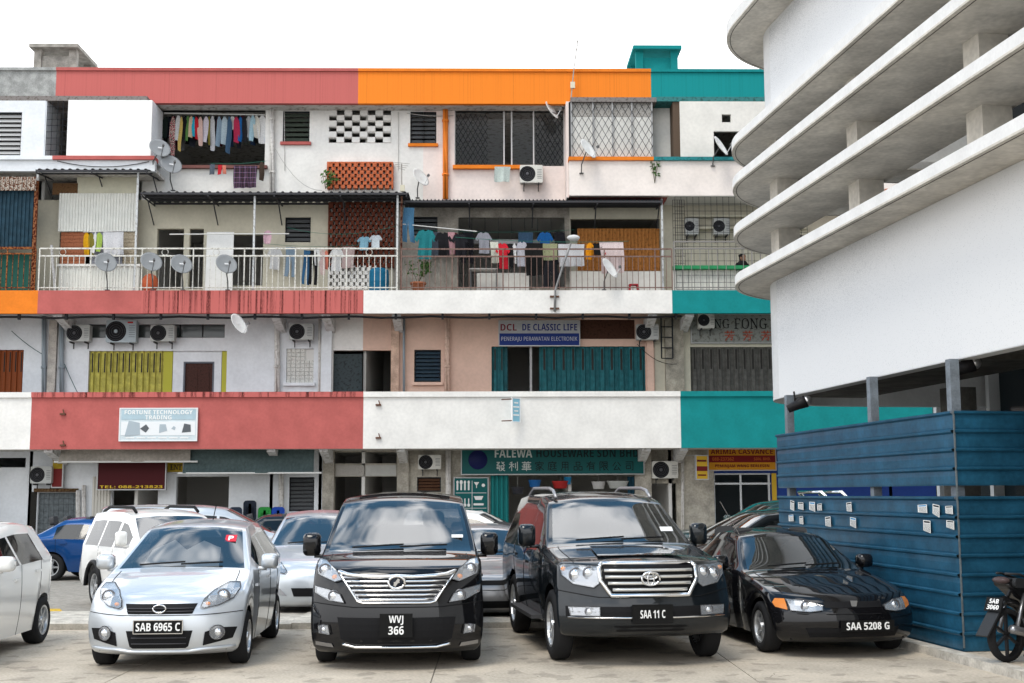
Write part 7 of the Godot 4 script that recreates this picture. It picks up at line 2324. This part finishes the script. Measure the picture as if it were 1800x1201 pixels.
func emblem_ring(g: Node, s: Dictionary, y: float, rx: float, ry: float, mat: Material, r := 0.009, x := 0.0, off := 0.045) -> void:
	var st := mk(true)
	var p := nose(s, x, y) + Vector3(0, 0, off)
	var pts := []
	for k in 25: pts.append(p + Vector3(cos(TAU * k / 24) * rx, sin(TAU * k / 24) * ry, 0))
	tube(st, pts, r, 6, true)
	put(st, "emblem_ring", mat, g)

func build_cars() -> void:
	var chrome := m("chrome", lin(0.72, 0.72, 0.72), 0.12, "", 1.0, 1.0)
	var silver := coat(m("paint_silver", lin(0.52, 0.55, 0.58), 0.35, "", 1.0, 0.55), 1.0, 0.03)
	var white := coat(m("paint_white", lin(0.76, 0.755, 0.73), 0.4), 1.0, 0.03)
	for p in [silver, white]: p.metallic_specular = 0.3
	var black := coat(m("paint_black", lin(0.005, 0.005, 0.006), 0.35), 0.85, 0.02)
	var charcoal := coat(m("paint_charcoal", lin(0.010, 0.013, 0.016), 0.35, "", 1.0, 0.3), 0.9, 0.02)
	var grey := coat(m("paint_grey", lin(0.30, 0.30, 0.31), 0.35, "", 1.0, 0.5), 1.0, 0.03)
	var blue := coat(m("paint_blue", lin(0.008, 0.055, 0.19), 0.35, "", 1.0, 0.3), 1.0, 0.03)
	var dark := m("grille_black", lin(0.008, 0.008, 0.009), 0.6)
	for p in [black, charcoal, grey, blue]: p.metallic_specular = 0.1
	# --- silver hatchback
	var s := hatch_spec()
	var g := car(s, "hatchback", "silver hatchback with a red P sticker on its windscreen and plate SAB 6965 C", Vector3(-3.53, 0.014, -15.13), deg_to_rad(2.5), silver)
	face(g, s, "upper_grille", [[-0.37, 0.70], [-0.33, 0.60], [0.33, 0.60], [0.37, 0.70]], dark, 0.006)
	for y in [0.625, 0.655]: bar_on(g, s, "grille_bar", [[-0.34, y], [0.34, y]], 0.006, m("grille_grey", lin(0.05, 0.05, 0.055), 0.4), 0.016)
	face(g, s, "lower_grille", [[-0.34, 0.43], [-0.30, 0.27], [-0.27, 0.25], [0.27, 0.25], [0.30, 0.27], [0.34, 0.43]], dark, 0.006)
	for y in [0.30, 0.36]: bar_on(g, s, "grille_bar", [[-0.28, y], [0.28, y]], 0.006, m("grille_grey", lin(0.05, 0.05, 0.055)), 0.016)
	emblem_ring(g, s, 0.655, 0.065, 0.04, chrome)
	lamp_unit(g, s, "headlamp", [[0.41, 0.67], [0.44, 0.655], [0.58, 0.68], [0.70, 0.74], [0.745, 0.83], [0.72, 0.885], [0.62, 0.89], [0.50, 0.82], [0.43, 0.74]], true, [[0.60, 0.76, 0.055]], [[0.47, 0.69, 0.028]])
	face(g, s, "fog_recess", [[0.44, 0.27], [0.72, 0.33], [0.76, 0.44], [0.60, 0.45], [0.46, 0.41]], dark, 0.005, true)
	lamp_unit(g, s, "fog_lamp", Array(circle(0.072, 16, Vector2(0.58, 0.40))).map(func(p): return [p.x, p.y]), true, [[0.58, 0.40, 0.045]])
	bar_on(g, s, "lip_spoiler", [[-0.74, 0.24], [-0.45, 0.235], [-0.30, 0.215], [0.30, 0.215], [0.45, 0.235], [0.74, 0.24]], 0.018, silver, 0.004)
	bar_on(g, s, "bumper_seam", [[-0.80, 0.60], [-0.42, 0.585], [0.42, 0.585], [0.80, 0.60]], 0.004, dark, 0.001)
	plate(g, s, 0.475, 0.50, 0.135, [["SAB 6965 C", 0.45, 0.085]], true)
	# learner's sticker and folded sunshade behind the screen
	var rr := row_at(s.top, 0.23)
	var st := mk()
	var c := skin_point(rr, 0.72) + Vector3(0, 0.008, 0.008)
	var wsb := Basis(Vector3.RIGHT, -0.98)
	box(st, c, Vector3(0.13, 0.13, 0.004), wsb)
	put(st, "sticker", m("sticker_red", lin(0.55, 0.03, 0.05), 0.5), g)
	var pm := words(g, "P", 0.06, 0.085, Vector3.ZERO, m("sticker_white", lin(0.8, 0.8, 0.8), 0.5), true, false, "sticker_letter", 0.003)
	pm.transform = Transform3D(wsb, c + wsb * Vector3(0, 0, 0.003)) * pm.transform
	st = mk(true)
	sheet(st, PackedVector2Array([Vector2(-0.50, 0.0), Vector2(0.38, 0.0), Vector2(0.34, 0.22), Vector2(0.12, 0.30), Vector2(-0.05, 0.20), Vector2(-0.22, 0.31), Vector2(-0.44, 0.20)]), 0.1, func(p: Vector2) -> Vector3: return Vector3(p.x, 0.99 + p.y, 0.62 - p.y * 1.75 + 0.015 * sin(p.x * 30.0)), 0.006)
	put(st, "sunshade", m("sunshade", lin(0.80, 0.80, 0.78), 0.5), g)
	st = mk(); tube(st, [Vector3(0.1, 1.50, -0.55), Vector3(0.12, 1.70, -0.66)], 0.006, 5); put(st, "aerial", dark, g)
	# --- black people carrier
	s = mpv_spec()
	g = car(s, "people_carrier", "black people carrier with a wide chrome grille and plate WVJ 366", Vector3(-1.09, 0.014, -15.70), deg_to_rad(2.2), black)
	face(g, s, "grille", [[-0.585, 0.97], [-0.39, 0.715], [0.39, 0.715], [0.585, 0.97], [0.4, 0.965], [-0.4, 0.965]], m("grille_silver", lin(0.30, 0.30, 0.31), 0.25, "", 1.0, 0.9), 0.006)
	for k in 5:
		var y := 0.735 + k * 0.046
		var hw := 0.39 + k * 0.041
		bar_on(g, s, "grille_bar", [[-hw, y], [hw, y]], 0.012, chrome, 0.022)
	for k in 5:
		var y := 0.758 + k * 0.046
		bar_on(g, s, "grille_gap", [[-0.40 - k * 0.041, y], [0.40 + k * 0.041, y]], 0.007, dark, 0.016)
	bar_on(g, s, "grille_frame", [[-0.62, 1.015], [-0.52, 0.985], [-0.40, 0.972], [-0.16, 0.962], [0, 0.972], [0.16, 0.962], [0.40, 0.972], [0.52, 0.985], [0.62, 1.015]], 0.022, chrome, 0.016)
	bar_on(g, s, "grille_frame", [[-0.605, 0.99], [-0.50, 0.85], [-0.405, 0.715], [-0.35, 0.70], [0.35, 0.70], [0.405, 0.715], [0.50, 0.85], [0.605, 0.99]], 0.012, chrome, 0.020)
	emblem_ring(g, s, 0.91, 0.085, 0.062, chrome, 0.016, 0.0, 0.05)
	st = mk(true)
	ball(st, nose(s, 0, 0.91) + Vector3(0, 0, 0.045), Vector3(0.075, 0.052, 0.012), 8)
	put(st, "emblem_disc", m("emblem_dark", lin(0.012, 0.016, 0.025), 0.2), g)
	st = mk()
	box(st, nose(s, 0, 0.91) + Vector3(0, 0, 0.06), Vector3(0.028, 0.085, 0.01), Basis(Vector3.BACK, -0.6))
	box(st, nose(s, 0, 0.91) + Vector3(0.0, 0.0, 0.061), Vector3(0.06, 0.018, 0.01), Basis(Vector3.BACK, 0.2))
	put(st, "emblem_mark", chrome, g)
	lamp_unit(g, s, "headlamp", [[0.66, 1.04], [0.58, 0.935], [0.66, 0.91], [0.85, 0.98], [0.875, 1.08], [0.86, 1.135], [0.78, 1.12]], true, [[0.78, 1.03, 0.045]], [[0.66, 0.955, 0.035]])
	lamp_unit(g, s, "lower_lamp", [[0.55, 0.70], [0.60, 0.785], [0.72, 0.83], [0.885, 0.86], [0.88, 0.79], [0.72, 0.72]], true, [[0.665, 0.765, 0.043]])
	face(g, s, "lower_grille", [[-0.62, 0.55], [-0.58, 0.33], [-0.48, 0.28], [0.48, 0.28], [0.58, 0.33], [0.62, 0.55]], dark, 0.004)
	bar_on(g, s, "bumper_trim", [[-0.56, 0.275], [-0.42, 0.245], [0.42, 0.245], [0.56, 0.275]], 0.014, chrome, 0.012)
	face(g, s, "corner_trim", [[0.66, 0.235], [0.86, 0.25], [0.86, 0.29], [0.68, 0.275]], m("grille_silver", lin(0.30, 0.30, 0.31)), 0.008, true)
	lamp_unit(g, s, "fog_lamp", [[0.70, 0.37], [0.82, 0.38], [0.83, 0.455], [0.72, 0.465]], true, [[0.765, 0.42, 0.03]])
	bar_on(g, s, "bumper_seam", [[-0.91, 0.69], [-0.45, 0.655], [0.45, 0.655], [0.91, 0.69]], 0.005, dark, 0.001)
	plate(g, s, 0.475, 0.34, 0.24, [["WVJ", 0.15, 0.095], ["366", 0.16, 0.085]])
	st = mk(); c = skin_point(row_at(s.top, 1.27), 0.78) + Vector3(0, 0.008, 0.008); box(st, c, Vector3(0.13, 0.06, 0.004), Basis(Vector3.RIGHT, -1.02)); put(st, "sticker", m("sticker_pale", lin(0.7, 0.7, 0.68), 0.5), g)
	st = mk(true)
	sheet(st, round_rect(1.15, 0.5, 0.1), 0.2, func(p: Vector2) -> Vector3: return Vector3(p.x, 1.872 - 0.03 * p.x * p.x, -0.2 - p.y), 0.002)
	put(st, "sunroof", m("roof_glass", lin(0.02, 0.02, 0.022), 0.05), g)
	# --- charcoal off-roader
	s = suv_spec()
	g = car(s, "off_roader", "large charcoal off-roader with chrome grille, roof rails and plate SAA 11 C", Vector3(1.37, 0.014, -15.90), deg_to_rad(7.4), charcoal)
	face(g, s, "grille", [[-0.49, 1.065], [-0.50, 0.90], [-0.40, 0.77], [0.40, 0.77], [0.50, 0.90], [0.49, 1.065]], dark, 0.006)
	for k in 4:
		var y := 0.815 + k * 0.066
		var hw: float = [0.405, 0.45, 0.475, 0.48][k]
		st = mk(true)
		var pts := []
		for i in 13: pts.append(nose(s, lerpf(-hw, hw, i / 12.0), y) + Vector3(0, 0, 0.026))
		tube(st, pts, 0.0175, 8)
		put(st, "grille_bar", m("bar_silver", lin(0.62, 0.61, 0.58), 0.28, "", 1.0, 0.7), g)
	bar_on(g, s, "grille_frame", [[-0.495, 1.085], [-0.53, 1.05], [-0.525, 0.91], [-0.42, 0.755], [0.42, 0.755], [0.525, 0.91], [0.53, 1.05], [0.495, 1.085], [-0.495, 1.085]], 0.026, chrome, 0.02)
	emblem_ring(g, s, 0.93, 0.098, 0.068, chrome, 0.012, 0.0, 0.062)
	emblem_ring(g, s, 0.93, 0.034, 0.064, chrome, 0.009, 0.0, 0.066)
	emblem_ring(g, s, 0.955, 0.072, 0.030, chrome, 0.009, 0.0, 0.066)
	lamp_unit(g, s, "headlamp", [[0.545, 1.055], [0.54, 0.88], [0.60, 0.835], [0.80, 0.87], [0.90, 0.96], [0.915, 1.06], [0.86, 1.075]], true, [[0.63, 0.985, 0.052], [0.76, 0.965, 0.06]], [[0.872, 1.02, 0.032]])
	face(g, s, "bumper_recess", [[-0.88, 0.64], [-0.88, 0.53], [0.88, 0.53], [0.88, 0.64]], dark, 0.004)
	lamp_unit(g, s, "fog_lamp", [[0.55, 0.545], [0.84, 0.545], [0.86, 0.635], [0.55, 0.64]], true, [[0.65, 0.59, 0.035]])
	bar_on(g, s, "bumper_trim", [[-0.86, 0.525], [0.86, 0.525]], 0.010, chrome, 0.012)
	face(g, s, "skid_plate", [[-0.40, 0.44], [-0.34, 0.33], [0.34, 0.33], [0.40, 0.44]], dark, 0.004)
	bar_on(g, s, "bumper_seam", [[-0.95, 0.80], [-0.55, 0.735], [0.55, 0.735], [0.95, 0.80]], 0.005, dark, 0.001)
	plate(g, s, 0.565, 0.44, 0.20, [["SAA 11 C", 0.27, 0.085]])
	for sx in [-1, 1]:
		st = mk(true)
		tube(st, [Vector3(sx * 0.60, 1.78, 0.16), Vector3(sx * 0.60, 1.865, -0.02), Vector3(sx * 0.60, 1.895, -0.3), Vector3(sx * 0.60, 1.90, -1.5), Vector3(sx * 0.60, 1.80, -1.9)], 0.022, 8)
		put(st, "roof_rail", m("rail_grey", lin(0.28, 0.28, 0.29), 0.35, "", 1.0, 0.6), g)
		st = mk()
		box(st, Vector3(sx * 0.95, 0.41, 0.14), Vector3(0.20, 0.045, 1.66))
		put(st, "running_board", m("step_grey", lin(0.06, 0.06, 0.062), 0.5), g)
	st = mk(true)
	sheet(st, PackedVector2Array([Vector2(-0.42, 1.3), Vector2(0.42, 1.3), Vector2(0.48, 2.04), Vector2(-0.48, 2.04)]), 0.12, func(p: Vector2) -> Vector3: return Vector3(p.x, row_at(s.top, p.y)[1] + 0.016 - 0.03 * absf(p.x) * absf(p.x), p.y), 0.02)
	put(st, "bonnet_bulge", charcoal, g)
	st = mk(); c = skin_point(row_at(s.top, 0.86), 0.76) + Vector3(0, 0.008, 0.008); box(st, c, Vector3(0.15, 0.09, 0.004), Basis(Vector3.RIGHT, -1.0)); put(st, "sticker", m("sticker_pale", lin(0.7, 0.7, 0.68)), g)
	# --- black sedan by the hoarding
	s = sedan_spec()
	g = car(s, "sedan", "black sedan beside the blue hoarding with plate SAA 5208 G", Vector3(3.76, 0.014, -16.20), deg_to_rad(7.4), black)
	sedan_face(g, s, dark, true)
	plate(g, s, 0.365, 0.62, 0.12, [["SAA 5208 G", 0.50, 0.082]], false, 0.12)
	st = mk(); tube(st, [Vector3(-0.60, 1.30, -0.02), Vector3(-0.74, 1.72, -0.35)], 0.005, 5); put(st, "aerial", chrome, g)
	# --- white hatchback at the left edge
	s = hatch_spec()
	g = car(s, "hatchback", "white hatchback parked nose-out beside the silver hatchback", Vector3(-6.38, 0.014, -14.65), deg_to_rad(1.5), white)
	# --- second row
	s = suv_spec()
	g = car(s, "compact_off_roader", "white compact off-roader with black wheel arches behind the silver hatchback", Vector3(-5.35, 0.0, -20.8), deg_to_rad(34), white)
	g.scale = Vector3(0.86, 0.87, 0.84)
	for sx in [-1, 1]:
		for wz in [s.wf, s.wr]:
			st = mk(true)
			var pts := []
			for k in 13:
				var a := PI * k / 12.0
				pts.append(Vector3(sx * 0.965, s.wheel + sin(a) * 0.47, wz + cos(a) * 0.47))
			tube(st, pts, 0.045, 6)
			put(st, "arch_trim", m("car_black_trim", lin(0.012, 0.012, 0.013)), g)
		st = mk(true)
		tube(st, [Vector3(sx * 0.60, 1.80, 0.1), Vector3(sx * 0.60, 1.885, -0.1), Vector3(sx * 0.60, 1.89, -1.5), Vector3(sx * 0.60, 1.80, -1.9)], 0.03, 7)
		put(st, "roof_rail", dark, g)
	s = hatch_spec()
	g = car(s, "compact_van", "silver one-box family car behind the silver hatchback, beside the black people carrier", Vector3(-2.85, 0.0, -21.0), deg_to_rad(6), silver)
	g.scale = Vector3(1.03, 1.03, 1.12)
	lamp_unit(g, s, "headlamp", [[0.41, 0.69], [0.44, 0.655], [0.58, 0.68], [0.72, 0.74], [0.75, 0.83], [0.66, 0.86], [0.50, 0.80]], true, [[0.62, 0.76, 0.06]])
	face(g, s, "lower_grille", [[-0.34, 0.45], [-0.30, 0.33], [0.30, 0.33], [0.34, 0.45]], dark, 0.006)
	face(g, s, "fog_recess", [[0.40, 0.34], [0.70, 0.36], [0.66, 0.45], [0.50, 0.44]], m("recess_grey", lin(0.3, 0.3, 0.31), 0.5), 0.006, true)
	s = sedan_spec()
	g = car(s, "sedan", "grey sedan between the black people carrier and the charcoal off-roader", Vector3(-0.12, 0.0, -20.1), deg_to_rad(4), grey)
	sedan_face(g, s, dark, false)
	lamp_unit(g, s, "fog_lamp", Array(circle(0.06, 14, Vector2(0.55, 0.36), 0.7)).map(func(p): return [p.x, p.y]), true, [[0.55, 0.36, 0.03]])
	s = sedan_spec()
	car(s, "sedan", "bright blue sedan seen from the side, beyond the white cars", Vector3(-8.3, 0.0, -28.4), deg_to_rad(84), blue)
	s = hatch_spec()
	g = car(s, "hatchback", "white hatchback with a red tail lamp beyond the grey sedan", Vector3(-0.1, 0.0, -27.0), deg_to_rad(80), white)
	car(hatch_spec(), "hatchback", "white hatchback standing beyond the nose-out white hatchback", Vector3(-10.9, 0.0, -24.5), deg_to_rad(12), white)
	g = car(mpv_spec(), "family_van", "silver family van beyond the white compact off-roader", Vector3(-6.3, 0.0, -27.8), deg_to_rad(102), silver)
	g.scale = Vector3(0.92, 0.88, 0.95)
	car(sedan_spec(), "sedan", "dark grey sedan parked by the green chairs", Vector3(-4.6, 0.0, -31.5), deg_to_rad(98), charcoal)
	g = car(hatch_spec(), "hatchback", "dark hatchback with a P sticker beyond the black sedan", Vector3(4.55, 0.0, -22.6), deg_to_rad(-72), charcoal)
	g.scale = Vector3(1.0, 1.03, 1.08)
	# pick-up with roll bar beyond it
	s = suv_spec()
	g = car(s, "pickup_truck", "dark green pick-up with a chrome roll bar in front of the blue shop", Vector3(6.2, 0.0, -28.0), deg_to_rad(-80), coat(m("paint_dark_green", lin(0.006, 0.03, 0.03), 0.35), 1.0, 0.03))
	g.scale = Vector3(0.9, 0.92, 0.95)
	for z in [-1.0, -1.5]:
		st = mk(true)
		tube(st, [Vector3(-0.70, 1.55, z - 0.45), Vector3(-0.66, 2.02, z), Vector3(0.66, 2.02, z), Vector3(0.70, 1.55, z - 0.45)], 0.045, 8)
		put(st, "roll_bar", chrome, g)

func sedan_face(g: Node, s: Dictionary, dark: Material, badge: bool) -> void:
	lamp_unit(g, s, "headlamp", [[0.36, 0.585], [0.37, 0.535], [0.50, 0.515], [0.68, 0.525], [0.69, 0.645], [0.52, 0.635]], true, [[0.52, 0.575, 0.045]])
	face(g, s, "indicator", [[0.70, 0.53], [0.80, 0.555], [0.815, 0.60], [0.78, 0.645], [0.70, 0.648]], m("amber_lens", lin(0.62, 0.2, 0.03)), 0.012, true)
	face(g, s, "grille", [[-0.34, 0.625], [-0.33, 0.56], [0.33, 0.56], [0.34, 0.625]], dark, 0.005)
	face(g, s, "lower_grille", [[-0.55, 0.34], [-0.50, 0.24], [0.50, 0.24], [0.55, 0.34]], dark, 0.005)
	bar_on(g, s, "bumper_groove", [[-0.82, 0.49], [0.82, 0.49]], 0.006, dark, 0.002)
	if badge:
		var st := mk()
		prism(st, PackedVector2Array([Vector2(-0.04, 0.035), Vector2(0.04, 0.035), Vector2(0.03, -0.02), Vector2(0, -0.045), Vector2(-0.03, -0.02)]), 0.012, 0.0, Transform3D(Basis(), nose(s, 0, 0.60) + Vector3(0, 0, 0.008)))
		put(st, "emblem", m("emblem_grey", lin(0.3, 0.3, 0.3), 0.3, "", 1.0, 0.7), g)

# ---------- motorbike at the right edge ----------
func build_motorbike() -> void:
	var g := thing("motorcycle", "black underbone motorcycle standing by the corner of the hoarding with plate SAB 3060", "motorcycle", Vector3(5.86, 0.094, -13.5))
	g.rotation.y = deg_to_rad(-58)
	# its tail looks towards the camera: local +z is the tail
	var blk := coat(m("bike_black", lin(0.01, 0.01, 0.011), 0.35), 0.8, 0.05)
	var rub := m("tyre_rubber", lin(0.018, 0.018, 0.019))
	var grey := m("bike_grey", lin(0.03, 0.032, 0.035), 0.5)
	for z in [0.62, -0.62]:
		var w := Node3D.new(); w.name = "wheel"; g.add_child(w, true); w.position = Vector3(0, 0.28, z)
		var st := mk(true)
		lathe(st, [Vector2(0.22, -0.035), Vector2(0.265, -0.04), Vector2(0.28, 0.0), Vector2(0.265, 0.04), Vector2(0.22, 0.035)], 28, Transform3D(Basis(Vector3.BACK, PI / 2), Vector3.ZERO))
		put(st, "tyre", rub, w)
		st = mk()
		for k in 6: box(st, Basis(Vector3.RIGHT, TAU * k / 6) * Vector3(0, 0.11, 0), Vector3(0.03, 0.22, 0.025), Basis(Vector3.RIGHT, TAU * k / 6))
		put(st, "rim", m("alloy_dark", lin(0.02, 0.02, 0.022), 0.4), w)
	var st := mk(true)
	sheet(st, PackedVector2Array([Vector2(-0.55, 0.70), Vector2(0.10, 0.72), Vector2(0.62, 0.86), Vector2(0.66, 0.80), Vector2(0.30, 0.55), Vector2(0.05, 0.42), Vector2(-0.35, 0.40), Vector2(-0.62, 0.95), Vector2(-0.58, 1.0), Vector2(-0.50, 0.98)]), 0.12, func(p: Vector2) -> Vector3: return Vector3(p.x, p.y, 0.09), 0.18)
	var o := put(st, "fairing", blk, g)
	o.rotation.y = -PI / 2
	st = mk()
	prism(st, round_rect(0.72, 0.10, 0.045, 3), 0.13, -0.13, Transform3D(Basis(Vector3.UP, -PI / 2) * Basis(Vector3.BACK, 0.08), Vector3(0, 0.79, 0.25)))
	put(st, "seat", grey, g)
	st = mk(true)
	tube(st, [Vector3(0, 0.28, -0.62), Vector3(0, 0.70, -0.50), Vector3(0, 1.0, -0.42)], 0.03, 8)
	put(st, "fork", grey, g)
	st = mk(true)
	tube(st, [Vector3(-0.34, 1.03, -0.28), Vector3(-0.15, 1.0, -0.40), Vector3(0.15, 1.0, -0.40), Vector3(0.34, 1.03, -0.28)], 0.016, 7)
	put(st, "handlebar", grey, g)
	for sx in [-1, 1]:
		st = mk(true)
		tube(st, [Vector3(sx * 0.2, 1.0, -0.38), Vector3(sx * 0.26, 1.18, -0.36)], 0.008, 5)
		ball(st, Vector3(sx * 0.27, 1.22, -0.36), Vector3(0.06, 0.04, 0.02), 6)
		put(st, "mirror", blk, g)
	st = mk(true)
	ball(st, Vector3(0, 0.84, 0.66), Vector3(0.10, 0.04, 0.07), 8)
	put(st, "tail_lamp", m("tail_smoke", lin(0.07, 0.05, 0.05), 0.2), g)
	st = mk()
	box(st, Vector3(0, 0.46, 0.86), Vector3(0.14, 0.46, 0.02), Basis(Vector3.RIGHT, -0.75))
	put(st, "mudguard", grey, g)
	var pl := Node3D.new(); pl.name = "number_plate"; g.add_child(pl, true)
	pl.transform = Transform3D(Basis(Vector3.RIGHT, -0.45), Vector3(0, 0.60, 0.80))
	st = mk(); box(st, Vector3.ZERO, Vector3(0.20, 0.15, 0.01)); put(st, "plate", m("plate_black", lin(0.01, 0.01, 0.01)), pl)
	words(pl, "SAB", 0.11, 0.05, Vector3(0, 0.033, 0.006), m("plate_white", lin(0.75, 0.75, 0.74)), true, false, "characters", 0.004)
	words(pl, "3060", 0.14, 0.05, Vector3(0, -0.033, 0.006), m("plate_white", lin(0.75, 0.75, 0.74)), true, false, "characters", 0.004)
	st = mk()
	prism(st, round_rect(0.42, 0.26, 0.06, 3), 0.13, -0.13, Transform3D(Basis(Vector3.UP, -PI / 2), Vector3(0, 0.36, -0.05)))
	for k in 5: box(st, Vector3(0, 0.46 + k * 0.022, -0.27), Vector3(0.20, 0.010, 0.14))
	put(st, "engine", m("engine_grey", lin(0.06, 0.06, 0.062), 0.5, "", 1.0, 0.4), g)
	for sx in [-1, 1]:
		st = mk(true)
		tube(st, [Vector3(sx * 0.10, 0.30, 0.60), Vector3(sx * 0.10, 0.70, 0.42)], 0.022, 8)
		put(st, "shock_absorber", m("exhaust_steel", lin(0.25, 0.25, 0.26), 0.3, "", 1.0, 0.8), g)
		st = mk(true)
		tube(st, [Vector3(sx * 0.08, 0.84, 0.30), Vector3(sx * 0.11, 0.90, 0.50), Vector3(sx * 0.05, 0.91, 0.66)], 0.013, 7)
		put(st, "grab_rail", grey, g)
	st = mk(true)
	tube(st, [Vector3(0, 0.46, 0.33), Vector3(0, 0.59, 0.46), Vector3(0, 0.63, 0.62), Vector3(0, 0.60, 0.78)], 0.05, 8)
	put(st, "rear_fender", blk, g)
	st = mk(true)
	tube(st, [Vector3(0.13, 0.28, -0.2), Vector3(0.15, 0.27, 0.3), Vector3(0.16, 0.36, 0.75)], 0.045, 9)
	put(st, "exhaust", m("exhaust_steel", lin(0.25, 0.25, 0.26), 0.3, "", 1.0, 0.8), g)
	st = mk(); tube(st, [Vector3(-0.1, 0.3, 0.0), Vector3(-0.2, 0.0, 0.05)], 0.014, 6); put(st, "side_stand", grey, g)
